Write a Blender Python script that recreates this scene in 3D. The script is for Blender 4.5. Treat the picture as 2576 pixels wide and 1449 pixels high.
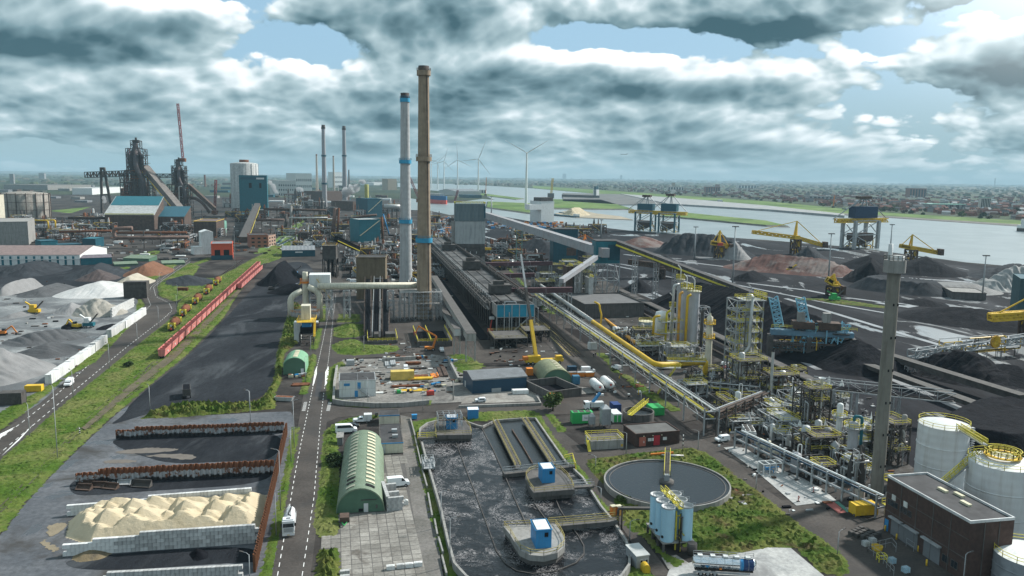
import bpy,math,random
import numpy as np
from math import sin,cos,pi,radians,atan2,sqrt,atan,hypot
from mathutils import Vector,Matrix
for _o in list(bpy.data.objects):
 bpy.data.objects.remove(_o)
SC=bpy.context.scene
COL=SC.collection
RND=random.Random(11)
CAM_H=76.0
FPX,CX,CY=2000.0,1288.0,724.5
PITCH=atan(279.0/FPX)
ROLL=radians(0.78)
CAM_ROT=Matrix.Rotation(pi/2-PITCH,3,'X')@Matrix.Rotation(ROLL,3,'Z')
cam_data=bpy.data.cameras.new('camera')
cam_data.sensor_width=36.0
cam_data.lens=36.0*FPX/2576.0
cam_data.clip_start=1.0
cam_data.clip_end=120000.0
cam=bpy.data.objects.new('camera',cam_data)
COL.objects.link(cam)
cam.matrix_world=Matrix.Translation((0,0,CAM_H))@CAM_ROT.to_4x4()
SC.camera=cam
SUN_AZ,SUN_EL=radians(58),radians(38)
sun_data=bpy.data.lights.new('sun','SUN')
sun_data.energy=3.9
sun_data.angle=radians(3.0)
sun_data.color=(1.0,0.965,0.91)
sun=bpy.data.objects.new('sun',sun_data)
COL.objects.link(sun)
_sd=Vector((sin(SUN_AZ)*cos(SUN_EL),cos(SUN_AZ)*cos(SUN_EL),sin(SUN_EL)))
sun.rotation_euler=_sd.to_track_quat('Z','Y').to_euler()
SC.view_settings.view_transform='Standard'
SC.view_settings.look='None'
SC.view_settings.gamma=1.0
SC.view_settings.exposure=0.78
SC.view_settings.use_curve_mapping=False
SC.render.engine='CYCLES'
SC.cycles.use_denoising=True
SC.cycles.max_bounces=5
SC.cycles.diffuse_bounces=2
SC.cycles.glossy_bounces=2
SC.cycles.transparent_max_bounces=16
SC.cycles.volume_bounces=0
SC.cycles.sample_clamp_indirect=4.0
class NT:
 def __init__(self,tree):
  self.t=tree;self.n=tree.nodes;self.l=tree.links
 def new(self,typ,**kw):
  nd=self.n.new(typ)
  for k,v in kw.items():
   setattr(nd,k,v)
  return nd
 def put(self,sock,v):
  if hasattr(v,'is_output')or isinstance(v,bpy.types.NodeSocket):
   self.l.new(v,sock)
  else:
   sock.default_value=v
 def m(self,op,a,b=0.0,c=None,clamp=False):
  nd=self.n.new('ShaderNodeMath');nd.operation=op;nd.use_clamp=clamp
  self.put(nd.inputs[0],a);self.put(nd.inputs[1],b)
  if c is not None:self.put(nd.inputs[2],c)
  return nd.outputs[0]
 def ss(self,v,a,b):
  nd=self.n.new('ShaderNodeMapRange');nd.interpolation_type='SMOOTHSTEP'
  self.put(nd.inputs[0],v);nd.inputs[1].default_value=a;nd.inputs[2].default_value=b
  return nd.outputs[0]
 def lin(self,v,a,b,c=0.0,d=1.0):
  nd=self.n.new('ShaderNodeMapRange')
  self.put(nd.inputs[0],v)
  for i,q in enumerate((a,b,c,d)):nd.inputs[1+i].default_value=q
  return nd.outputs[0]
 def mix(self,f,a,b,blend='MIX'):
  nd=self.n.new('ShaderNodeMix');nd.data_type='RGBA';nd.blend_type=blend
  self.put(nd.inputs[0],f)
  self.put(nd.inputs[6],(*a,1)if isinstance(a,tuple)and len(a)==3 else a)
  self.put(nd.inputs[7],(*b,1)if isinstance(b,tuple)and len(b)==3 else b)
  return nd.outputs[2]
 def noise(self,vec,scale,detail=4.0,rough=0.55,dim='3D',dist=0.0):
  nd=self.n.new('ShaderNodeTexNoise');nd.noise_dimensions=dim
  if vec is not None:self.l.new(vec,nd.inputs['Vector'])
  nd.inputs['Scale'].default_value=scale;nd.inputs['Detail'].default_value=detail
  nd.inputs['Roughness'].default_value=rough;nd.inputs['Distortion'].default_value=dist
  return nd.outputs['Fac']
 def vec(self,x,y,z=0.0):
  nd=self.n.new('ShaderNodeCombineXYZ')
  for i,q in enumerate((x,y,z)):self.put(nd.inputs[i],q)
  return nd.outputs[0]
 def sep(self,v):
  nd=self.n.new('ShaderNodeSeparateXYZ');self.l.new(v,nd.inputs[0]);return nd.outputs
def build_world():
 w=bpy.data.worlds.new('World');SC.world=w;w.use_nodes=True
 t=NT(w.node_tree);t.n.clear()
 out=t.new('ShaderNodeOutputWorld');bg=t.new('ShaderNodeBackground')
 sky=t.new('ShaderNodeTexSky');sky.sky_type='NISHITA';sky.sun_disc=False
 sky.sun_elevation=SUN_EL;sky.sun_rotation=SUN_AZ
 sky.altitude=50;sky.air_density=1.0;sky.dust_density=1.5;sky.ozone_density=1.5
 tc=t.new('ShaderNodeTexCoord')
 x,y,z=t.sep(tc.outputs['Generated'])
 az=t.m('ARCTAN2',x,y)
 el=t.m('ARCSINE',t.m('MINIMUM',t.m('MAXIMUM',z,-1.0),1.0))
 azd=t.m('MULTIPLY',az,57.2958);eld=t.m('MULTIPLY',el,57.2958)
 eh=t.m('MULTIPLY',t.m('POWER',t.m('MAXIMUM',t.m('ADD',eld,0.3),0.01),0.62),4.0)
 def dens(dx,dy,fine):
  a=t.m('ADD',azd,dx);e=t.m('ADD',eh,dy)
  big=t.noise(t.vec(t.m('MULTIPLY',a,0.060),t.m('MULTIPLY',e,0.115),3.1),1.0,2.0,0.5)
  wx=t.m('MULTIPLY',big,1.3)
  v=t.n.new('ShaderNodeTexVoronoi');v.feature='F1';v.normalize=True
  v.inputs['Scale'].default_value=1.0;v.inputs['Lacunarity'].default_value=2.3
  v.inputs['Detail'].default_value=2.0;v.inputs['Roughness'].default_value=0.55
  t.l.new(t.vec(t.m('ADD',t.m('MULTIPLY',a,0.21),wx),t.m('ADD',t.m('MULTIPLY',e,0.33),wx),1.7),v.inputs['Vector'])
  puff=t.m('SUBTRACT',0.40,v.outputs['Distance'])
  d=t.m('MULTIPLY_ADD',puff,0.72,t.m('MULTIPLY_ADD',big,0.85,0.06));n1=None
  if fine:
   n1=t.noise(t.vec(t.m('MULTIPLY',a,0.9),t.m('MULTIPLY',e,0.95),wx),1.0,4.0,0.6)
   n1=t.m('SUBTRACT',n1,0.5)
  for a0,e0,ra,re,k in BLOBS:
   q=t.m('ADD',t.m('POWER',t.m('DIVIDE',t.m('SUBTRACT',a,a0),ra),2.0),t.m('POWER',t.m('DIVIDE',t.m('SUBTRACT',e,e0),re),2.0))
   d=t.m('MULTIPLY_ADD',t.m('EXPONENT',t.m('MULTIPLY',q,-1.0)),k,d)
  return d,puff,n1
 BLOBS=((-6.5,18.8,8.5,2.2,0.30),(16.5,17.6,5.0,1.3,0.34),(31.5,14.2,4.0,1.9,0.34),(-29.0,15.4,7.5,1.9,0.22),(-22.5,17.0,3.2,1.0,0.22),(-29.0,18.0,4.0,0.9,0.16),(7.0,13.6,9.0,1.5,0.24),(16.0,13.2,6.0,1.6,0.18),(-9.0,12.6,7.0,1.2,0.16),(0.0,10.2,40.0,1.0,0.08),(0.0,7.4,60.0,1.6,0.10),(-18.0,19.4,5.5,1.2,-0.26),(-14.0,15.5,4.0,1.5,-0.22),(5.0,16.4,7.0,0.9,-0.26),(23.5,15.6,3.5,0.9,-0.14),(30.0,17.6,5.0,0.8,-0.2))
 dc,p0,n0=dens(0.0,0.0,True);d0=t.m('MULTIPLY_ADD',n0,0.16,dc)
 d1,p1,_n=dens(0.55,0.80,False)
 cover=t.ss(d0,0.455,0.500)
 thick=t.ss(dc,0.50,0.95)
 edge=t.m('SUBTRACT',dc,d1)
 lit=t.m('MULTIPLY_ADD',edge,3.0,0.60)
 lit=t.m('MULTIPLY_ADD',n0,0.12,lit)
 lit=t.m('MULTIPLY_ADD',p0,0.55,lit)
 lit=t.m('SUBTRACT',lit,t.m('MULTIPLY',thick,0.68),clamp=True)
 shade=t.n.new('ShaderNodeValToRGB')
 cr=shade.color_ramp
 cr.elements[0].position=0.0;cr.elements[0].color=(0.040,0.098,0.125,1)
 cr.elements[1].position=1.0;cr.elements[1].color=(1.0,1.05,1.08,1)
 e=cr.elements.new(0.30);e.color=(0.17,0.275,0.315,1)
 e=cr.elements.new(0.62);e.color=(0.42,0.54,0.58,1)
 t.l.new(lit,shade.inputs[0])
 dirx,diry,dirz=sin(radians(33))*cos(radians(15)),cos(radians(33))*cos(radians(15)),sin(radians(15))
 dot=t.m('ADD',t.m('ADD',t.m('MULTIPLY',x,dirx),t.m('MULTIPLY',y,diry)),t.m('MULTIPLY',z,dirz))
 glow=t.m('POWER',t.m('MAXIMUM',dot,0.0),150.0)
 sk=t.mix(1.0,sky.outputs[0],(0.105,0.105,0.105),'MULTIPLY')
 blue=t.mix(0.80,sk,(0.30,0.50,0.66))
 base=t.mix(t.ss(eld,1.0,8.5),(0.30,0.44,0.49),blue)
 col=t.mix(cover,base,shade.outputs[0])
 col=t.mix(t.m('MULTIPLY',t.ss(eld,3.2,-0.4),0.72),col,(0.31,0.45,0.50))
 col=t.mix(t.m('MULTIPLY',glow,0.6),col,(1.25,1.22,1.18),'ADD')
 col=t.mix(t.ss(eld,-0.5,-3.0),col,(0.10,0.13,0.14))
 t.l.new(col,bg.inputs[0]);bg.inputs[1].default_value=0.72
 t.l.new(bg.outputs[0],out.inputs[0])
 w.cycles.sampling_method='NONE'
build_world()
def ray(u,v):
 return CAM_ROT@Vector(((u-CX)/FPX,-(v-CY)/FPX,-1.0))
def G(p,z=0.0):
 d=ray(*p)
 k=(z-CAM_H)/min(d.z,-0.0012)
 return Vector((d.x*k,d.y*k,z))
def HT(p,base):
 d=ray(*p)
 return CAM_H+d.z*(base[1]/d.y)
def PT(p,base):
 d=ray(*p)
 k=base[1]/d.y
 return Vector((d.x*k,base[1],CAM_H+d.z*k))
def mpx(p):
 return G(p).y/FPX
def A(c,x,y):return(644*c+x*.25,375.7+y*.25)
def B(c,x,y):return(644*c+x*.25,670.8+y*.25)
def E(c,x,y):return(644*c+x*.287,1033.1+y*.287)
def Z3(x,y):return(1610+x*.1574,670.8+y*.1574)
def Z4(x,y):return(1811.3+x*.1574,872.1+y*.1574)
def Z5(x,y):return(1811.3+x*.1574,1073.3+y*.1574)
def Z6(x,y):return(1073.3+x*.1574,469.6+y*.1574)
def Z7(x,y):return(1140.4+x*.1574,670.8+y*.1574)
YAW=radians(10.8)
GX=Vector((cos(YAW),sin(YAW),0));GY=Vector((-sin(YAW),cos(YAW),0))
MATS={}
def mat(name,col,rough=0.75,metal=0.0,var=0.25,scale=0.35,dirt=0.0,dirtcol=(0.035,0.028,0.022),streak=False,bump=0.0,bscale=2.0,wave=0.0,wscale=3.0,spec=0.25,world=False,dscale=0.12,detail=5.0,wdir='X',lo=0.45,hi=0.7):
 if name in MATS:return MATS[name]
 m=bpy.data.materials.new(name);m.use_nodes=True
 t=NT(m.node_tree);b=t.n['Principled BSDF']
 if world:
  co=t.new('ShaderNodeNewGeometry').outputs['Position']
 else:
  co=t.new('ShaderNodeTexCoord').outputs['Object']
 n=t.noise(co,scale,detail,0.6)
 dark=tuple(c*(1-var)for c in col);light=tuple(min(1,c*(1+var))for c in col)
 c=t.mix(t.lin(n,0.3,0.7),dark,light)
 if dirt>0:
  if streak:
   mp=t.new('ShaderNodeMapping');t.l.new(co,mp.inputs[0]);mp.inputs['Scale'].default_value=(1.0,1.0,0.09)
   dn=t.noise(mp.outputs[0],dscale*6,5.0,0.65)
  else:
   dn=t.noise(co,dscale,6.0,0.65)
  c=t.mix(t.m('MULTIPLY',t.ss(dn,lo,hi),dirt),c,dirtcol)
 if not world:
  oi=t.new('ShaderNodeObjectInfo')
  hs=t.new('ShaderNodeHueSaturation');t.l.new(c,hs.inputs['Color'])
  t.l.new(t.lin(oi.outputs['Random'],0,1,0.9,1.1),hs.inputs['Value'])
  c=hs.outputs[0]
 t.put(b.inputs['Base Color'],c if not isinstance(c,tuple)else(*c,1))
 b.inputs['Roughness'].default_value=rough;b.inputs['Metallic'].default_value=metal
 b.inputs['Specular IOR Level'].default_value=spec
 hgt=None
 if wave>0:
  wv=t.new('ShaderNodeTexWave');wv.bands_direction=wdir;wv.inputs['Scale'].default_value=wscale
  t.l.new(co,wv.inputs['Vector'])
  bp=t.new('ShaderNodeBump');bp.inputs['Strength'].default_value=wave;bp.inputs['Distance'].default_value=0.1
  t.l.new(wv.outputs['Fac'],bp.inputs['Height']);hgt=bp.outputs[0]
 if bump>0:
  bp=t.new('ShaderNodeBump');bp.inputs['Strength'].default_value=bump;bp.inputs['Distance'].default_value=0.4
  t.l.new(t.noise(co,bscale,6.0,0.65),bp.inputs['Height'])
  if hgt is not None:t.l.new(hgt,bp.inputs['Normal'])
  hgt=bp.outputs[0]
 if hgt is not None:t.l.new(hgt,b.inputs['Normal'])
 MATS[name]=m
 return m
class MB:
 def __init__(s):
  s.v=[];s.f=[];s.mi=[];s.cur=0;s.sm=[];s.smooth=False
 def add(s,vs,fs):
  o=len(s.v);s.v.extend(vs)
  for q in fs:
   s.f.append([i+o for i in q]);s.mi.append(s.cur);s.sm.append(s.smooth)
  return s
 def box(s,x0,y0,z0,x1,y1,z1):
  return s.add([(x0,y0,z0),(x1,y0,z0),(x1,y1,z0),(x0,y1,z0),(x0,y0,z1),(x1,y0,z1),(x1,y1,z1),(x0,y1,z1)],[(0,3,2,1),(4,5,6,7),(0,1,5,4),(1,2,6,5),(2,3,7,6),(3,0,4,7)])
 def beam(s,a,b,w,h=None):
  a=Vector(a);b=Vector(b);h=h or w
  d=b-a
  if d.length<1e-6:return s
  d.normalize()
  up=Vector((0,0,1))if abs(d.z)<0.99 else Vector((0,1,0))
  x=d.cross(up).normalized()*(w/2);y=x.cross(d).normalized()*(h/2)
  vs=[tuple(p+q)for p in(a,b)for q in(-x-y,x-y,x+y,-x+y)]
  return s.add(vs,[(0,1,2,3),(7,6,5,4),(0,4,5,1),(1,5,6,2),(2,6,7,3),(3,7,4,0)])
 def tube(s,pts,r,n=8,caps=True):
  pts=[Vector(p)for p in pts]
  rs=r if isinstance(r,(list,tuple))else[r]*len(pts)
  o=len(s.v);prev=None
  vs=[]
  for i,p in enumerate(pts):
   d=((pts[min(i+1,len(pts)-1)]-p).normalized()+(p-pts[max(i-1,0)]).normalized())
   if d.length<1e-6:d=pts[-1]-pts[0]
   d.normalize()
   if prev is None:
    up=Vector((0,0,1))if abs(d.z)<0.95 else Vector((1,0,0))
    x=d.cross(up).normalized()
   else:
    x=(prev-d*prev.dot(d))
    x=x.normalized()if x.length>1e-6 else d.cross(Vector((0,0,1))).normalized()
   prev=x;y=d.cross(x)
   for k in range(n):
    a=2*pi*k/n
    vs.append(tuple(p+(x*cos(a)+y*sin(a))*rs[i]))
  fs=[]
  for i in range(len(pts)-1):
   for k in range(n):
    fs.append((i*n+k,i*n+(k+1)%n,(i+1)*n+(k+1)%n,(i+1)*n+k))
  sm=s.smooth;s.smooth=n>6
  s.add(vs,fs);s.smooth=sm
  if caps:
   s.f.append([o+k for k in range(n)][::-1]);s.mi.append(s.cur);s.sm.append(False)
   s.f.append([o+(len(pts)-1)*n+k for k in range(n)]);s.mi.append(s.cur);s.sm.append(False)
  return s
 def lathe(s,prof,n=24,cx=0,cy=0,smooth=True,a0=0.0,a1=2*pi):
  o=len(s.v);full=abs(a1-a0-2*pi)<1e-6;m=n if full else n+1
  vs=[(cx+r*cos(a0+(a1-a0)*k/n),cy+r*sin(a0+(a1-a0)*k/n),z)for r,z in prof for k in range(m)]
  fs=[]
  for i in range(len(prof)-1):
   for k in range(n):
    k2=(k+1)%m
    fs.append((i*m+k,i*m+k2,(i+1)*m+k2,(i+1)*m+k))
  sm=s.smooth;s.smooth=smooth
  s.add(vs,fs);s.smooth=sm
  return s
 def cyl(s,x,y,z0,z1,r,n=16,r2=None):
  r2=r if r2 is None else r2
  s.lathe([(r,z0),(r2,z1)],n,x,y)
  o=len(s.v)-2*n
  for q in([o+k for k in range(n)][::-1],[o+n+k for k in range(n)]):
   s.f.append(q);s.mi.append(s.cur);s.sm.append(False)
  return s
 def prism(s,poly,z0,z1):
  n=len(poly)
  vs=[(p[0],p[1],z0)for p in poly]+[(p[0],p[1],z1)for p in poly]
  return s.add(vs,[tuple(range(n))[::-1],tuple(range(n,2*n))]+[(i,(i+1)%n,n+(i+1)%n,n+i)for i in range(n)])
 def extr(s,prof,y0,y1):
  n=len(prof)
  vs=[(p[0],y0,p[1])for p in prof]+[(p[0],y1,p[1])for p in prof]
  return s.add(vs,[tuple(range(n)),tuple(range(n,2*n))[::-1]]+[(i,n+i,n+(i+1)%n,(i+1)%n)for i in range(n)])
 def quad(s,*p):
  return s.add([tuple(q)for q in p],[tuple(range(len(p)))])
 def truss(s,a,b,w,h,n,r=0.15,up=None):
  a=Vector(a);b=Vector(b);d=(b-a);dn=d.normalized()
  u=Vector(up)if up else(Vector((0,0,1))if abs(dn.z)<0.9 else Vector((0,1,0)))
  x=dn.cross(u).normalized()*w/2;y=x.cross(dn).normalized()*h/2
  cs=(-x-y,x-y,x+y,-x+y)
  for c in cs:s.beam(a+c,b+c,r*1.3)
  for i in range(n):
   p=a+d*(i/n);q=a+d*((i+1)/n)
   for k in range(4):
    c0,c1=cs[k],cs[(k+1)%4]
    if i%2:c0,c1=c1,c0
    s.beam(p+c0,q+c1,r)
    s.beam(p+cs[k],p+cs[(k+1)%4],r)
  return s
 def frame(s,x0,y0,x1,y1,z0,z1,nx=1,ny=1,nz=2,r=0.3,brace=True,diag=0.15):
  xs=[x0+(x1-x0)*i/nx for i in range(nx+1)];ys=[y0+(y1-y0)*i/ny for i in range(ny+1)]
  zs=[z0+(z1-z0)*i/nz for i in range(nz+1)]
  for x in xs:
   for y in ys:s.box(x-r/2,y-r/2,z0,x+r/2,y+r/2,z1)
  for z in zs[1:]:
   for y in ys:s.beam((x0,y,z),(x1,y,z),r*.9)
   for x in xs:s.beam((x,y0,z),(x,y1,z),r*.9)
  if brace:
   for k in range(nz):
    for i in range(nx):
     for y in(y0,y1):
      a,b=(xs[i],xs[i+1])if(i+k)%2 else(xs[i+1],xs[i])
      s.beam((a,y,zs[k]),(b,y,zs[k+1]),diag)
    for i in range(ny):
     for x in(x0,x1):
      a,b=(ys[i],ys[i+1])if(i+k)%2 else(ys[i+1],ys[i])
      s.beam((x,a,zs[k]),(x,b,zs[k+1]),diag)
  return s
 def rail(s,pts,h=1.1,step=2.0,r=0.1,closed=False):
  pts=[Vector(p)for p in pts]
  if closed:pts=pts+[pts[0]]
  for a,b in zip(pts,pts[1:]):
   L=(b-a).length;n=max(1,int(L/step))
   for hh in(h,h*.5):
    s.beam(a+Vector((0,0,hh)),b+Vector((0,0,hh)),r,r)
   for i in range(n+1):
    p=a+(b-a)*(i/n)
    s.beam(p,p+Vector((0,0,h)),r)
  return s
 def ring_rail(s,cx,cy,z,rad,h=1.1,n=20,r=0.1):
  return s.rail([(cx+rad*cos(2*pi*i/n),cy+rad*sin(2*pi*i/n),z)for i in range(n)],h,3.0,r,True)
 def mesh(s,name,mats):
  me=bpy.data.meshes.new(name)
  me.from_pydata(s.v,[],s.f)
  mats=mats if isinstance(mats,(list,tuple))else[mats]
  for m in mats:me.materials.append(m)
  if len(mats)>1:me.polygons.foreach_set('material_index',s.mi)
  me.polygons.foreach_set('use_smooth',s.sm)
  me.update()
  return me
 def build(s,name,mats,parent=None,loc=None,rz=0.0):
  return obj(name,s.mesh(name,mats),parent,loc,rz)
def obj(name,me,parent=None,loc=None,rz=0.0):
 o=bpy.data.objects.new(name,me);COL.objects.link(o)
 if parent is not None:o.parent=parent
 if loc is not None:o.location=loc
 if rz:o.rotation_euler=(0,0,rz)
 return o
def tag(o,label,cat,group=None):
 o['label']=label;o['category']=cat
 if group:o['group']=group
 return o
def thing(name,label,cat,loc=(0,0,0),rz=0.0,group=None):
 o=bpy.data.objects.new(name,None);COL.objects.link(o)
 o.location=loc;o.rotation_euler=(0,0,rz);o.empty_display_size=0.5
 return tag(o,label,cat,group)
def solo(name,mb,mats,label,cat,loc=(0,0,0),rz=0.0,group=None):
 return tag(mb.build(name,mats,None,loc,rz),label,cat,group)
def struct(name,mb,mats):
 o=mb.build(name,mats);o['kind']='structure';return o
def stuff(o):o['kind']='stuff';return o
def dup(root,loc,rz,label=None,group=None,scale=None):
 r=root.copy();COL.objects.link(r);r.location=loc;r.rotation_euler=(0,0,rz)
 if scale:r.scale=scale
 if label:r['label']=label
 if group:r['group']=group
 for ch in list(root.children):
  c=ch.copy();COL.objects.link(c);c.parent=r
  for g in ch.children:
   d=g.copy();COL.objects.link(d);d.parent=c
 return r
def sheet(name,pts,z,m,kind='structure',px=True,parent=None):
 ps=[G(p)for p in pts]if px else[Vector((p[0],p[1],0))for p in pts]
 if name in('mud_patch','sand_patch','bay_floor','wet_apron','aggregate_yard','slag_yard','coal_strip'):
  for _ in range(3):ps=[q for a,b in zip(ps,ps[1:]+ps[:1])for q in(a.lerp(b,.25),a.lerp(b,.75))]
  if 'patch' in name:ps=[p+Vector((RND.uniform(-.3,.3),RND.uniform(-.4,.4),0))for p in ps]
 mb=MB();mb.quad(*[(p.x,p.y,z)for p in ps])
 o=mb.build(name,m,parent)
 if kind:o['kind']=kind
 if o.data.polygons[0].normal.z<0:
  o.data.flip_normals()
 return o
def inside(px,py,poly):
 r=np.zeros(px.shape,bool);n=len(poly);j=n-1
 for i in range(n):
  xi,yi=poly[i][0],poly[i][1];xj,yj=poly[j][0],poly[j][1]
  if yi!=yj:
   c=((yi>py)!=(yj>py))&(px<(xj-xi)*(py-yi)/(yj-yi)+xi)
   r^=c
  j=i
 return r
def edge_dist(px,py,poly):
 d=np.full(px.shape,1e9);n=len(poly)
 for i in range(n):
  x0,y0=poly[i][0],poly[i][1];x1,y1=poly[(i+1)%n][0],poly[(i+1)%n][1]
  dx,dy=x1-x0,y1-y0;L=dx*dx+dy*dy+1e-9
  t=np.clip(((px-x0)*dx+(py-y0)*dy)/L,0,1)
  d=np.minimum(d,np.hypot(px-x0-t*dx,py-y0-t*dy))
 return d
def vnoise(x,y,seed=0):
 xi=np.floor(x).astype(np.int64);yi=np.floor(y).astype(np.int64)
 fx=x-xi;fy=y-yi
 fx=fx*fx*(3-2*fx);fy=fy*fy*(3-2*fy)
 def h(a,b):
  q=(a*374761393+b*668265263+seed*1442695041)&0x7fffffff
  q=((q^(q>>13))*1274126177)&0x7fffffff
  return((q^(q>>16))&0xffff)/65535.0
 return(h(xi,yi)*(1-fx)+h(xi+1,yi)*fx)*(1-fy)+(h(xi,yi+1)*(1-fx)+h(xi+1,yi+1)*fx)*fy
def fbm(x,y,seed=0,o=4):
 r=0;a=.5;
 for i in range(o):
  r=r+a*(vnoise(x*2**i,y*2**i,seed+i)-.5)*2;a*=.5
 return r
def field(name,poly,step,zfun,m,loc=(0,0,0),smooth=True,jitter=0.0,seed=1):
 xs=[p[0]for p in poly];ys=[p[1]for p in poly]
 nx=int((max(xs)-min(xs))/step)+3;ny=int((max(ys)-min(ys))/step)+3
 X,Y=np.meshgrid(min(xs)-step+np.arange(nx)*step,min(ys)-step+np.arange(ny)*step)
 rs=np.random.RandomState(seed)
 if jitter:X=X+(rs.rand(*X.shape)-.5)*step*jitter;Y=Y+(rs.rand(*Y.shape)-.5)*step*jitter
 ins=inside(X,Y,poly)
 ed=edge_dist(X,Y,poly)
 Z=zfun(X,Y,np.where(ins,ed,-ed),rs)
 keep=ins[:-1,:-1]|ins[1:,:-1]|ins[:-1,1:]|ins[1:,1:]
 idx=-np.ones(X.shape,int);used=np.zeros(X.shape,bool)
 used[:-1,:-1]|=keep;used[1:,:-1]|=keep;used[:-1,1:]|=keep;used[1:,1:]|=keep
 idx[used]=np.arange(used.sum())
 vs=np.stack([X[used],Y[used],Z[used]],1)
 ii,jj=np.nonzero(keep)
 fs=np.stack([idx[ii,jj],idx[ii,jj+1],idx[ii+1,jj+1],idx[ii+1,jj]],1)
 me=bpy.data.meshes.new(name)
 me.vertices.add(len(vs));me.vertices.foreach_set('co',vs.astype(np.float32).ravel())
 me.loops.add(fs.size);me.loops.foreach_set('vertex_index',fs.astype(np.int32).ravel())
 me.polygons.add(len(fs));me.polygons.foreach_set('loop_start',np.arange(0,fs.size,4,dtype=np.int32))
 me.polygons.foreach_set('use_smooth',np.full(len(fs),smooth))
 me.update(calc_edges=True);me.validate()
 me.materials.append(m)
 return obj(name,me,None,loc)
def turf(name,pts,m,step=1.0,h=0.5,z=0.02,kind='structure',mound=0.0):
 poly=[G(p)for p in pts]
 def zf(X,Y,ed,rs):
  n=rs.rand(*X.shape)**2*h*1.3+np.clip(fbm(X*.15,Y*.15,5)+.35,0,2)*h
  e=np.clip(ed/1.2,0,1)
  return z+n*e+mound*np.clip(ed/8.0,0,1)**2
 o=field(name,poly,step,zf,m,smooth=False,jitter=.9,seed=len(name))
 if kind:o['kind']=kind
 return o
def heap(label,a,b,vtop,depth,m,name='stockpile',cat='heap',step=None,rough=0.09,ridge=0.0,group=None,flat=1.0,z=0.0,gully=0.16,skew=0.0):
 p,q=G(a),G(b);w=(q-p).length;ax=(q-p).normalized();ay=Vector((-ax.y,ax.x,0))
 if ay.y<0:ay=-ay
 mid=(p+q)/2+ay*depth*.5
 um=((a[0]+b[0])/2,vtop);h=max(1.0,HT(um,mid)-z)
 step=step or max(0.45,min(w,depth)/90)
 r=depth/2
 n=40
 poly=[]
 for i in range(n):
  t=2*pi*i/n
  c,s_=cos(t),sin(t)
  ex=0.75
  poly.append((w/2*(abs(c)**ex)*(1 if c>0 else-1),r*(abs(s_)**ex)*(1 if s_>0 else-1)))
 sd=RND.randrange(999)
 def zf(X,Y,ed,rs):
  k=np.clip(ed,0,None)/(min(w,depth)/2)
  k=k+fbm(X*3.0/depth,Y*3.0/depth,sd)*rough*np.clip(k*3,0,1)
  if ridge:k=k+ridge*np.clip(k*2,0,1)*np.abs(np.sin(X*2*pi/(depth*.35)+fbm(Y*.1,X*.1,sd)*2))*.3
  zz=h*np.minimum(k*flat,1.0-.12*np.clip(k*flat-1,0,1)+0)
  zz=zz+fbm(X*.35/step*.3,Y*.35/step*.3,sd+3,3)*h*.035*np.clip(k*4,0,1)
  if gully:zz=zz-gully*h*np.clip(k*3,0,1)*np.clip(1.3-k,0,1)*(np.abs(vnoise(X*16/depth,Y*1.5/depth,sd+9)-.5)+.5*np.abs(vnoise(X*40/depth,Y*3.0/depth,sd+19)-.5))
  return np.maximum(zz,-0.05)
 o=field(name,poly,step,zf,m,loc=(mid.x,mid.y,z+.01),seed=sd+1)
 o.rotation_euler=(0,0,atan2(ax.y,ax.x))
 return tag(o,label,cat,group)
def ground_mat(name,base,patch,wet=None,s1=0.05,s2=0.5,wetness=0.0,rough=0.9,wscale=0.03,bump=0.4,third=None,tscale=0.12,tl=(.5,.62),spec=0.08,stretch=None):
 m=bpy.data.materials.new(name);m.use_nodes=True
 t=NT(m.node_tree);b=t.n['Principled BSDF']
 co=t.new('ShaderNodeNewGeometry').outputs['Position']
 if stretch:
  mp=t.new('ShaderNodeMapping');t.l.new(co,mp.inputs[0]);mp.inputs['Rotation'].default_value=(0,0,-YAW);mp.inputs['Scale'].default_value=stretch
  co=mp.outputs[0]
 c=t.mix(t.ss(t.noise(co,s1,6.0,0.62),0.36,0.64),base,patch)
 fine=t.noise(co,s2,6.0,0.7)
 c=t.mix(1.0,c,t.mix(t.lin(fine,.25,.75),(.66,.66,.66),(1.34,1.34,1.34)),'MULTIPLY')
 if third:c=t.mix(t.ss(t.noise(co,tscale,7.0,0.62,dist=.6),*tl),c,third)
 r=rough
 if wetness>0:
  wn=t.ss(t.noise(co,wscale,6.0,0.6,dist=.8),0.60-wetness*.25,0.64-wetness*.25)
  c=t.mix(wn,c,wet or tuple(q*.45 for q in base))
  r=t.lin(wn,0,1,rough,0.16)
 t.put(b.inputs['Base Color'],c);t.put(b.inputs['Roughness'],r)
 b.inputs['Specular IOR Level'].default_value=spec
 bp=t.new('ShaderNodeBump');bp.inputs['Strength'].default_value=bump;bp.inputs['Distance'].default_value=.3
 t.l.new(fine,bp.inputs['Height'])
 if wetness>0:t.l.new(t.m('MULTIPLY',t.m('SUBTRACT',1.0,wn),bump),bp.inputs['Strength'])
 t.l.new(bp.outputs[0],b.inputs['Normal'])
 MATS[name]=m
 return m
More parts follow.
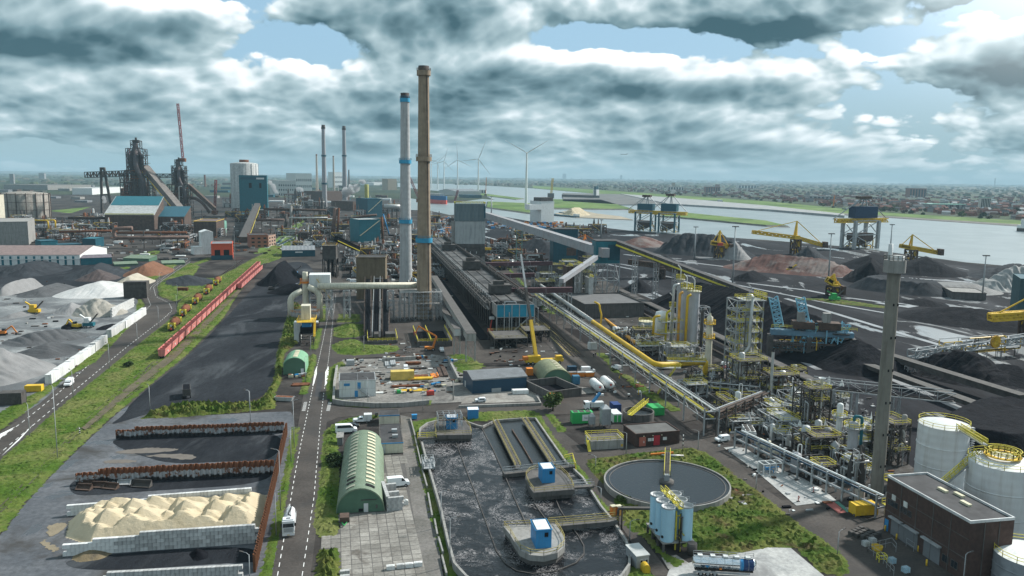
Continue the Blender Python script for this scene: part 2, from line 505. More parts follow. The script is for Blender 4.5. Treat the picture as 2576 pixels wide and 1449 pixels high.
def water_mat(name,col,rough,scale,bump,foam=0.0,foamscale=.25,foamcol=(.34,.30,.29),murk=None):
 m=bpy.data.materials.new(name);m.use_nodes=True
 t=NT(m.node_tree);b=t.n['Principled BSDF']
 co=t.new('ShaderNodeNewGeometry').outputs['Position']
 c=col
 n=t.noise(co,scale,5.0,.6)
 if murk:c=t.mix(t.ss(t.noise(co,.02,4.0,.6),.4,.6),col,murk)
 rr=rough
 if foam>0:
  f1=t.noise(co,foamscale,7.0,.68,dist=3.2)
  ridge=t.m('ABSOLUTE',t.m('SUBTRACT',f1,.5))
  f2=t.ss(t.noise(co,foamscale*.22,5.0,.65,dist=1.5),.42,.62)
  fm=t.m('MULTIPLY',t.ss(ridge,.030,.004),t.m('MULTIPLY',f2,foam),clamp=True)
  c=t.mix(fm,c,foamcol);rr=t.lin(fm,0,1,rough,.9)
 t.put(b.inputs['Base Color'],c if not isinstance(c,tuple)else(*c,1));t.put(b.inputs['Roughness'],rr)
 b.inputs['IOR'].default_value=1.33
 bp=t.new('ShaderNodeBump');bp.inputs['Strength'].default_value=bump;bp.inputs['Distance'].default_value=.5
 t.l.new(n,bp.inputs['Height']);t.l.new(bp.outputs[0],b.inputs['Normal'])
 MATS[name]=m
 return m
M_soil=ground_mat('works soil',(.030,.027,.026),(.075,.068,.062),s1=.02,s2=.4,third=(.018,.016,.016),tscale=.03,tl=(.48,.62))
M_asph=ground_mat('asphalt',(.056,.050,.046),(.078,.070,.064),s1=.08,s2=1.5,third=(.05,.048,.047),tscale=.05,tl=(.5,.7),rough=.82,bump=.15)
M_asphw=ground_mat('wet asphalt',(.082,.088,.098),(.125,.13,.14),wet=(.07,.078,.088),s1=.05,s2=.8,wetness=.12,wscale=.05,bump=.2,third=(.05,.047,.044),tscale=.06,tl=(.5,.7),rough=.6)
M_coalg=ground_mat('coal strip',(.013,.015,.019),(.026,.029,.034),wet=(.05,.055,.06),s1=.03,s2=.5,wetness=.0,third=(.055,.06,.066),tscale=.035,tl=(.52,.66),bump=.8,rough=.85,stretch=(1.6,.5,1))
M_yard=ground_mat('stockyard soil',(.007,.008,.011),(.017,.018,.022),wet=(.24,.25,.255),s1=.02,s2=.22,wetness=.10,wscale=.022,third=(.042,.045,.050),tscale=.02,tl=(.54,.70),bump=.9,stretch=(1.3,.45,1))
M_grass=ground_mat('grass',(.052,.098,.014),(.100,.132,.030),s1=.09,s2=1.3,third=(.125,.138,.045),tscale=.07,tl=(.47,.63),bump=1.0)
M_grassf=ground_mat('far grass',(.10,.17,.045),(.15,.20,.07),s1=.01,s2=.05,third=(.07,.12,.035),tscale=.006,tl=(.45,.6),bump=.2)
M_conc=ground_mat('concrete slab',(.21,.20,.185),(.29,.28,.255),s1=.12,s2=1.2,third=(.15,.135,.12),tscale=.10,tl=(.5,.68),bump=.15)
M_concl=ground_mat('pale concrete',(.30,.305,.30),(.40,.40,.385),s1=.15,s2=1.0,third=(.20,.20,.20),tscale=.1,tl=(.5,.7),bump=.15)
M_sandg=ground_mat('dusty yard',(.13,.14,.145),(.26,.27,.27),wet=(.11,.12,.125),s1=.03,s2=.5,third=(.10,.105,.11),tscale=.035,tl=(.45,.6),wetness=.05,bump=.4)
M_land=ground_mat('far country',(.022,.036,.022),(.042,.054,.030),s1=.0012,s2=.02,third=(.10,.11,.085),tscale=.0022,tl=(.58,.64),bump=.2)
M_town=ground_mat('town ground',(.05,.065,.04),(.09,.085,.07),s1=.006,s2=.05,third=(.035,.06,.025),tscale=.012,tl=(.45,.6),bump=.2)
M_river=water_mat('river water',(.20,.235,.24),.28,.25,.2,murk=(.25,.285,.29))  # both colours paled to put the sky's glare into the water
M_tank=water_mat('settled water',(.012,.014,.015),.10,1.2,.25)
M_foam=water_mat('foaming water',(.008,.009,.011),.14,.7,.5,foam=.9,foamscale=.46,foamcol=(.42,.40,.40))
M_line=mat('road paint',(.72,.72,.70),rough=.6,var=.15,scale=2.0,world=True,dirt=.35,dirtcol=(.2,.19,.18),dscale=1.2)
M_liney=mat('yellow paint line',(.45,.35,.10),rough=.6,var=.2,scale=2.0,world=True)
M_dirt=mat('trodden earth',(.10,.085,.055),rough=.95,var=.3,scale=.3,world=True,bump=.5)
M_rail=mat('rail steel',(.075,.06,.05),rough=.5,metal=.3,var=.3)
mb=MB();R_=23500
mb.quad((-R_,-300,-.6),(R_,-300,-.6),(R_,25500,-.6),(-R_,25500,-.6))
struct('ground',mb,M_land)
mb=MB();mb.quad((-1500,-100,-.06),(600,-100,-.06),(900,1500,-.06),(500,2600,-.06),(-3000,2600,-.06),(-3000,600,-.06))
struct('works_ground',mb,M_soil)
sheet('stockyard_ground',[(1100,565),(1240,545),(1500,574),(1932,607),(2147,624),(2430,662),(2700,690),(3300,760),(3300,1500),(2330,1200),(2080,1020),(1860,880),(1660,760),(1480,690),(1320,640)],-.03,M_yard)
sheet('river',[(1020,528),(1081,530),(1131,541),(1221,537),(1339,558),(1396,562),(1476,568),(1588,581),(1932,604.5),(2147,622.5),(2430,660.5),(2576,673),(3100,726),(3300,700),(3300,640),(2576,571),(2240,548.5),(2110,541),(1932,519),(1905,515.5),(1713,500.5),(1563,492),(1478,486),(1340,474),(1154,463),(1000,461),(1000,470),(1144,485),(1219,492),(1244,503),(1214,500.5),(1135,511),(1020,498)],.2,M_river)
M_bank=mat('stone bank',(.13,.125,.115),rough=.95,var=.35,scale=.08,world=True)
M_quay=mat('quay concrete',(.26,.27,.27),rough=.9,var=.2,scale=.05,world=True)
def bank(name,pts,h,top,side,shrink=.0):
 ps=[G(p)for p in pts];c=sum(ps,Vector())/len(ps)
 mb=MB();n=len(ps)
 vs=[(p.x,p.y,-.3)for p in ps]+[(p.x+(c.x-p.x)*shrink,p.y+(c.y-p.y)*shrink,h)for p in ps]
 mb.cur=1
 mb.add(vs,[(i,(i+1)%n,n+(i+1)%n,n+i)for i in range(n)])
 mb.cur=0;mb.add(vs[n:],[tuple(range(n))])
 o=struct(name,mb,[top,side]);return o
bank('spit',[(1221,524),(1345,541),(1393,527),(1598,529),(1513,504),(1393,503),(1339,514),(1224,509)],3,M_grassf,M_bank,.02)
bank('islet',[(1200,491),(1300,503.5),(1322,501),(1208,486.5)],2,M_grassf,M_bank,.05)
bank('sand_peninsula',[(1393,539),(1448,548.5),(1595,555),(1563,546),(1503,539),(1443,526)],1.5,mat('sandy ground',(.30,.26,.19),var=.2,scale=.05,world=True),M_bank,.03)
bank('long_spit',[(1650,546),(1700,549),(1932,571),(1990,573),(1932,559),(1713,536.5),(1686,541)],3.0,M_grassf,M_bank,.04)
bank('mole',[(1680,516),(1932,531.5),(2124,548),(2124,543.5),(1932,521.5),(1715,502),(1560,490)],5,M_quay,M_quay,0.0)
bank('lock_island',[(1416,508),(1560,517),(1680,516.5),(1560,490),(1415,487)],3,mat('lock yard',(.11,.11,.105),var=.4,scale=.02,world=True),M_quay,0.0)
sheet('dyke',[(1340,473),(1478,485.5),(1563,491.5),(1713,500),(1905,515),(1932,518.5),(2110,540),(2240,547.5),(2576,570),(3300,640),(3300,616),(2576,556),(2240,536),(1932,507),(1713,492),(1563,482),(1340,467)],.5,M_grassf)
sheet('dyke_foot',[(2110,540),(2240,548),(2576,571),(3300,641),(3300,634),(2576,566),(2240,544.5),(2115,537)],.7,M_bank)
sheet('town_ground',[(1340,466),(1563,481.5),(1713,491.5),(1932,506.5),(2240,535.5),(2576,555.5),(3300,615),(3300,560),(2576,492),(2240,482),(1932,472),(1600,462),(1340,458)],.3,M_town)
main_l=[(640,1600),(684,1449),(756,1033),(769,960),(792,896),(806,800),(821,746),(836,690),(846,655)]
main_r=[(856,655),(860,690),(851,746),(843,800),(836,860),(824,1000),(822,1060),(806,1250),(781,1449),(758,1600)]
sheet('main_road',main_l+main_r,.03,M_asph)
sheet('cross_road',[(769,1060),(755,1110),(806,1090),(822,1062),(850,1050),(950,1043),(1060,1036),(1390,1043),(1560,1041),(1700,1112),(1740,1131),(1830,1215),(2060,1400),(2300,1600),(2500,1600),(2576,1460),(2330,1330),(2010,1290),(1905,1215),(1830,1135),(1720,1080),(1600,985),(1480,870),(1365,790),(1335,770),(1340,830),(1480,915),(1530,968),(1560,996),(1380,1001),(1170,1012),(1090,1020),(900,1024),(826,1015)],.026,M_asph)
sheet('loop_road',[(836,868),(858,858),(1010,858),(1040,830),(1100,800),(1180,840),(1160,905),(1100,900),(1000,898),(900,900),(840,930),(825,985)],.034,M_asph)
sheet('coke_side_road',[(852,742),(905,700),(1050,705),(1100,760),(1060,860),(1000,850),(860,850),(843,800)],.022,M_asph)
left_l=[(-140,1180),(0,1087),(68,1043),(140,980),(270,862),(368,765),(352,740),(372,716),(402,698),(470,652),(520,630)]
left_r=[(536,634),(482,657),(412,703),(393,722),(398,745),(440,760),(446,786),(420,810),(330,880),(140,1035),(0,1160),(-140,1290)]
sheet('access_road',left_l+left_r,.03,M_asph)
def dashes(name,pts,w,dash,gap,m,z=.045,phase=0):
 mb=MB();ps=[G(p)for p in pts]
 acc=phase
 for a,b in zip(ps,ps[1:]):
  L=(b-a).length;d=(b-a)/max(L,1e-6);n=Vector((-d.y,d.x,0))*w/2;s=-acc if acc else 0
  s=acc
  while s<L:
   e=min(L,s+dash)
   p,q=a+d*s,a+d*e
   mb.quad((*(p-n).xy,z),(*(q-n).xy,z),(*(q+n).xy,z),(*(p+n).xy,z))
   s+=dash+gap
  acc=s-L
 o=struct(name,mb,m)
 return o
def along(l,r,f):
 return[(a[0]+(b[0]-a[0])*f,a[1]+(b[1]-a[1])*f)for a,b in zip(l,r)]
dl=[(684+14,1449),(748,1160),(774.6,1033),(790,960),(812,860),(826,790),(838,740)]
dashes('lane_marking',dl,.17,1.8,1.8,M_line)
dr=[(760,1449),(790,1250),(806,1060),(815,985),(827,900),(838,800),(845,740)]
dashes('lane_marking',dr,.15,1.8,1.8,M_line)
ml=[(-60,1107),(60,1015+52),(150,997),(270,886),(340,815),(380,772),(372,742),(384,720),(440,684),(500,645)]
dashes('lane_marking',[(-80,1165),(68,1048+5),(146,990),(268,876),(366,782),(379,767),(370,745),(380,722),(406,702),(472,656)],.22,2.2,2.2,M_line)
dashes('lane_marking',[(-100,1225),(0,1140),(140,1022),(320,872),(410,803),(434,780),(425,762),(392,746),(386,722),(408,706),(478,659)],.22,2.2,2.2,M_line)
for nm,pts in(('traffic_island_marking',[E(0,10,400),E(0,295,118),E(0,175,255)]),('traffic_island_marking',[E(0,-40,275),E(0,132,142),E(0,-20,215)]),('traffic_island_marking',[B(1,568,1200),B(1,590,1060),B(1,612,1000),B(1,612,1080),B(1,585,1180)]),('traffic_island_marking',[B(1,693,1200),B(1,697,1060),B(1,730,1000),B(1,733,1080),B(1,712,1180)]),('road_patch',[B(1,590,1310),B(1,625,1065),B(1,680,1065),B(1,645,1310)])):
 sheet(nm,pts,.05,M_line if 'island' in nm else mat('road patch',(.04,.04,.042),world=True))
mb=MB()
for r0 in(B(1,470,1449),B(1,715,1449)):
 for k in range(9):
  p=G((r0[0]+k*.6,r0[1]-k*2.6));mb.box(p.x-.25,p.y-.25,.05,p.x+.9,p.y+.12,.056)
struct('give_way_marking',mb,M_line)
sheet('wet_apron',[(-60,1700),(-60,1400),(0,1350),(60,1270),(150,1175),(270,1062),(330,1010),(380,1052),(700,1035),(752,1036),(690,1449),(640,1700)],.02,M_asphw)
sheet('coal_strip',[(265,1075),(312,1045),(330,1010),(470,900),(560,810),(640,720),(700,664),(770,655),(800,700),(800,745),(738,760),(722,800),(700,880),(690,960),(655,1010),(470,1018),(390,1035)],.035,M_coalg)
sheet('aggregate_yard',[(-200,1120),(-200,700),(0,690),(120,690),(300,720),(355,760),(372,800),(240,930),(60,1040),(-100,1130)],.02,M_sandg)
sheet('slag_yard',[(-200,720),(-200,650),(150,655),(420,660),(380,715),(300,745),(0,745)],.024,M_coalg)
sheet('concrete_yard',[E(1,700,920),E(1,735,900),E(1,1130,880),E(1,1110,385),E(1,1290,385),E(1,1470,1449),E(1,1500,1700),E(1,560,1700),E(1,720,1230),E(1,565,1215),E(1,575,1105),E(1,690,1100),E(1,740,1020)],.024,mat('slab joint',(.09,.085,.08),world=True))
sheet('service_path',[E(1,1265,40),E(1,1360,60),E(1,1440,400),E(1,1560,900),E(1,1640,1449),E(1,1700,1700),E(1,1500,1700),E(1,1470,1449),E(1,1290,380)],.03,ground_mat('grey path',(.12,.115,.105),(.17,.16,.15),s1=.1,s2=1.2,bump=.2))
sheet('pad_between_roads',[(838,940),(862,905),(962,902),(1000,896),(1100,893),(1160,905),(1180,960),(1330,960),(1480,975),(1530,985),(1380,1000),(1168,1011),(1080,1016),(900,1018),(838,1010)],.04,ground_mat('gravel yard',(.15,.145,.135),(.22,.21,.195),s1=.1,s2=.8,third=(.10,.095,.09),tscale=.08,tl=(.5,.66),bump=.5))
sheet('quay_pad',[B(1,2100,1320),B(1,2060,1380),B(2,290,1355),B(2,190,1210),B(1,2576,1230)],.05,M_conc)
sheet('loading_pad',[Z5(55,335),Z5(230,318),Z5(420,352),Z5(680,520),Z5(840,575),Z5(1000,700),Z5(1330,830),Z5(1640,1000),Z5(1860,1180),Z5(1220,1265),Z5(560,700)],.045,M_concl)
sheet('plant_ground',[(1470,690),(1700,800),(1880,900),(2110,1040),(2330,1200),(2576,1330),(2700,1420),(2620,1600),(2300,1600),(2060,1250),(1900,1130),(1720,1010),(1560,900),(1330,720)],.012,ground_mat('plant ground',(.045,.042,.040),(.085,.08,.075),s1=.06,s2=.6,third=(.03,.028,.026),tscale=.1,tl=(.45,.6)))
sheet('bottom_pad',[E(3,0,1200),E(3,200,1205),E(3,490,1449),E(3,560,1600),E(2,1300,1600),E(2,1380,1390),E(2,1570,1330),E(2,1800,1290)],.045,M_concl)
sheet('silo_pad',[E(2,1310,1290),E(2,1440,1265),E(2,1570,1350),E(2,1370,1390)],.043,M_conc)
sheet('pedestrian_path',[E(2,205,5),E(2,300,30),E(2,460,200),E(2,640,340),E(2,970,350),E(2,1300,300),E(2,1500,250),E(2,1640,300),E(2,1340,345),E(2,900,400),E(2,700,420),E(2,640,470),E(2,850,700),E(2,960,830),E(2,1060,1000),E(2,1400,1449),E(2,1240,1449),E(2,920,960),E(2,700,700),E(2,480,400),E(2,340,230)],.034,M_asph)
sheet('hatched_apron',[Z7(1250,800),Z7(1500,1000),Z7(2040,1449),(1530,960),(1400,940),Z7(1700,1449),Z7(1280,1000)],.046,M_asph)
mb=MB()
for k in range(26):
 f=k/25
 a=Vector(Z7(1255+600*f,830+590*f));b=Vector(Z7(1330+690*f,825+560*f))
 p,q=G(a),G(b);d=(q-p).normalized();n=Vector((-d.y,d.x,0))*.16
 mb.quad((*(p-n).xy,.055),(*(q-n).xy,.055),(*(q+n).xy,.055),(*(p+n).xy,.055))
for p0,p1 in((Z7(1255,830),Z7(1860,1420)),(Z7(1330,825),Z7(2020,1385))):
 p,q=G(p0),G(p1);d=(q-p).normalized();n=Vector((-d.y,d.x,0))*.16
 mb.quad((*(p-n).xy,.055),(*(q-n).xy,.055),(*(q+n).xy,.055),(*(p+n).xy,.055))
struct('hatched_marking',mb,M_liney)
sheet('red_marking',[Z5(1680,1225),Z5(1820,1205),Z5(2020,1370),Z5(1900,1390)],.05,mat('red paint ground',(.32,.10,.085),world=True,var=.2))
sheet('green_marking',[Z5(1830,1205),Z5(1890,1198),Z5(2085,1355),Z5(2030,1368)],.05,mat('green paint ground',(.08,.22,.17),world=True,var=.2))
M_wetstrip=mat('wet pale track',(.30,.31,.32),rough=.35,var=.3,scale=.05,world=True,dirt=.8,dirtcol=(.05,.055,.06),dscale=.05)
for k,(pts,w)in enumerate(((((1977,751),(2230,828),(2500,908),(2700,968)),3.5),(((1570,640),(1932,684),(2170,702)),5),(((2157,691),(2457,711),(2700,728)),6),(((1560,664),(1830,712),(2080,762),(2300,800)),3),(((2060,880),(2260,960),(2420,1030),(2600,1110)),4),(((2215,760),(2300,772)),14),(((1880,712),(2030,730),(2140,752)),4),(((2100,745),(2280,768)),4),(((1480,655),(1700,700),(1800,735)),3),(((1640,735),(1900,850),(2060,930)),3),(((1200,590),(1320,622),(1440,650)),5))):
 ps=[G(p)for p in pts];mb=MB()
 for a,b in zip(ps,ps[1:]):d=(b-a).normalized();n=Vector((-d.y,d.x,0))*w/2;mb.quad((*(a-n).xy,.05),(*(b-n).xy,.05),(*(b+n).xy,.05),(*(a+n).xy,.05))
 struct('yard_track',mb,M_wetstrip)
g0=G(E(1,735,900));ang=atan2(*(G(E(1,1470,1449))-G(E(1,1290,380))).yx)
ydir=-(G(E(1,1470,1449))-G(E(1,1130,395))).normalized();ydir=(G(E(1,1110,385))-G(E(1,1300,1449))).normalized();ydir.z=0;ydir.normalize()
xdir=Vector((ydir.y,-ydir.x,0))
ypoly=[G(p)for p in[E(1,700,910),E(1,1130,885),E(1,1105,390),E(1,1288,388),E(1,1462,1449),E(1,1480,1600),E(1,690,1600),E(1,722,1225),E(1,580,1210),E(1,585,1110),E(1,720,1095)]]
slab_mats=[ground_mat('yard slab %s'%w,tuple(q*k for q in(.20,.19,.172)),tuple(q*k for q in(.275,.262,.238)),s1=.15,s2=1.5,third=tuple(q*k for q in(.12,.108,.095)),tscale=.16,tl=(.5,.7),bump=.12)for w,k in(('grey',.95),('pale',1.1),('worn',.82))]
slabs_parent=thing('slab_paving','large square concrete slabs paving the yard beside the long green hut','paving',(0,0,0))
del slabs_parent['category'];slabs_parent['kind']='structure'
S_=2.0
o0=G(E(1,1130,885));nslab=0
slabmesh=[MB().box(-S_/2+.07,-S_/2+.07,-.02,S_/2-.07,S_/2-.07,.05).mesh('slab',m)for m in slab_mats]
cents=[];rest=MB()
for i in range(-20,20):
 for j in range(-32,32):
  c=o0+xdir*(i+.5)*S_+ydir*(j+.5)*S_
  cents.append((c.y,c))
cents.sort(key=lambda q:q[0])
ca=np.array([(c.x,c.y)for _,c in cents]);ok=inside(ca[:,0],ca[:,1],ypoly)
for(yy,c),k in zip(cents,ok):
 if k and nslab<300:
  obj('slab',RND.choice(slabmesh),slabs_parent,(c.x,c.y,RND.uniform(-.008,.008)),atan2(xdir.y,xdir.x));nslab+=1
 elif k:
  u,v=xdir*(S_/2-.07),ydir*(S_/2-.07);rest.quad(*[tuple(c+q+Vector((0,0,.05)))for q in(-u-v,u-v,u+v,-u+v)])
if rest.f:stuff(rest.build('slab_rest',slab_mats[0],slabs_parent))
turf('verge',[(-140,1290),(0,1160),(140,1036),(330,881),(420,811),(447,786),(450,760),(520,710),(600,672),(655,668),(600,735),(560,800),(470,890),(330,1005),(265,1060),(150,1168),(50,1275),(0,1340),(-140,1430)],M_grass,.7,.35)
turf('verge',[(-140,1170),(0,1080),(70,1030),(130,978),(270,850),(362,768),(352,752),(344,770),(350,795),(240,910),(115,975),(60,1005),(-140,1120)],M_grass,.7,.35)
turf('verge',[(370,713),(400,696),(455,660),(440,652),(400,672),(340,705),(325,720),(350,738)],M_grass,1.0,.4)
turf('verge',[(398,722),(412,706),(478,662),(500,670),(480,700),(560,700),(520,712),(452,752),(440,758),(405,745)],M_grass,1.0,.4)
turf('verge',[(600,671),(655,667),(700,652),(760,600),(770,590),(740,590),(690,625),(640,650)],M_grass,1.4,.4)
turf('verge',[(640,640),(690,620),(735,590),(760,565),(738,565),(715,590),(660,622)],M_grassf,2.0,.3)
turf('verge',[E(1,0,1500),E(1,60,1400),E(1,170,950),E(1,250,560),E(1,330,145),E(1,385,145),E(1,300,560),E(1,235,930),E(1,120,1449),E(1,100,1600)],M_grass,.6,.35)
M_wild=ground_mat('wild scrub',(.045,.085,.012),(.105,.115,.030),s1=.12,s2=1.2,third=(.085,.060,.030),tscale=.10,tl=(.53,.68),bump=1.0)
turf('scrub',[(360,1052),(395,1028),(470,1020),(655,1011),(690,960),(700,880),(722,800),(738,760),(755,768),(760,800),(746,830),(750,860),(712,890),(704,960),(690,990),(690,1028),(560,1040),(440,1050)],M_wild,.7,1.3,kind='stuff')
turf('verge',[E(1,505,1020),E(1,560,640),E(1,600,190),E(1,700,110),E(1,850,60),E(1,1060,38),E(1,1060,60),E(1,880,90),E(1,760,120),E(1,705,250),E(1,720,450),E(1,705,890),E(1,720,1060),E(1,690,1095),E(1,575,1100)],M_grass,.6,.5)
turf('scrub',[E(1,535,1449),E(1,555,1230),E(1,700,1210),E(1,725,1300),E(1,715,1600),E(1,520,1600)],M_wild,.5,1.2,kind='stuff')
turf('verge',[B(1,780,790),B(1,900,740),B(1,1000,735),B(1,1100,790),B(1,1430,800),B(1,1420,840),B(1,1300,870),B(1,1000,890),B(1,850,880),B(1,775,830)],M_grass,.9,.5,z=.05,mound=1.5)
turf('verge',[B(1,795,700),B(1,800,620),B(1,900,575),B(1,1070,580),B(1,1075,690),B(1,1000,710),B(1,850,715)],M_grass,.9,.5,z=.05,mound=2.0)
turf('verge',[B(1,820,560),B(1,850,480),B(1,1040,480),B(1,1040,560)],M_grass,.9,.4,z=.05)
turf('verge',[B(1,720,1200),B(1,750,1020),B(1,800,985),B(1,860,955),B(1,900,1000),B(1,830,1010),B(1,780,1200),B(1,780,1330),B(1,900,1350),B(1,1200,1390),B(1,1500,1390),B(1,1760,1350),B(1,1750,1385),B(1,1400,1410),B(1,1100,1415),B(1,900,1400),B(1,770,1355),B(1,720,1300)],M_grass,.7,.4,z=.05)
turf('verge',[B(1,450,1285),B(1,500,1060),B(1,545,890),B(1,605,890),B(1,590,980),B(1,560,1100),B(1,500,1285)],M_grass,.7,.5,z=.05)
turf('verge',[B(1,560,830),B(1,590,700),B(1,640,620),B(1,660,620),B(1,610,830)],M_grass,.8,.4,z=.05)
turf('verge',[B(1,640,550),B(1,650,400),B(1,700,380),B(1,685,550)],M_grass,.9,.4,z=.05)
turf('verge',[B(1,1970,890),B(1,2080,880),B(1,2290,1000),B(1,2150,1080),B(1,2050,1060)],M_grass,1.0,.3,z=.05)
turf('verge',[B(2,1020,1060),B(2,1180,1100),B(2,1500,1330),B(2,1700,1449),B(2,1600,1449),B(2,1300,1260),B(2,850,870),B(2,900,870),B(2,960,900)],M_grass,.8,.3,z=.05)
turf('verge',[E(1,1370,110),E(1,1440,90),E(1,1590,60),E(1,1540,110),E(1,1440,160),E(1,1480,350),E(1,1600,820),E(1,1750,1449),E(1,1690,1449),E(1,1550,960),E(1,1410,380),E(1,1385,240)],M_grass,.7,.35)
turf('verge',[E(1,1850,90),E(1,1960,15),E(2,130,0),E(2,195,5),E(2,190,50),E(2,0,62),E(1,1980,90)],M_grass,.7,.35,z=.05)
turf('verge',[E(2,195,30),E(2,225,10),E(2,330,190),E(2,480,380),E(2,640,560),E(2,690,700),E(2,850,870),E(2,800,890),E(2,540,520),E(2,470,480)],M_grass,.6,.35,z=.05)
turf('verge',[E(2,665,430),E(2,900,400),E(2,1080,375),E(2,1400,350),E(2,1560,330),E(2,1700,370),E(2,1900,520),E(3,0,780),E(3,270,1000),E(3,500,1150),E(3,690,1310),E(3,700,1420),E(3,640,1449),E(3,450,1400),E(3,270,1200),E(3,60,1195),E(2,1900,1260),E(2,1560,1200),E(2,1200,1080),E(2,1030,1060),E(2,940,900),E(2,880,720),E(2,800,640),E(2,690,520)],M_wild,.6,.55)
turf('verge',[E(2,1050,1360),E(2,1240,1449),E(2,1200,1600),E(2,1000,1600)],M_grass,.6,.4)
turf('verge',[E(2,1130,1080),E(2,1200,1090),E(2,1330,1260),E(2,1500,1320),E(2,1440,1360),E(2,1340,1300)],M_grass,.6,.4,z=.06)
turf('verge',[E(2,300,30),E(2,360,40),E(2,470,180),E(2,420,190)],M_grass,.6,.4,z=.05)
turf('verge',[Z6(1200,1190),Z7(1480,640),Z7(1640,700),Z7(1600,760),Z7(1470,700)],M_grass,1.0,.4,z=.05)
turf('verge',[A(1,0,1050),A(1,200,1010),A(1,420,790),A(1,480,720),A(1,430,710),A(1,330,900),A(1,60,1010)],M_grass,1.8,.3)
turf('verge',[A(1,530,920),A(1,610,790),A(1,660,780),A(1,640,900)],M_grass,1.8,.3)
turf('verge',[A(0,1380,1060),A(0,1560,1020),A(0,1640,1030),A(0,1500,1075)],M_grass,1.5,.3)
turf('verge',[A(0,1950,1150),A(0,2100,1090),A(0,2120,1110),A(0,1960,1165)],M_grass,1.5,.4)
turf('verge',[A(0,500,620),A(0,700,600),A(0,900,580),A(0,700,640)],M_grassf,4,.4)
turf('verge',[A(0,1170,1200),A(0,1300,1180),A(0,1290,1200),A(0,1200,1215)],M_grass,1.6,.4)
turf('verge',[A(0,390,1190),A(0,560,1210),A(0,600,1240),A(0,480,1245),A(0,410,1235)],M_wild,1.4,.6)
turf('verge',[A(0,1560,1180),A(0,1700,1190),A(0,1760,1215),A(0,1640,1240)],M_wild,1.4,.8)
turf('verge',[B(3,320,320),B(3,700,330),B(3,1180,400),B(3,1180,420),B(3,700,370)],M_wild,2.0,.5)
def track(pts,gauge=1.45,label=None):
 mb=MB();ps=[G(p)for p in pts]
 sl=MB()
 for a,b in zip(ps,ps[1:]):
  d=(b-a).normalized();n=Vector((-d.y,d.x,0));L=(b-a).length
  for s in(-1,1):
   mb.beam(a+n*s*gauge/2+Vector((0,0,.22)),b+n*s*gauge/2+Vector((0,0,.22)),.16,.18)
  k=0.
  while k<L:
   c=a+d*k;sl.beam(c-n*1.3+Vector((0,0,.08)),c+n*1.3+Vector((0,0,.08)),.28,.14);k+=1.3
 r=struct('railway_track',mb,M_rail)
 o=sl.build('sleeper',mat('sleeper wood',(.06,.05,.042),world=True),r);o['kind']='stuff'
 return r
track([(-20,1305),(115,1171),(218,1062),(250,1033),(330,961),(403,903),(480,822),(560,742),(655,668),(735,610),(755,570)])
track([(330,985),(395,905),(425,850),(520,726),(560,690),(610,655)])
track([(215,1080),(380,950),(500,843),(600,728),(660,670),(690,640)])
for p0,p1 in((Z7(1290,690),Z7(2060,1449)),(Z7(1290,780),Z7(1960,1449))):
 track([p0,p1])
sheet('dirt_track',[(205,1080),(330,970),(430,892),(520,805),(600,729),(607,733),(530,812),(440,905),(330,990),(215,1085)],.45,M_dirt)
mb=MB();HZ=24000
mb.box(-HZ,-600,-1.7,HZ,26000,330)
hz=mb.build('haze',[])
m=bpy.data.materials.new('haze');m.use_nodes=True
t=NT(m.node_tree);t.n.clear()
o_=t.new('ShaderNodeOutputMaterial');pv=t.new('ShaderNodeVolumePrincipled')
pv.inputs['Color'].default_value=(.46,.68,.80,1);pv.inputs['Density'].default_value=HAZE=5.5e-5
pv.inputs['Anisotropy'].default_value=0.0
t.l.new(pv.outputs[0],o_.inputs['Volume'])
hz.data.materials.append(m);hz['kind']='stuff'
M_white=mat('white cladding',(.62,.64,.63),rough=.6,var=.08,dirt=.35,dirtcol=(.25,.22,.18),streak=True,dscale=.25)
M_cream=mat('cream paint',(.60,.57,.46),rough=.6,var=.1,dirt=.4,dirtcol=(.2,.15,.1),streak=True,dscale=.2)
M_whitep=mat('white vehicle paint',(.72,.74,.75),rough=.3,var=.04)
M_black=mat('black rubber',(.018,.018,.018),rough=.8,var=.2)
M_glass=mat('dark glass',(.02,.028,.034),rough=.08,var=.1,spec=.6)
M_steel=mat('galvanised steel',(.34,.36,.37),rough=.55,metal=.2,var=.2,dirt=.3,dirtcol=(.12,.09,.07),dscale=.4)
M_steeld=mat('sooty steel',(.075,.070,.066),rough=.8,var=.35,dirt=.6,dirtcol=(.035,.03,.027),dscale=.3)
M_steelb=mat('brown steel',(.085,.058,.046),rough=.85,var=.4,dirt=.6,dirtcol=(.04,.03,.026),dscale=.25)
M_pipe=mat('lagged pipe',(.42,.43,.42),rough=.45,metal=.25,var=.2,dirt=.4,dirtcol=(.16,.13,.1),dscale=.3)
M_yellow=mat('yellow paint',(.62,.40,.03),rough=.5,var=.15,dirt=.25,dirtcol=(.25,.14,.04),dscale=.5)
M_rail_y=mat('yellow rail',(.58,.50,.06),rough=.5,var=.15)
M_orange=mat('orange paint',(.62,.20,.03),rough=.5,var=.15,dirt=.3,dirtcol=(.2,.08,.03),dscale=.5)
M_rust=mat('rust',(.16,.062,.030),rough=.95,var=.45,scale=.8,dirt=.5,dirtcol=(.06,.028,.018),dscale=.6)
M_red=mat('red paint',(.50,.07,.05),rough=.5,var=.15,dirt=.2,dirtcol=(.15,.05,.04),dscale=.5)
M_blue=mat('blue paint',(.035,.23,.48),rough=.45,var=.12,dirt=.25,dirtcol=(.05,.10,.15),streak=True,dscale=.4)
M_teal=mat('teal cladding',(.014,.125,.160),rough=.5,var=.15,dirt=.25,dirtcol=(.03,.06,.07),streak=True,dscale=.25)
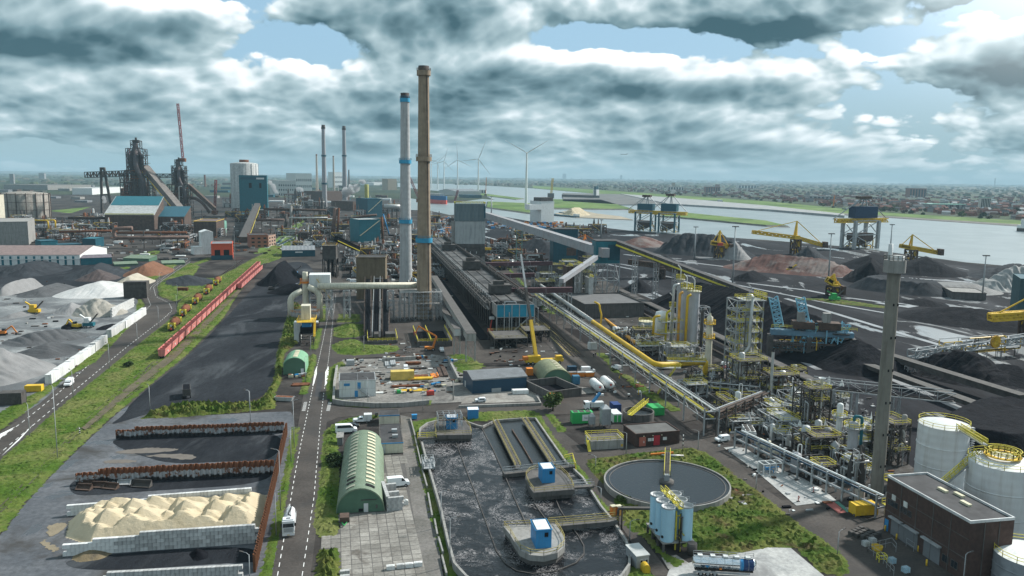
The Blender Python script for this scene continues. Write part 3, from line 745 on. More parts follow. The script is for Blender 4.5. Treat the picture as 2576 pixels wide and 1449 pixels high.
M_teald=mat('dark teal cladding',(.012,.075,.105),rough=.5,var=.15,dirt=.25,dirtcol=(.02,.04,.05),streak=True,dscale=.25)
M_navy=mat('navy cladding',(.018,.055,.095),rough=.4,var=.1,wave=.5,wscale=1.6)
M_greyroof=mat('grey sheet roof',(.17,.18,.19),rough=.5,var=.12,wave=.4,wscale=1.4,dirt=.2,dscale=.2)
M_bitumen=mat('bitumen roof',(.045,.045,.047),rough=.85,var=.3,dirt=.35,dirtcol=(.10,.10,.10),dscale=.25)
M_brick=mat('dark brick',(.070,.045,.038),rough=.9,var=.25,scale=1.2,dirt=.5,dirtcol=(.035,.028,.026),dscale=.2)
M_brickr=mat('red brick',(.26,.11,.07),rough=.9,var=.2,scale=1.0)
M_concw=mat('weathered concrete',(.27,.265,.25),rough=.9,var=.15,dirt=.55,dirtcol=(.09,.085,.08),streak=True,dscale=.18)
M_concd=mat('dark concrete',(.105,.10,.095),rough=.9,var=.2,dirt=.55,dirtcol=(.035,.034,.033),streak=True,dscale=.25)
M_greenh=mat('green corrugated sheet',(.150,.200,.140),rough=.6,var=.12,dirt=.35,dirtcol=(.12,.15,.10),dscale=.2,wave=.5,wscale=1.5,wdir='Y')
M_greend=mat('green sheet front',(.085,.165,.110),rough=.6,var=.12,dirt=.3,dirtcol=(.06,.10,.07),dscale=.4)
M_green=mat('bright green paint',(.04,.36,.10),rough=.45,var=.1)
M_ltblue=mat('pale blue plastic',(.36,.58,.70),rough=.5,var=.06,dirt=.25,dirtcol=(.25,.35,.4),streak=True,dscale=.3)
M_skylight=mat('yellowed skylight',(.52,.49,.35),rough=.6,var=.1)
M_blackhole=mat('dark interior',(.012,.012,.013),rough=.95,var=.2)
M_sand=mat('sand',(.43,.365,.255),rough=.95,var=.12,scale=.25,dirt=.35,dirtcol=(.33,.25,.14),dscale=.2,bump=.35,bscale=1.2)
M_coal=mat('coal',(.009,.010,.013),rough=.95,spec=.06,var=.4,scale=.5,bump=.8,bscale=1.0)
M_coalgrey=mat('grey fines',(.036,.041,.047),rough=.95,spec=.08,var=.3,scale=.1,dirt=.6,dirtcol=(.022,.024,.028),dscale=.06,bump=.6,bscale=.6,lo=.4,hi=.6)
M_gravelw=mat('pale limestone',(.44,.44,.43),rough=.95,var=.12,scale=.2,bump=.4,bscale=.8)
M_gravelg=mat('grey aggregate',(.20,.20,.20),rough=.95,var=.2,scale=.12,dirt=.4,dirtcol=(.11,.11,.11),dscale=.08,bump=.5,bscale=.8)
M_graveld=mat('dark aggregate',(.075,.078,.082),rough=.95,var=.25,scale=.15,bump=.6,bscale=.8,dirt=.4,dirtcol=(.04,.04,.042),dscale=.1)
M_oreb=mat('brown ore',(.16,.075,.042),rough=.95,var=.25,scale=.1,bump=.6,bscale=.7,dirt=.4,dirtcol=(.09,.045,.03),dscale=.08)
M_orer=mat('red ore',(.080,.037,.030),rough=.95,var=.3,scale=.06,bump=.6,bscale=.6,dirt=.75,dirtcol=(.15,.135,.125),dscale=.05,lo=.45,hi=.62)
M_beige=mat('beige gravel',(.34,.31,.25),rough=.95,var=.18,scale=.15,bump=.5,bscale=.7)
M_leaf=mat('shrub leaves',(.060,.095,.022),rough=.8,var=.4,scale=1.0)
M_leafd=mat('dark leaves',(.030,.055,.016),rough=.85,var=.4,scale=1.0)
M_wood=mat('bark',(.06,.045,.035),rough=.95)
M_farwall=[mat('far %s wall'%n,c,rough=.85,var=.15)for n,c in(('pale',(.50,.49,.46)),('brick',(.20,.095,.07)),('grey',(.24,.24,.24)),('buff',(.33,.27,.2)))]
M_farroof=[mat('far %s roof'%n,c,rough=.85,var=.2)for n,c in(('red',(.17,.072,.055)),('grey',(.12,.12,.125)),('brown',(.12,.075,.055)),('light',(.42,.43,.43)))]
def corners(p0,p1,back=None,d=None):
 a,b=G(p0),G(p1);w=(b-a).length;rz=atan2(b.y-a.y,b.x-a.x)
 if d is None:
  c=G(back);n=Vector((-sin(rz),cos(rz),0));d=abs((c-b).dot(n))
 return a,rz,w,d
def grid_front(p,w):
 a=G(p);return a,YAW,w
_WIN={}
def window(root,face,x,z,w,h,dim,fm=None,gm=None,bars=1,name='window',deep=.12):
 fm=fm or M_white;gm=gm or M_glass
 key=(round(w,2),round(h,2),fm.name,gm.name,bars,name)
 if key not in _WIN:
  f=MB();t=.09
  f.box(-t,-.06,-t,w+t,.02,0);f.box(-t,-.06,h,w+t,.02,h+t);f.box(-t,-.06,0,0,.02,h);f.box(w,-.06,0,w+t,.02,h)
  for k in range(1,bars+1):f.box(w*k/(bars+1)-.03,-.05,0,w*k/(bars+1)+.03,.02,h)
  g=MB();g.box(0,-.02,0,w,.01,h)
  _WIN[key]=(f.mesh(name,fm),g.mesh('pane',gm))
 W,D=dim
 pos,rz={'f':((x,-.01,z),0),'r':((W+.01,x,z),pi/2),'b':((W-x,D+.01,z),pi),'l':((-.01,D-x,z),-pi/2)}[face]
 o=obj(name,_WIN[key][0],root,pos,rz)
 obj('pane',_WIN[key][1],o)
 return o
def panel(root,face,x,z,w,h,dim,m,name='door',t=.08,label=None):
 W,D=dim
 mb=MB();mb.box(0,-t,0,w,.0,h)
 pos,rz={'f':((x,-.005,z),0),'r':((W+.005,x,z),pi/2),'b':((W-x,D+.005,z),pi),'l':((-.005,D-x,z),-pi/2)}[face]
 o=mb.build(name,m,root,pos,rz)
 if label:o['label']=label
 return o
def shell(name,label,cat,a,rz,w,d,h,wall,roof,style='flat',rise=None,group=None,over=.25,plinth=None,z0=0.0,parapet=.35,ends=None):
 r=thing(name,label,cat,(a.x,a.y,z0),rz,group)
 mb=MB()
 if style=='flat':
  mb.box(0,0,0,w,d,h);mb.build('wall',wall,r)
  f=MB();p=.22
  f.box(.0,.0,h,w,d,h+.06)
  f.cur=1
  f.box(-over,-over,h-.05,w+over,p,h+parapet);f.box(-over,d-p,h-.05,w+over,d+over,h+parapet)
  f.box(-over,p,h-.05,p,d-p,h+parapet);f.box(w-p,p,h-.05,w+over,d-p,h+parapet)
  f.build('roof',[roof,ends or wall],r)
 elif style=='gable':
  rise=rise or d*.18
  prof=[(0,0),(d,0),(d,h),(d/2,h+rise),(0,h)]
  n=len(prof);vs=[(0,y,z)for y,z in prof]+[(w,y,z)for y,z in prof]
  mb.add(vs,[tuple(range(n))[::-1],tuple(range(n,2*n))]+[(i,(i+1)%n,n+(i+1)%n,n+i)for i in range(n)])
  mb.build('wall',wall,r)
  f=MB();o=over;th=.18
  for y0,y1 in((-o,d/2),(d+o,d/2)):
   z0_=h-(rise/(d/2))*o+.03;z1_=h+rise+.03
   f.add([(-o,y0,z0_),(w+o,y0,z0_),(w+o,y1,z1_),(-o,y1,z1_),(-o,y0,z0_+th),(w+o,y0,z0_+th),(w+o,y1,z1_+th),(-o,y1,z1_+th)],[(0,3,2,1),(4,5,6,7),(0,1,5,4),(1,2,6,5),(2,3,7,6),(3,0,4,7)])
  f.build('roof',roof,r)
 elif style=='gabley':
  rise=rise or w*.18
  mb.extr([(0,0),(w,0),(w,h),(w/2,h+rise),(0,h)],0,d);mb.build('wall',wall,r)
  f=MB();o=over;th=.18
  for x0,x1 in((-o,w/2),(w+o,w/2)):
   z0_=h-(rise/(w/2))*o+.03;z1_=h+rise+.03
   f.extr([(x0,z0_),(x1,z1_),(x1,z1_+th),(x0,z0_+th)],-o,d+o)
  f.build('roof',roof,r)
 elif style=='arch':
  rise=rise or w*.28
  n=14;R0=(w*w/4+rise*rise)/(2*rise);cz=h+rise-R0;th0=math.asin(min(1,(w/2)/R0))
  if rise>w/2:th0=pi-th0
  arc=[(w/2+R0*sin(-th0+2*th0*k/n),cz+R0*cos(-th0+2*th0*k/n))for k in range(n+1)]
  mb.extr([(0,0),(w,0)]+[(x,z)for x,z in arc[::-1]],.05,d-.05);mb.build('wall',ends or wall,r)
  f=MB();f.smooth=True
  outer=[(w/2+(x-w/2)*1.012,z+.12)for x,z in arc]
  if h>.3:outer=[(-.05,0)]+outer+[(w+.05,0)]
  vs=[(x,-.15,z)for x,z in outer]+[(x,d+.15,z)for x,z in outer];m_=len(outer)
  f.add(vs,[(i,i+1,m_+i+1,m_+i)for i in range(m_-1)]);f.smooth=False
  f.add([(x,-.15,z)for x,z in outer]+[(w/2+(x-w/2)*.97,-.15,max(0,z-.3))for x,z in outer],[(i,m_+i,m_+i+1,i+1)for i in range(m_-1)])
  f.build('roof',roof,r)
  r['_arc']=[R0,cz,th0]
 elif style=='mono':
  rise=rise or d*.1
  vs=[(0,0),(d,0),(d,h+rise),(0,h)]
  v3=[(0,y,z)for y,z in vs]+[(w,y,z)for y,z in vs]
  mb.add(v3,[(3,2,1,0),(4,5,6,7),(0,1,5,4),(1,2,6,5),(2,3,7,6),(3,0,4,7)]);mb.build('wall',wall,r)
  f=MB();o=over;k=rise/d
  f.add([(x,y,h+k*y+z)for z in(.03,.2)for x,y in((-o,-o),(w+o,-o),(w+o,d+o),(-o,d+o))],[(0,3,2,1),(4,5,6,7),(0,1,5,4),(1,2,6,5),(2,3,7,6),(3,0,4,7)]);f.build('roof',roof,r)
 if plinth:
  f=MB();f.box(-.06,-.06,0,w+.06,d+.06,plinth[0]);f.build('base_band',plinth[1],r)
 return r,(w,d)
def bld(name,label,cat,p0,p1,vtop,wall,roof,back=None,d=None,**kw):
 a,rz,w,d=corners(p0,p1,back,d)
 h=HT((p0[0],vtop),a)if vtop>30 else vtop
 r,dim=shell(name,label,cat,a,rz,w,d,max(h,.8),wall,roof,**kw)
 return r,(w,d,max(h,.8))
def lettering(body,size,m,parent,loc,rot,name='lettering'):
 c=bpy.data.curves.new(name,'FONT');c.body=body;c.size=size;c.extrude=.01;c.align_x='CENTER';t_=bpy.data.objects.new(name,c);me=bpy.data.meshes.new_from_object(t_);me.materials.clear();me.materials.append(m);bpy.data.objects.remove(t_)
 o=bpy.data.objects.new(name,me);COL.objects.link(o);o.parent=parent;o.location=loc;o.rotation_euler=rot;return o
def _wheel():
 t=MB();
 t.smooth=True
 t.add([(0.34*cos(2*pi*k/14),y,.34*sin(2*pi*k/14))for y in(-.11,.11)for k in range(14)],[(k,(k+1)%14,14+(k+1)%14,14+k)for k in range(14)])
 t.smooth=False
 t.add([(0.34*cos(2*pi*k/14),y,.34*sin(2*pi*k/14))for y in(-.11,.11)for k in range(14)],[tuple(range(14)),tuple(range(14,28))[::-1]])
 h=MB();h.add([(0.19*cos(2*pi*k/10),y,.19*sin(2*pi*k/10))for y in(-.125,.125)for k in range(10)],[tuple(range(10)),tuple(range(10,20))[::-1]])
 return t.mesh('tyre',M_black),h.mesh('rim',M_steel)
TYRE,RIM=_wheel()
def wheel(root,x,y,r=.34,name='wheel'):
 o=obj(name,TYRE,root,(x,y,r));o.scale=(r/.34,)*3
 obj('rim',RIM,o);return o
BODY={'car':([(-2.05,.35),(2.05,.35),(2.1,.75),(1.95,.95),(1.0,1.02),(.35,1.45),(-1.2,1.48),(-1.95,1.05),(-2.1,.8)],1.76,(1.25,-1.3)),'hatch':([(-1.85,.33),(1.85,.33),(1.92,.72),(1.75,.95),(.95,1.05),(.25,1.5),(-1.45,1.5),(-1.85,1.1),(-1.92,.7)],1.72,(1.2,-1.2)),'smallvan':([(-2.1,.35),(2.1,.35),(2.2,.8),(2.0,1.05),(1.2,1.15),(.55,1.8),(-2.1,1.82),(-2.2,1.0)],1.8,(1.35,-1.3)),'van':([(-2.7,.4),(2.7,.4),(2.8,.9),(2.6,1.2),(1.85,1.32),(1.15,2.2),(.6,2.4),(-2.7,2.45),(-2.75,.9)],2.0,(1.75,-1.75)),'longvan':([(-3.1,.4),(3.1,.4),(3.2,.95),(3.0,1.25),(2.25,1.4),(1.5,2.3),(1.0,2.55),(-3.1,2.6),(-3.15,.9)],2.05,(2.0,-2.1)),'pickup':([(-2.6,.45),(2.6,.45),(2.65,.95),(2.4,1.15),(1.2,1.2),(.55,1.75),(-.45,1.78),(-.75,1.15),(-2.6,1.1)],1.85,(1.7,-1.6)),}
def vehicle(kind,label,cat,loc,rz,paint,group=None,name=None,simple=False):
 prof,w,(xf,xr)=BODY[kind]
 r=thing(name or{'car':'parked_car','hatch':'hatchback','smallvan':'small_van','van':'van','longvan':'minibus','pickup':'pickup_truck'}[kind],label,cat,loc,rz,group)
 b=MB();zr=max(z for _,z in prof)
 n=len(prof);vs=[]
 for s in(-1,1):
  for x,z in prof:
   k=1.0-.16*max(0,(z-1.0))/(zr-.9)
   vs.append((x,s*w/2*k,z))
 b.add(vs,[tuple(range(n)),tuple(range(n,2*n))[::-1]]+[(i,n+i,n+(i+1)%n,(i+1)%n)for i in range(n)])
 b.build('body',paint,r)
 iw=max((i for i in range(n)if prof[i][1]>.9 and prof[(i+1)%n][1]>prof[i][1]+.2 and prof[i][0]>.2),key=lambda i:prof[(i+1)%n][1]-prof[i][1])
 (x0,z0),(x1,z1)=prof[iw],prof[(iw+1)%n]
 g=MB();e=.02;k0=.44;k1=.40
 nx,nz=(z1-z0),-(x1-x0);L=hypot(nx,nz);nx,nz=nx/L*e,nz/L*e
 g.quad((x0+nx-.05,-w*k0,z0+.05+nz),(x0+nx-.05,w*k0,z0+.05+nz),(x1+nx,w*k1,z1-.06+nz),(x1+nx,-w*k1,z1-.06+nz))
 g.build('windscreen',M_glass,r)
 zt=zr-.16;zb=zr-.62 if zr<2 else zr-.95
 rear={'car':-1.3,'hatch':-1.3,'smallvan':.15,'van':.7,'longvan':-2.6,'pickup':-.45}[kind]
 for s in(-1,1):
  q=MB();yb=w/2*(1-.16*max(0,zb-1)/(zr-.9))+.02;yt=w/2*(1-.16*max(0,zt-1)/(zr-.9))+.02
  q.quad((x0-.1,s*yb,zb),(rear,s*yb,zb),(rear+.1,s*yt,zt),(x1-.12,s*yt,zt))
  q.build('side_window',M_glass,r)
 for x in(xf,xr):
  for s in(-1,1):wheel(r,x,s*(w/2-.1),.33 if zr<2 else .37)
 if not simple:
  xm=max(x for x,_ in prof);xn=min(x for x,_ in prof)
  for s in(-1,1):
   h=MB();h.box(xm-.12,s*w*.40-.14,.72,xm+.015,s*w*.40+.14,.9);h.build('headlight',M_skylight,r)
   h=MB();h.box(xn-.015,s*w*.42-.08,.8,xn+.1,s*w*.42+.08,1.1);h.build('tail_light',M_red,r)
  q=MB();q.box(xm-.06,-w*.48,.36,xm+.05,w*.48,.55);q.build('bumper',M_steeld,r)
 return r
def heading(p,q):
 a,b=G(p),G(q);return atan2(b.y-a.y,b.x-a.x)
def lamp_post(base,vtop,label,arm=(1,0),group='lamp posts along the access road',arms=1,m=None,h=None):
 p=G(base);h=h or HT((base[0],vtop),p)
 r=thing('lamp_post',label,'lamp post',(p.x,p.y,0),0,group)
 mb=MB();mb.tube([(0,0,0),(0,0,h)],[.13,.07],8);mb.build('pole',m or M_steel,r)
 for s in([1]if arms==1 else[1,-1]):
  ax,ay=arm[0]*s,arm[1]*s
  q=MB();q.tube([(0,0,h-.1),(ax*.6,ay*.6,h+.25),(ax*1.5,ay*1.5,h+.3)],.05,6);q.build('arm',m or M_steel,r)
  q=MB();q.beam((ax*1.4,ay*1.4,h+.32),(ax*2.2,ay*2.2,h+.34),.3,.14);q.build('lamp_head',M_steeld,r)
 return r
def mast(base,vtop,label,group='floodlight masts over the stockyard',red=0.0):
 p=G(base);h=HT((base[0],vtop),p)
 r=thing('floodlight_mast',label,'light mast',(p.x,p.y,0),0,group)
 k=max(.16,p.y*.0007)
 mb=MB();mb.tube([(0,0,0),(0,0,h)],[k*1.6,k*.8],8);mb.build('pole',M_steel,r)
 q=MB();q.box(-2.3,-.5,h,2.3,.5,h+.4)
 for x in(-2,-1,0,1,2):q.box(x-.3,-.8,h-.35,x+.3,-.3,h)
 q.build('lamp_head',M_steeld,r)
 if red:
  q=MB();q.cyl(0,0,0,red,k*2.6,8);q.build('base',M_red,r)
 return r
def post(base,h,label,m,name='bollard',cat='bollard',r=.12,band=None,group=None):
 p=G(base);o=thing(name,label,cat,(p.x,p.y,0),0,group)
 mb=MB();mb.cyl(0,0,0,h,r,8);mb.build('post',m,o)
 if band:
  for k in range(3):
   q=MB();q.cyl(0,0,h*(.2+.28*k),h*(.34+.28*k),r*1.15,8);q.build('band',band,o)
 return o
def bend(pts,r,n=5):
 pts=[Vector(p)for p in pts];out=[pts[0]]
 for i in range(1,len(pts)-1):
  a,b,c=pts[i-1],pts[i],pts[i+1]
  k=min(r,(a-b).length*.45,(c-b).length*.45)
  p,q=b+(a-b).normalized()*k,b+(c-b).normalized()*k
  for j in range(n+1):
   t_=j/n;out.append(p*(1-t_)**2+b*2*t_*(1-t_)+q*t_**2)
 out.append(pts[-1]);return out
def pipe(mb,pts,r,n=10,R=None):
 return mb.tube(bend(pts,R or r*3),r,n)
def tank(label,base,rpx,vtop,m,roofm=None,rail=True,dome=.12,name='storage_tank',group=None,rings=2,cat='tank',r=None,h=None,stair=False,n=32,railm=None,z0=0):
 p=G(base);r=r or rpx*p.y/FPX;h=h or HT((base[0],vtop),p)
 o=thing(name,label,cat,(p.x,p.y,z0),YAW,group)
 mb=MB();mb.lathe([(r,0),(r,h)],n);mb.build('shell',m,o)
 mb=MB();mb.lathe([(r+.05,h),(r*.75,h+r*dome*.55),(r*.35,h+r*dome*.9),(.01,h+r*dome)],n);mb.build('roof',roofm or m,o)
 for k in range(rings):
  z=h*(k+1)/(rings+1);q=MB();q.lathe([(r+.02,z-.12),(r+.12,z-.1),(r+.12,z+.1),(r+.02,z+.12)],n);q.build('band',m,o)
 if rail:
  q=MB();q.ring_rail(0,0,h,r,1.2,max(14,int(r*2.2)),.09);q.build('handrail',railm or M_rail_y,o)
 if stair:
  q=MB();N=34
  for k in range(N):
   a=-2.4+2.0*k/N;z=h*k/N
   q.box((r+.5)*cos(a)-.45,(r+.5)*sin(a)-.45,z,(r+.5)*cos(a)+.45,(r+.5)*sin(a)+.45,z+.12)
  q.build('spiral_stair',M_steel,o)
 return o,r,h
def chimney(label,base,vtop,r0px,r1px,m,bands=(),group=None,name='chimney',topm=None,topk=.035,foot=None,n=28,yaw=0):
 p=G(base);h=HT((base[0],vtop),p);s=p.y/FPX;r0,r1=r0px*s,r1px*s
 o=thing(name,label,'chimney',(p.x,p.y,0),yaw,group)
 zt=h*(1-topk)
 mb=MB();mb.lathe([(r0,0),(r0+(r1-r0)*.6,h*.5),(r1+(r1-r0)*-.02,zt)],n);mb.build('shaft',m,o)
 q=MB();q.lathe([(r1,zt),(r1*1.02,h),(r1*.8,h),(r1*.75,h-3*r1)],n);q.build('rim',topm or m,o)
 for v,bm,k,bh in bands:
  z=HT((base[0],v),p);rr=r0+(r1-r0)*(z/h)
  q=MB();q.lathe([(rr*.99,z-bh/2),(rr*k,z-bh/2),(rr*k,z+bh/2),(rr*.99,z+bh/2)],n,smooth=False);q.build('platform',bm,o)
  q=MB();q.ring_rail(0,0,z+bh/2,rr*k,1.2,16,.12);q.build('handrail',bm,o)
 return o,r0,r1,h
def column(o,x,y,z0,z1,r,m,n=16,decks=(),dm=None,head=True,name='column',railm=None):
 mb=MB();prof=[(r,z0),(r,z1)]
 if head:prof+=[(r*.85,z1+r*.35),(r*.45,z1+r*.6),(.02,z1+r*.68)]
 mb.lathe(prof,n,x,y);c=mb.build(name,m,o)
 for z in decks:
  q=MB();q.lathe([(r,z-.1),(r+1.2,z-.1),(r+1.2,z+.1),(r,z+.1)],n,x,y,smooth=False)
  q.build('deck',dm or M_steel,o)
  q=MB();q.ring_rail(x,y,z+.1,r+1.15,1.2,12,.1);q.build('handrail',railm or M_rail_y,o)
 return c
def deck(o,x0,y0,x1,y1,z,m=None,rail=True,railm=None,name='deck'):
 mb=MB();mb.box(x0,y0,z-.12,x1,y1,z+.05);mb.build(name,m or M_steel,o)
 if rail:
  q=MB();q.rail([(x0,y0,z),(x1,y0,z),(x1,y1,z),(x0,y1,z)],1.2,2.2,.1,True);q.build('handrail',railm or M_rail_y,o)
def pipe_cluster(o,x0,y0,x1,y1,z0,z1,n,seed,mats_,rmax=.35):
 R=random.Random(seed);by={}
 for k in range(n):
  m=R.choice(mats_);mb=by.setdefault(m.name,(MB(),m))[0]
  r=R.uniform(.10,rmax)
  p=Vector((R.uniform(x0,x1),R.uniform(y0,y1),z0 if R.random()<.6 else R.uniform(z0,z1)))
  pts=[p.copy()];ax=2
  for j in range(R.randint(2,4)):
   p=p.copy()
   if ax==2:p.z=R.uniform(z0+(z1-z0)*.15,z1);ax=R.choice((0,1))
   elif ax==0:p.x=R.uniform(x0,x1);ax=R.choice((1,2))
   else:p.y=R.uniform(y0,y1);ax=R.choice((0,2))
   if(p-pts[-1]).length>.5:pts.append(p)
  if len(pts)>1:mb.tube(bend(pts,r*2.5,3),r,6,False)
 for mb,m in by.values():
  mb.build('pipework',m,o)
def unit(label,p,w,d,h,seed,m,levels=3,nx=2,ny=2,pipes=26,vessels=4,group=None,name='process_unit',pm=None,vm=None,yaw=None,railm=None,decks=True,cat='plant unit',r=.35,exch=0):
 R=random.Random(seed);a=G(p)
 o=thing(name,label,cat,(a.x,a.y,0),YAW if yaw is None else yaw,group)
 mb=MB();mb.frame(0,0,w,d,0,h,nx,ny,levels,r,True,r*.5);mb.build('frame',m,o)
 if decks:
  for k in range(1,levels+1):
   if R.random()<.85:
    x0=R.uniform(0,w*.25);x1=w-R.uniform(0,w*.25)
    deck(o,x0,-.6,x1,d*R.uniform(.4,1),h*k/levels,m,True,railm)
 vm=vm or[M_pipe,M_steel,M_concw]
 for k in range(vessels):
  vr=R.uniform(.06,.14)*min(w,d)+.3;x=R.uniform(vr,w-vr);y=R.uniform(vr,d-vr);z0=R.choice((0,h*.3,h*.5))
  z1=min(h*1.15,z0+R.uniform(.35,.8)*h)
  mb=MB();mm=R.choice(vm)
  mb.lathe([(vr,z0),(vr,z1),(vr*.7,z1+vr*.4),(.02,z1+vr*.55)],12,x,y);mb.build('vessel',mm,o)
 for k in range(exch):
  z=h*R.choice((.2,.5,.8));x=R.uniform(0,w*.5);y=R.uniform(0,d);rr=R.uniform(.5,.9)
  mb=MB();mb.tube([(x,y,z),(x+w*.45,y,z)],rr,12);mb.build('heat_exchanger',R.choice(vm),o)
 pipe_cluster(o,-.5,-.5,w+.5,d+.5,0,h*1.02,pipes,seed+5,pm or[M_pipe,M_steel,M_steeld])
 return o
def gallery(label,a,b,w,h,wall,roofm=None,legs=(),legm=None,name='conveyor_gallery',group=None,open_=False,edge=None,cat='conveyor',lw=None):
 a=Vector(a);b=Vector(b);d=b-a;L=d.length
 o=thing(name,label,cat,(a.x,a.y,0),0,group)
 def W(v):return Vector((v.x-a.x,v.y-a.y,v.z))
 dn=d.normalized();x=dn.cross(Vector((0,0,1))).normalized()*w/2;up=Vector((0,0,h))
 if open_:
  mb=MB();n=max(3,int(L/(h*1.6)))
  for s in(-1,1):
   p,q=W(a)+x*s,W(b)+x*s
   mb.beam(p,q,.3,.35);mb.beam(p+up,q+up,.25,.25)
   for i in range(n):
    f0,f1=i/n,(i+1)/n
    mb.beam(p+(q-p)*f0,p+(q-p)*f0+up,.16);
    e0,e1=(f0,f1)if i%2 else(f1,f0)
    mb.beam(p+(q-p)*e0,p+(q-p)*e1+up,.14)
  mb.build('side_truss',wall,o)
  mb=MB();mb.beam(W(a)+up*.25,W(b)+up*.25,w*.62,.25);mb.build('belt',M_coal,o)
  mb=MB();mb.beam(W(a),W(b),w,.15);mb.build('walkway',M_steeld,o)
 else:
  mb=MB();mb.beam(W(a)+up*.5,W(b)+up*.5,w,h);mb.build('gallery_wall',wall,o)
  mb=MB();mb.beam(W(a)+up*1.02,W(b)+up*1.02,w+.3,.15);mb.build('roof',roofm or wall,o)
  nj=int(L/12)
  mb=MB()
  for i in range(1,nj):
   c=W(a)+d*(i/nj)+up*.5;mb.beam(c-dn*.07,c+dn*.07,w+.08,h+.06)
  if nj>1:mb.build('panel_joint',legm or M_steeld,o)
 if edge:
  mb=MB()
  for s in(-1,1):mb.beam(W(a)+x*s*1.06+up*edge[1],W(b)+x*s*1.06+up*edge[1],.25,edge[2])
  mb.build('side_strip',edge[0],o)
 for f in legs:
  c=W(a)+d*f
  if c.z<2:continue
  mb=MB();lw_=lw or w
  mb2=x.normalized();n=max(1,int(c.z/6));e=.9
  q=[c+mb2*lw_*.5*sx+Vector((dn.x,dn.y,0)).normalized()*e*sy for sx,sy in((-1,-1),(1,-1),(1,1),(-1,1))]
  r_=.28
  for p in q:mb.beam((p.x,p.y,0),p,r_)
  for i in range(n):
   z0,z1=c.z*i/n,c.z*(i+1)/n
   for k in range(4):
    p0,p1=q[k],q[(k+1)%4]
    if i%2:p0,p1=p1,p0
    mb.beam((p0.x,p0.y,z0),(p1.x,p1.y,z1),.15);mb.beam((p0.x,p0.y,z1),(p1.x,p1.y,z1),.15)
  mb.build('trestle',legm or M_steel,o)
 return o
def leaf_cloud(mb,cx,cy,cz,rx,ry,rz,n,size,seed):
 R=random.Random(seed)
 for _ in range(n):
  while True:
   x,y,z=R.uniform(-1,1),R.uniform(-1,1),R.uniform(-1,1)
   q=x*x+y*y+z*z
   if .25<q<1:break
  c=Vector((cx+x*rx,cy+y*ry,cz+z*rz))
  u=Vector((R.gauss(0,1),R.gauss(0,1),R.gauss(0,.6))).normalized();v=u.cross(Vector((R.gauss(0,1),R.gauss(0,1),R.gauss(0,1)))).normalized()
  s=size*R.uniform(.6,1.3)
  mb.add([tuple(c-u*s),tuple(c-v*s*.6),tuple(c+u*s),tuple(c+v*s*.6)],[(0,1,2,3)])
def bush_mesh(seed,n=220,size=.22,m=None):
 mb=MB();R=random.Random(seed)
 for k in range(5):
  leaf_cloud(mb,R.uniform(-.5,.5),R.uniform(-.5,.5),R.uniform(.4,.8),.55,.55,.45,n//5,size,seed*7+k)
 return mb.mesh('crown',m or M_leaf)
def tree_meshes(seed,m,n=260):
 mb=MB();R=random.Random(seed)
 for k in range(9):
  a=R.uniform(0,2*pi);rr=R.uniform(0,.55)
  leaf_cloud(mb,rr*cos(a),rr*sin(a),R.uniform(.75,1.5),.42,.42,.34,n//9,.13,seed*13+k)
 c=mb.mesh('crown',m)
 t=MB();t.tube([(0,0,0),(.02,0,.5),(0,.03,1.1)],[.07,.05,.02],6)
 for k in range(4):
  a=k*1.6;t.tube([(0,0,.5),(.35*cos(a),.35*sin(a),1.0)],[.035,.012],5)
 return c,t.mesh('trunk',M_wood)
M_pile=mat('rusty sheet pile',(.17,.070,.034),rough=.95,var=.4,scale=.9,dirt=.45,dirtcol=(.05,.03,.024),streak=True,dscale=.3)
M_pilew=mat('limewashed sheet pile',(.17,.070,.036),rough=.95,var=.4,scale=.6)
t=NT(M_pilew.node_tree);co=t.new('ShaderNodeNewGeometry').outputs['Position'];px_,py_,pz_=t.sep(co);b_=t.n['Principled BSDF']
lk=b_.inputs['Base Color'].links[0].from_socket
n_=t.noise(t.vec(px_,py_,t.m('MULTIPLY',pz_,.35)),1.3,5.0,.65);lim=t.m('MULTIPLY',t.ss(t.m('SUBTRACT',t.m('ADD',2.1,t.m('MULTIPLY',n_,1.6)),pz_),.6,.75),t.ss(t.noise(co,.9,4.0,.6),.38,.5))
c_=t.mix(lim,lk,(.40,.41,.42));c_=t.mix(t.ss(t.m('SUBTRACT',t.m('MULTIPLY',t.noise(co,.25,5.0,.6),3.2),pz_),.5,.9),c_,(.03,.03,.032));t.put(b_.inputs['Base Color'],c_)
def sheet_wall(label,pa,pb,h,m,flip=1):
 a,b=G(pa),G(pb);L=(b-a).length;rz=atan2(b.y-a.y,b.x-a.x)
 r=thing('sheet_pile_wall',label,'wall',(a.x,a.y,0),rz)
 w=1.3;n=int(L/w)
 pr=[(0,0),(.25,0),(.42,.42),(.9,.42),(1.07,0),(1.3,0),(1.3,.12),(1.12,.12),(.95,.54),(.37,.54),(.2,.12),(0,.12)]
 me=MB().prism([(x,y*flip)for x,y in(pr if flip>0 else pr[::-1])],0,h).mesh('sheet_pile',m)
 for k in range(n):
  obj('sheet_pile',me,r,(k*w+.01*(k%2),RND.uniform(-.03,.03),RND.uniform(-.25,.0)-(h*.22 if k<4 and m is M_pilew else 0)))
 return r
sheet_wall('rusty sheet pile wall with white stains along the back of the empty coal bay',E(0,1015,250),E(1,270,195),3.5,M_pilew)
sheet_wall('rusty sheet pile wall with white stains behind the loader buckets',E(0,665,650),E(1,175,560),3.9,M_pilew)
sheet_wall('long rusty sheet pile wall beside the main road',E(1,0,1420),E(1,278,195),3.6,M_pile)
for k,y in enumerate((330,560,800,1040,1280)):
 x=255-(y-330)*.235
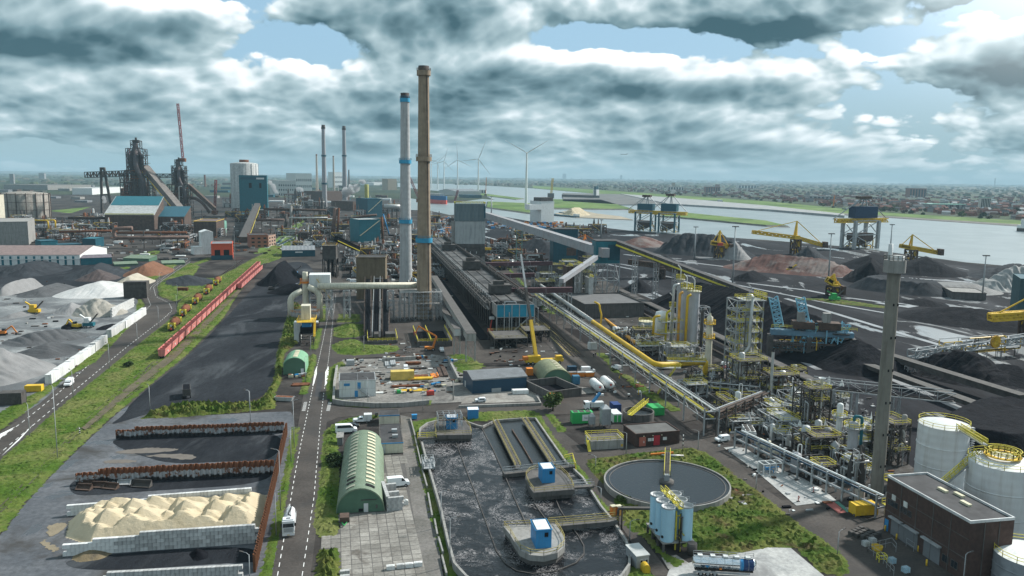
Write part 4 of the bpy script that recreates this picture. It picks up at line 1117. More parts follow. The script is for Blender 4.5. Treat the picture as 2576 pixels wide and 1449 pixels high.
M_blockw=[mat('white concrete block %s'%n,(q,q*1.01,q*.99),rough=.9,var=.12,dirt=d_,dirtcol=(.16,.16,.16),dscale=.3,streak=True)for n,q,d_ in(('clean',.62,.3),('worn',.53,.5),('grey',.42,.7))]
def block_wall(label,pa,pb,courses,mpick,bw=1.6,bh=.8,name='block_wall',bd=.8,seed=1):
 a,b=G(pa),G(pb);L=(b-a).length;rz=atan2(b.y-a.y,b.x-a.x);R=random.Random(seed)
 r=thing(name,label,'wall',(a.x,a.y,0),rz)
 me=[MB().box(.02,-bd/2,.015,bw-.02,bd/2,bh-.01).mesh('block',m)for m in M_blockw]
 n=int(L/bw)
 for i in range(n):
  for c in range(courses(i/n)):
   o=obj('block',me[mpick(i/n,c,R)],r,(i*bw+(bw/2 if c%2 else 0),R.uniform(-.02,.02),c*bh))
 return r
block_wall('white concrete block wall along the back of the sand bay',E(0,590,918),E(0,2200,790),lambda f:3 if f<.38 else 4,lambda f,c,R:0 if f<.3 else R.choice((0,1,1)))
block_wall('white concrete block wall along the front of the sand bay',E(0,555,1272),E(0,2244,1155),lambda f:3 if f<.1 else(4 if f<.38 else 5),lambda f,c,R:0 if f<.25 else(1 if R.random()<.8-f*.6 else 2),seed=2)
block_wall('dark rubble topped block wall at the bottom edge of the bays',E(0,905,1560),E(0,2150,1490),lambda f:4,lambda f,c,R:2,seed=3)
poly=[G(p).xy for p in(E(0,590,1110),E(0,620,960),E(0,850,850),E(0,1100,830),E(0,1650,815),E(0,2200,765),E(1,85,740),E(1,70,1010),E(0,2200,1065),E(0,1210,1140),E(0,780,1170))]
cx_,cy_=sum(p[0]for p in poly)/len(poly),sum(p[1]for p in poly)/len(poly)
rs=np.random.RandomState(4);cones=[]
for i in range(16):
 for j in range(8):
  cones.append((-23+i*3.0+rs.rand()*1.6,-13+j*3.2+rs.rand()*1.4,rs.uniform(2.0,4.7)))
def _zf(X,Y,ed,r_):
 z=np.clip(ed*.75,0,1.2)
 for x,y,h in cones:
  u=(X-x)*.93+(Y-y)*.37;v=-(X-x)*.37+(Y-y)*.93
  d=np.maximum(np.where(u<0,-u*1.25,u*.55),np.abs(v)*.78)*.75+np.hypot(u,v)*.18;z=np.maximum(z,np.minimum(h-d,ed*.95))
 return np.maximum(z+fbm(X*1.1,Y*1.1,3,3)*.10,0)
o=field('sand_heap',[(p[0]-cx_,p[1]-cy_)for p in poly],.42,_zf,M_sand,(cx_,cy_,.02),smooth=False)
tag(o,'long heap of yellow sand in humps between two white block walls','heap')
heap('small dark sandy heap in front of the white block wall',E(0,610,1345),E(0,960,1300),1033+1205*.287,7,mat('dirty sand',(.20,.155,.09),var=.35,scale=.6,dirt=.8,dirtcol=(.05,.045,.04),dscale=.3,bump=.5),name='sand_heap',rough=.3)
heap('black coal remainder heap behind the right end of the block wall',E(0,1700,1330),E(0,1850,1290),1033+1215*.287,5,M_coal,name='coal_heap')
for nm,pts,m in(('bay_floor',[E(0,590,640),E(0,800,560),E(1,150,460),E(1,130,640),E(0,1380,700),E(0,800,745),E(0,640,740)],M_coalg),('bay_floor',[E(0,950,250),E(0,1400,215),E(1,250,160),E(1,190,440),E(0,2000,445),E(0,1500,470),E(0,1250,400),E(0,1050,330)],M_coalg),('bay_floor',[E(0,560,1290),E(0,2230,1165),E(1,60,1330),E(0,2100,1330),E(0,1100,1400),E(0,600,1390)],M_coalg)):
 sheet(nm,pts,.05,m)
M_puddle=mat('dried mud',(.135,.12,.105),rough=.85,var=.15,world=True)
for pts in([E(0,970,375),E(0,1120,340),E(0,1340,325),E(0,1600,335),E(0,1500,360),E(0,1200,380)],[E(0,890,465),E(0,940,430),E(0,1180,435),E(0,1220,450),E(0,1050,465)],[E(0,1220,400),E(0,1500,375),E(0,1750,395),E(0,1650,440),E(0,1450,410)]):
 sheet('mud_patch',pts,.07,M_puddle)
for pts in([E(0,350,1160),E(0,400,1120),E(0,430,1170),E(0,520,1200),E(0,500,1245),E(0,400,1215)],[E(0,400,1010),E(0,560,975),E(0,600,1000),E(0,470,1110),E(0,420,1090)]):
 sheet('sand_patch',pts,.07,mat('spilt sand',(.21,.175,.12),world=True,var=.2,bump=.3))
for k,(x,y,w,rz_,lab)in enumerate(((770,650,3.2,.1,'rusty flat loader bucket nearest the end of the sheet pile wall'),(740,690,3.6,-.1,'brown rounded loader bucket lying on loose planks'),(870,670,3.6,.0,'long low brown loader bucket in the middle of the row'),(975,680,3.6,-.2,'dark brown loader bucket with ribs, second from the big one'),(990,620,2.0,.1,'small grey bucket against the sheet pile wall'),(1090,645,3.0,.15,'pale grey loader bucket beside the big black one'),(1245,665,4.6,-.1,'big black loader bucket at the end of the row'))):
 p=G(E(0,x,y));h=.8 if w<3 else 1.4*w/4
 r=thing('loader_bucket',lab,'bucket',(p.x,p.y,0.06),rz_)
 m=(M_steelb,M_steelb,M_steelb,M_steelb,M_steel,M_steel,M_steeld)[k]
 pr=[(0,0),(1.6,.1),(1.7,.25),(.5,.3),(.25,.6),(.35,h),(.15,h+.05),(-.1,h*.5)]
 mb=MB();n=len(pr);vs=[(-w/2,-y_+.6,z)for y_,z in pr]+[(w/2,-y_+.6,z)for y_,z in pr]
 mb.add(vs,[(i,(i+1)%n,n+(i+1)%n,n+i)for i in range(n)]);mb.build('bowl',m,r)
 for s in(-1,1):
  mb=MB();x_=s*w/2
  mb.add([(x_-.06,-1.1,.05),(x_-.06,.6,.0),(x_-.06,.45,h),(x_+.06,-1.1,.05),(x_+.06,.6,.0),(x_+.06,.45,h)],[(0,2,1),(3,4,5),(0,1,4,3),(1,2,5,4),(2,0,3,5)]);mb.build('side_plate',m,r)
 if k>2:
  for s in(-.3,.3):
   mb=MB();mb.box(s*w-.12,.5,.2,s*w+.12,.9,h*.9);mb.build('hook_lug',M_steeld,r)
for b_,vt,lab,arm in((E(0,505,425),1033-60,'tall lamp post on the grass between the road and the bays',(-.7,.7)),(E(0,262,235),1018,'lamp post on the verge left of the tall one',(-.7,.7)),(B(0,738,1320),933,'lamp post right of the white van on the access road',(-.8,.6)),(B(0,1102,1030),865,'lamp post below the middle of the white wall',(-.8,.6)),(B(0,1385,800),815,'lamp post near the dark gap in the white wall',(-.8,.6)),(B(0,1598,600),772,'lamp post before the bend of the access road',(-.8,.6)),(B(0,1777,415),742,'lamp post on the outside of the road bend',(-.8,.6)),(B(0,1587,280),705,'lamp post inside the second road bend',(.7,.7)),(B(0,1606,190),687,'lamp post beside the beige heap',(.7,.7)),(B(0,1752,100),671,'lamp post on the far stretch of the access road',(.7,.7)),(B(0,1790,360),718,'thin lamp post on the rough grass near the rusty box',(-.8,.6)),(B(0,1510,1440),972,'lamp post at the corner of the black coal strip',(-.6,.8)),(B(0,2512,1440),983,'lamp post on the scrub bank above the cross road',(-.9,.4)),(E(1,215,875),1134,'tall floodlight post beside the long rusty wall',(-.9,.2)),(E(1,177,1095),1240,'lamp post behind the sheet pile wall near the truck',(.9,.2)),(E(1,308,450),1080,'slim lamp post on the verge beside the main road',(.9,.2)),(E(1,335,325),1008,'lamp post near the end of the verge at the junction',(.9,.2)),(E(0,2195,95),985,'post behind the back sheet pile wall',(-.9,.2)),(E(0,2190,1500),1395,'floodlight post at the bottom end of the bays',(-.9,.3)),(B(1,498,1160),898,'lamp post in front of the small green hut',(.9,.2)),(B(1,553,920),845,'lamp post behind the small green hut',(.9,.2)),(B(1,592,720),808,'lamp post beside the yellow and white loading unit',(.9,.2)),(B(1,638,540),758,'lamp post beside the white stack',(.9,.2)),(B(1,700,370),706,'lamp post under the white overhead duct',(.9,.2)),(B(1,1087,865),845,'lamp post on the lawn in front of the twin conveyors',(.9,.2)),(B(1,1127,1400),950,'lamp post in front of the white site office',(-.9,.2)),(B(1,1680,1449),985,'lamp post at the gate of the storage yard',(.9,.2)),(B(1,367,1445),1000,'lamp post beside the open skip',(.9,.2)),(E(1,1622,1020),1238,'slim lamp post beside the foaming tank wall',(.9,.2)),(E(1,1700,1360),1305,'lower lamp post beside the foaming tank wall',(.9,.2)),(E(2,1000,380),1090,'curved lamp post beside the concrete basin',(-.9,.2)),(E(2,732,505),1148,'lamp post on the grass left of the round clarifier',(-.9,.3)),(E(2,778,800),1228,'lamp post on the path between the tanks',(-.9,.3)),(E(2,1630,340),1085,'lamp post at the side road corner near the white small van',(-.9,.2)),(E(2,1030,1160),1312,'curved lamp post beside the lower tank wall',(.9,.2)),(E(3,608,1265),1338,'curved lamp post at the end of the green bank',(.8,.5)),(E(3,1705,1560),1394,'floodlight post in front of the dark brick building',(.8,.3)),(E(2,2138,690),1195,'lamp post between the service road and the loading pad',(.8,.5)),(B(2,1297,1380),988,'lamp post at the side road barrier',(.8,.3))):
 lamp_post(b_,vt,lab,arm)
p=G(E(1,285,1112));rz=atan2(*(G((745,1300))-G((774,1033))).yx)
r=thing('vacuum_truck','white vacuum tanker truck driving towards the junction of the bays','truck',(p.x,p.y,.03),rz)
mb=MB();mb.box(-2.1,-1.25,1.0,-.05,1.25,3.55);mb.box(-2.3,-1.2,1.2,-2.1,1.2,3.3);mb.box(-1.9,-1.1,3.55,-.4,1.1,3.8);cabp=mb.build('cab',M_whitep,r)
mb=MB();mb.quad((0.0,-1.1,2.2),(0,1.1,2.2),(-.06,1.05,3.2),(-.06,-1.05,3.2));mb.build('windscreen',M_glass,cabp)
mb=MB();mb.box(-1.3,-.4,3.8,-.8,.4,3.86);mb.build('roof_hatch',M_glass,cabp)
mb=MB()
for k in range(5):mb.box(-.04,-.95,1.2+k*.18,.02,.95,1.3+k*.18)
mb.build('grille',M_steel,cabp)
mb=MB();mb.lathe([(.16,-.02),(.16,.02),(.12,.02),(.12,-.02)],14);
o=mb.build('badge',M_steel,cabp,(.03,0,1.75));o.rotation_euler=(0,pi/2,0)
for s in(-1,1):
 mb=MB();mb.box(-.1,s*.95-.2,.75,.03,s*.95+.2,1.0);mb.build('headlight',M_skylight,cabp)
 mb=MB();mb.box(-.35,s*1.4-.12,2.3,-.2,s*1.4+.12,3.0);mb.build('mirror',M_black,cabp)
 mb=MB();mb.quad((-.5,s*1.262,2.25),(-1.5,s*1.262,2.25),(-1.45,s*1.262,3.1),(-.4,s*1.262,3.1));mb.build('side_window',M_glass,cabp)
mb=MB();mb.box(-.15,-1.25,.4,.08,1.25,.95);mb.build('bumper',M_whitep,r)
mb=MB();mb.box(.08,-.27,.52,.10,.27,.64);mb.build('number_plate',M_yellow,r)
mb=MB();mb.box(-9.4,-.5,.8,-.2,.5,1.1);mb.build('chassis',M_steeld,r)
mb=MB();mb.tube([(-2.7,0,2.25),(-2.9,0,2.25),(-8.6,0,2.25),(-9.0,0,2.25)],[.5,1.05,1.05,.6],18);tk=mb.build('tank',M_whitep,r)
for x in(-4.2,-5.8,-7.4):
 mb=MB();mb.tube([(x,0,2.25),(x+.15,0,2.25)],1.08,18,False);mb.build('tank_band',M_steel,tk)
mb=MB();mb.box(-8.6,-.35,3.28,-3.0,.35,3.36);mb.rail([(-8.6,-.4,3.3),(-3,-.4,3.3)],.5,1.4,.06);mb.build('catwalk',M_steel,r)
mb=MB();pipe(mb,[(-8.8,.3,3.3),(-6,.2,3.6),(-4,-.2,3.5),(-3.2,.5,3.3)],.11,6);mb.build('suction_hose',M_black,r)
for s in(-1,1):
 mb=MB();mb.box(-8.6,s*1.05-.2,1.1,-2.6,s*1.05+.2,1.7);mb.build('side_locker',M_whitep,r)
 mb=MB();mb.beam((-8.6,s*1.2,2.0),(-3,s*1.2,2.4),.12);mb.build('hose_tray',M_steel,r)
for x in(-1.1,-6.2,-7.5):
 for s in(-1,1):wheel(r,x,s*1.1,.5)
a,rz,w,d=corners(E(1,705,903),E(1,1125,880),None,42)
hut,dim=shell('nissen_hut','long green corrugated half round hut with two rows of skylights','hut',a,rz,w,d,.4,M_greend,M_greenh,'arch',rise=5.3)
R0,cz,th0=hut['_arc'];del hut['_arc']
def arc_patch(name,m,parent,w,R0,cz,t0,t1,y0,y1,off=.2,n=5):
 mb=MB();mb.smooth=True
 pts=[(w/2+(R0*1.012+off)*sin(t0+(t1-t0)*k/n),cz+(R0*1.012+off)*cos(t0+(t1-t0)*k/n))for k in range(n+1)]
 mb.add([(x,y0,z)for x,z in pts]+[(x,y1,z)for x,z in pts],[(k,k+1,n+2+k,n+1+k)for k in range(n)])
 return mb.build(name,m,parent)
for k in range(16):
 y=1.6+k*2.5
 arc_patch('skylight',M_blackhole if k in(0,)else M_skylight,hut,w,R0,cz,.22,.62,y,y+1.15)
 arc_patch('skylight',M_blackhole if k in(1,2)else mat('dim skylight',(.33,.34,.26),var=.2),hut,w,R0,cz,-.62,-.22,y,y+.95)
panel(hut,'f',w*.57,0,1.0,2.1,(w,d),M_white)
panel(hut,'f',w*.46,.2,1.0,.7,(w,d),M_blackhole,'vent')
mb=MB();mb.box(w*.52,-.25,2.9,w*.84,-.08,3.05);mb.build('door_track',M_steeld,hut)
mb=MB();mb.box(w*.82,-.3,.9,w*.86,-.1,1.7);mb.build('meter_box',M_steeld,hut)
r,_=bld('storage_lean_to','small grey lean to shed on the left side of the long hut','shed',E(1,712,305),E(1,760,303),2.2,M_greyroof,M_concw,d=3,style='mono',rise=.4)
p=G(E(1,775,1000))
r=thing('box_trailer','small brown box trailer with a green drawbar on the slabs','trailer',(p.x,p.y,.06),YAW)
MB().box(-1,0,.6,1,2.6,1.6).build('box',M_steelb,r)
mb=MB();mb.beam((-.6,0,.55),(0,-1.5,.45),.12);mb.beam((.6,0,.55),(0,-1.5,.45),.12);mb.build('drawbar',M_green,r)
for s in(-1,1):
 o=wheel(r,s*.95,1.2,.32);o.rotation_euler=(0,0,pi/2)
r,dm=bld('site_cabin','low white site cabin with a blue roof edge and flat black roof','cabin',E(1,1092,378),E(1,1290,368),2.9,M_cream,M_bitumen,d=17,ends=M_steeld,over=.08,parapet=.15);MB().box(-.1,-.16,2.75,dm[0]+.1,-.085,3.05).build('blue_trim',M_blue,r)
panel(r,'f',.3,.1,1.0,2.1,dm[:2],mat('grey door',(.42,.44,.42)))
for y in(4,9):
 mb=MB();mb.box(dm[0]*.55,y,3.0,dm[0]*.8,y+1.2,3.8);mb.build('roof_unit',M_steel,r)
for y in(2,6,11):window(r,'l',y,1.1,1.6,1.1,dm[:2])
r,dm=bld('site_cabin','white site cabin with a blue trim behind the low one, nearer the cross road','cabin',E(1,1078,122),E(1,1256,116),2.8,M_cream,M_bitumen,d=6,ends=M_steeld,over=.08,parapet=.15);MB().box(-.1,-.16,2.65,dm[0]+.1,-.085,2.95).build('blue_trim',M_blue,r)
window(r,'l',2,1.1,1.6,1.1,dm[:2])
mb=MB();mb.beam((-.8,9,0),(-.8,3,2.9),.9,.15);mb.rail([(-1.3,9,0),(-1.3,3,2.9)],1,1,.06);mb.build('outside_stair',M_steel,r)
a,rz,w,d=corners(E(1,1148,886),E(1,1300,870),None,11)
r=thing('block_bunker','grey concrete block bunker with two open bays beside the hut','bunker',(a.x,a.y,0),rz)
bm=MB().box(.02,.02,.01,1.18,.78,.79).mesh('block',M_blockw[2])
for c in range(4):
 for i in range(int(w/1.2)):obj('block',bm,r,(i*1.2+(.3 if c%2 else 0),0,c*.8));
 for i in range(int(w/1.2)):
  if c<3:obj('block',bm,r,(i*1.2,d*.48,c*.8));obj('block',bm,r,(i*1.2,d-.8,c*.8))
 for i in range(int((d-1)/1.2)):obj('block',bm,r,(.8,.8+i*1.2+(.2 if c%2 else 0),c*.8),pi/2)
for x,lab in((3.2,'white bulk bag nearest the left in the block bunker'),(4.8,'white bulk bag on the right in the block bunker')):
 q=a+Matrix.Rotation(rz,3,'Z')@Vector((x,3,0));solo('bulk_bag',MB().box(-.5,-.5,0,.5,.5,1).tube([(0,0,1),(0,0,1.25)],[.45,.15],8),M_white,lab,'bag',(q.x,q.y,.06),rz)
for i,(x,y)in enumerate(((1180,1392),(1268,1380),(1345,1372),(1422,1362))):
 p=G(E(1,x,y));solo('concrete_block',MB().box(-.8,-.4,0,.8,.4,.8).box(-.5,-.2,.8,.5,.2,.86),M_blockw[0 if i!=1 else 1],'white concrete block, %s in the row of four on the slabs'%('leftmost','second from left','third from left','rightmost')[i],'block',(p.x,p.y,.06),YAW)
for x,y,lab in((780,1430,'dark rusty block on the slabs at the bottom edge'),(780,1475,'white block below the dark one at the bottom edge')):
 p=G(E(1,x,y));solo('concrete_block',MB().box(-.9,-.4,0,.9,.4,.7),M_blockw[2 if 'dark' in lab else 0],lab,'block',(p.x,p.y,.06),YAW)
for kind,x,y,q,lab,nm in(('van',1245,660,.15,'white van parked beside the block bunker','van'),('longvan',790,190,.05,'white minibus parked at the end of the long hut','minibus'),('hatch',850,150,.0,'dark car half hidden behind the white minibus','parked_car')):
 vehicle(kind,lab,'car' if kind=='hatch' else 'van',tuple(G(E(1,x,y),.04)),YAW+q,M_whitep if kind!='hatch' else mat('dark car paint',(.03,.035,.04),rough=.3),name=nm)
p=G(E(1,925,100),.04);r=vehicle('pickup','white crew cab truck with a covered white load box near the cabins','truck',tuple(p),YAW+pi,M_whitep,name='crew_cab_truck')
MB().box(-3.2,-1.1,.95,-.75,1.1,2.6).build('load_box',M_white,r)
vehicle('van','white van driving on the access road beside the white wall','van',tuple(G(B(0,695,1195),.05)),heading((210,925),(140,985)),M_whitep)
for x,y,s,sd,lab in((690,470,2.6,3,'dark round bush against the left side of the long hut'),(690,500,1.6,4,'small bush at the foot of the dark round one')):
 p=G(E(1,x,y));o=thing('bush',lab,'bush',(p.x,p.y,0));q=obj('crown',bush_mesh(sd,500,.16,M_leafd),o);q.scale=(s,s,s)
p=G(E(2,970,800));o=thing('bush','low green bush beside the round clarifier wall','bush',(p.x,p.y,0));q=obj('crown',bush_mesh(8,400,.18),o);q.scale=(1.8,1.8,1.6)
p=G(B(0,1285,1005));o=thing('bush','lone dark bush on the grass beside the access road','bush',(p.x,p.y,.3));q=obj('crown',bush_mesh(9,300,.2,M_leafd),o);q.scale=(3,2.2,1.6)
c,t_=tree_meshes(5,M_leaf,900);p=G(B(2,410,1449));o=thing('leafy_tree','bushy round tree beside the orange skip near the cross road','tree',(p.x,p.y,0))
for nm,me in(('crown',c),('trunk',t_)):q=obj(nm,me,o);q.scale=(4.6,4.6,3.4)
def wall_path(name,pts,h,th,m,parent=None,px=True,z0=0):
 ps=[G(p,h)for p in pts]if px else[Vector(p)for p in pts]
 mb=MB();n=len(ps);L=[]
 for i,p in enumerate(ps):
  d=(ps[min(i+1,n-1)]-ps[max(i-1,0)]);d.z=0;d.normalize();L.append(Vector((-d.y,d.x,0))*th/2)
 for i in range(n-1):
  p,q,u,v=ps[i],ps[i+1],L[i],L[i+1]
  vs=[(*(w_).xy,z)for z in(z0,h)for w_ in(p-u,q-v,q+v,p+u)]
  mb.add(vs,[(4,5,6,7),(0,1,5,4),(2,3,7,6),(1,2,6,5),(3,0,4,7)])
 return mb.build(name,m,parent)
TW=1.6
outer=[E(1,1985,135),E(1,1940,125),E(1,1850,92),E(1,1700,72),E(1,1590,80),E(1,1500,105),E(1,1440,150),E(1,1432,200),E(1,1455,270),E(1,1480,370),E(1,1545,590),E(1,1620,850),E(1,1680,1120),E(1,1740,1330),E(1,1840,1440),E(1,1950,1520),E(2,100,1560),E(2,500,1580),E(2,800,1530),E(2,960,1440),E(2,1030,1340),E(2,1030,1230),E(2,1000,1130),E(2,920,1010),E(2,880,950),E(2,780,830),E(2,620,580),E(2,470,440),E(2,330,240),E(2,205,60),E(2,100,62),E(1,2100,80),E(1,1985,135)]
tk=thing('aeration_tank','large concrete treatment tank full of dark foaming water','treatment tank',(0,0,0))
wall_path('tank_wall',outer,TW,.5,M_concw,tk)
mb=MB();mb.quad(*[tuple(G(p,TW).xy)+(.95,)for p in outer[:-1]]);o=mb.build('foaming_water',M_foam,tk)
if o.data.polygons[0].normal.z<0:o.data.flip_normals()
mb=MB();mb.quad(*[tuple(G(p,TW).xy)+(1.0,)for p in(E(1,1990,140),E(1,2100,84),E(2,100,66),E(2,203,64),E(2,330,245),E(2,462,450),E(2,0,545),E(1,2170,545))])
o=mb.build('still_water',M_tank,tk)
if o.data.polygons[0].normal.z<0:o.data.flip_normals()
wall_path('dividing_wall',[E(1,1740,240),E(1,1830,480),E(1,1930,740),E(1,2030,1010),E(1,2110,1230),E(1,2180,1330),E(2,40,1400),E(2,180,1425),E(2,380,1405),E(2,560,1330),E(2,632,1250),E(2,630,1180),E(2,580,1090),E(2,520,1010)],1.12,.2,M_steeld,tk)
wall_path('dividing_wall',[E(1,1980,150),E(1,2080,340),E(1,2180,560),E(2,20,760),E(2,130,1000)],1.15,.22,M_steeld,tk)
wall_path('dividing_wall',[E(2,370,740),E(2,420,860),E(2,490,970)],1.15,.2,M_steeld,tk)
wall_path('dividing_wall',[E(2,190,800),E(2,320,980)],1.15,.2,M_steeld,tk)
wall_path('scum_bar',[E(2,0,160),E(2,90,300),E(2,180,455)],1.5,.25,M_steelb,tk)
def walkway(name,pa,pb,z,w,m,parent,rm,thick=.35,h=1.1):
 a,b=G(pa,z),G(pb,z);d=(b-a).normalized();n=Vector((-d.y,d.x,0))*w/2
 mb=MB();mb.beam(a-Vector((0,0,thick/2)),b-Vector((0,0,thick/2)),w,thick);o=mb.build(name,m,parent)
 for s in(-1,1):
  q=MB();q.rail([a+n*s,b+n*s],h,2.2,.1);q.build('handrail',rm,o)
 return o
walkway('sludge_bridge',E(1,2092,90),E(2,55,500),2.0,1.3,M_concd,tk,mat('dull yellow rail',(.34,.28,.10)))
walkway('sludge_bridge',E(2,105,78),E(2,360,470),2.0,1.3,M_concd,tk,MATS['dull yellow rail'])
walkway('cross_walkway',E(1,2170,545),E(2,545,478),2.0,2.0,M_concd,tk,M_steel,1.0)
walkway('cross_walkway',E(2,330,1000),E(2,915,950),2.4,2.0,M_concd,tk,MATS['dull yellow rail'],1.0)
walkway('cross_walkway',E(2,500,665),E(2,710,650),2.4,1.8,M_concd,tk,M_steel,.5)
walkway('cross_walkway',E(1,1415,235),E(1,1580,228),2.4,1.6,M_concd,tk,M_rail_y,.5)
mb=MB();a=G(E(2,455,430),2);b=G(E(2,555,500),2)
mb.rail([a,G(E(2,530,410),2),b,G(E(2,560,560),0)],1.2,1.2,.12);mb.build('handrail',M_rail_y,tk)
def island(label,left,right,vc,depth,hz,cab=None):
 pass
def platform(pts,z,m):
 ps=[G(p,z)for p in pts];o=thing('aerator_platform','','platform',(0,0,0))
 mb=MB();mb.prism([p.xy for p in ps],z-1.2,z);mb.build('slab',m,o)
 mb=MB();c=sum(ps,Vector())/len(ps);mb.prism([(c+(p-c)*.93).xy for p in ps],.2,z-1.2);mb.build('pier',M_concd,o)
 q=MB();q.rail([(c+(p-c)*.97)for p in ps],1.1,2.4,.09,True);q.build('handrail',mat('dull yellow rail',(.34,.28,.10)),o)
 return o
def arcpts(c0,c1,c2,c3,n=8):
 return[c0,c1,c2,c3]
pl=platform([E(2,550,690),E(2,190,720),E(2,145,660),E(2,118,600),E(2,118,570),E(2,150,535),E(2,210,510),E(2,380,505),E(2,430,520),E(2,490,580),E(2,530,640)],3.2,M_concd);pl['label']='rounded concrete platform in the foaming tank carrying the middle blue cabin'
pl=platform([E(2,-80,1010),E(2,380,990),E(2,430,1060),E(2,465,1130),E(2,460,1190),E(2,400,1245),E(2,280,1275),E(2,160,1265),E(2,70,1225),E(2,20,1150),E(2,-20,1080)],3.2,M_concw);pl['label']='long rounded concrete platform carrying the lowest blue cabin'
pl=platform([E(1,1575,215),E(1,1895,210),E(1,1880,150),E(1,1830,85),E(1,1700,75),E(1,1600,90),E(1,1560,140)],3.0,M_concd);pl['label']='concrete platform with scaffolding at the top end of the foaming tank'
def cabin(label,pa,pb,h,d,z,m,side=True):
 a,b=G(pa,z),G(pb,z);w=(b-a).length;rz=atan2(b.y-a.y,b.x-a.x)
 r,dm=shell('blue_cabin',label,'cabin',a,rz,w,d,h,m,mat('white sheet roof',(.60,.63,.66),rough=.4,var=.12,dirt=.5,dirtcol=(.2,.17,.15),dscale=.5),over=.12,parapet=.06,z0=z)
 mb=MB();mb.box(w*.55,-.12,h*.62,w*.78,-.005,h*.85);mb.build('vent',M_blackhole,r)
 for k in range(1,5):q=MB();q.box(-.03,d*k/5-.03,0,-.005,d*k/5+.03,h);q.build('wall_rib',m,r)
 return r
cabin('bright blue cabin with a stained roof on the middle platform',E(2,265,637),E(2,376,630),3.5,4.2,3.2,M_blue)
cabin('bright blue cabin on the lowest rounded platform',E(2,208,1210),E(2,345,1200),3.8,5.0,3.2,M_blue)
r=cabin('blue cabin wrapped in scaffolding at the top of the foaming tank',E(1,1668,162),E(1,1766,160),3.4,3.4,3.0,M_blue)
p=G(E(1,1600,175),3.0);sc=thing('scaffold','steel scaffold tower round the topmost blue cabin','scaffold',(p.x,p.y,3.0),YAW)
mb=MB();mb.frame(0,0,7,5.5,0,4.2,4,3,2,.1,True,.07);mb.build('scaffold_tube',M_steel,sc);MB().box(0,0,2.9,7,.8,3.0).box(0,4.7,2.9,7,5.5,3.0).build('plank',M_wood,sc)
r,dm=bld('blue_hut','small pale blue hut behind the top edge of the tank','hut',E(1,1857,80),E(1,1950,78),3.2,M_blue,M_white,d=3,over=.1,parapet=.05)
p=G(E(1,1388,72));solo('waste_bin',MB().box(-.8,-.6,.1,.8,.6,1.3).box(-.85,-.65,1.3,.85,.65,1.45),M_blue,'dark blue waste container beside the grass of the tank','container',(p.x,p.y,0),YAW)
p=G(E(1,1520,560));r=thing('pump_skid','grey pipework skid on the left wall of the foaming tank','pump unit',(p.x,p.y,0),YAW)
pipe_cluster(r,-1.5,0,1.5,7,0,2.8,14,3,[M_steel,M_pipe]);deck(r,-1.5,0,1.5,7,1.6,railm=M_steel)
for i,(x,y,x2,y2)in enumerate(((1355,85,1395,235),(1395,245,1450,490),(1455,520,1500,680),(1508,740,1545,940),(1565,970,1590,1105),(1600,1130,1640,1260),(1630,1290,1670,1449))):
 a,b=G(E(1,x,y)),G(E(1,x2,y2));solo('concrete_edge',MB().beam((0,0,.35),(b.x-a.x,b.y-a.y,.35),.35,.7),M_concw,'low concrete edge wall beside the path, piece %s'%('below the waste container','right of the cabins','beside the pump skid','right of the block bunker','level with the brown trailer','level with the pale slabs','at the bottom edge')[i],'edge wall',(a.x,a.y,0))
c=G((1677,1212),1.5);Rc=15.2
cl=thing('clarifier','round concrete clarifier basin with dark rippled water','clarifier',(c.x,c.y,0))
MB().lathe([(Rc-.05,.2),(Rc-.05,1.7),(Rc+.3,1.7),(Rc+.3,0)],72,smooth=False).build('basin_wall',M_concw,cl)
MB().lathe([(Rc-1.1,1.2),(Rc-1.1,1.5),(Rc-.9,1.5),(Rc-.9,1.2)],72).build('weir',M_concd,cl)
mb=MB();mb.add([(Rc*cos(2*pi*k/72),Rc*sin(2*pi*k/72),1.42)for k in range(72)],[tuple(range(72))]);mb.build('water',mat_:=water_mat('clarifier water',(.016,.020,.024),.12,1.4,.22),cl)
MB().lathe([(1.8,1.0),(1.8,1.9),(.01,1.9)],24).build('centre_pier',M_concd,cl)
ar=G(E(2,1365,360),3.2);dx,dy=ar.x-c.x,ar.y-c.y;L=hypot(dx,dy);n=Vector((-dy/L,dx/L,0))*.7
mb=MB();mb.beam((0,-.2,3.0),(dx,dy,3.0),1.4,.4);br=mb.build('scraper_bridge',M_steeld,cl)
for s in(-1,1):
 q=MB();q.rail([Vector((0,0,3.2))+n*s,Vector((dx,dy,3.2))+n*s],1.1,2,.12);q.build('handrail',M_rail_y,br)
MB().box(-.6,-.6,1.9,.6,.6,3.4).build('drive_unit',M_steel,cl)
p=G(E(2,1215,402));solo('boom_section',MB().beam((0,0,.5),(6.5,1.2,.7),.5,.5),M_orange,'orange boom section lying behind the clarifier','boom',(p.x,p.y,.1))
p=G(E(2,1310,410));solo('steel_pipe',MB().tube([(0,0,.5),(6,-.3,.5)],.35,10),M_pipe,'grey pipe lying behind the clarifier next to the orange boom','pipe',(p.x,p.y,.1))
a=G(E(2,1330,1250));sg=Vector((cos(YAW),sin(YAW),0));cs_=[]
fr=thing('silo_stand','dark steel and concrete stand under the pale blue silos','stand',(a.x,a.y,0),YAW)
MB().box(-.3,0,1.9,6.6,9.8,2.2).build('slab',M_concw,fr)
for x in(0,6):
 for y in(.3,3.4,6.5,9.4):MB().box(x-.2,y-.2,0,x+.2,y+.2,1.9).build('leg',M_concd,fr)
lab={(0,0):'front left',(0,1):'middle left',(0,2):'back left',(1,0):'front right',(1,1):'middle right',(1,2):'back right'}
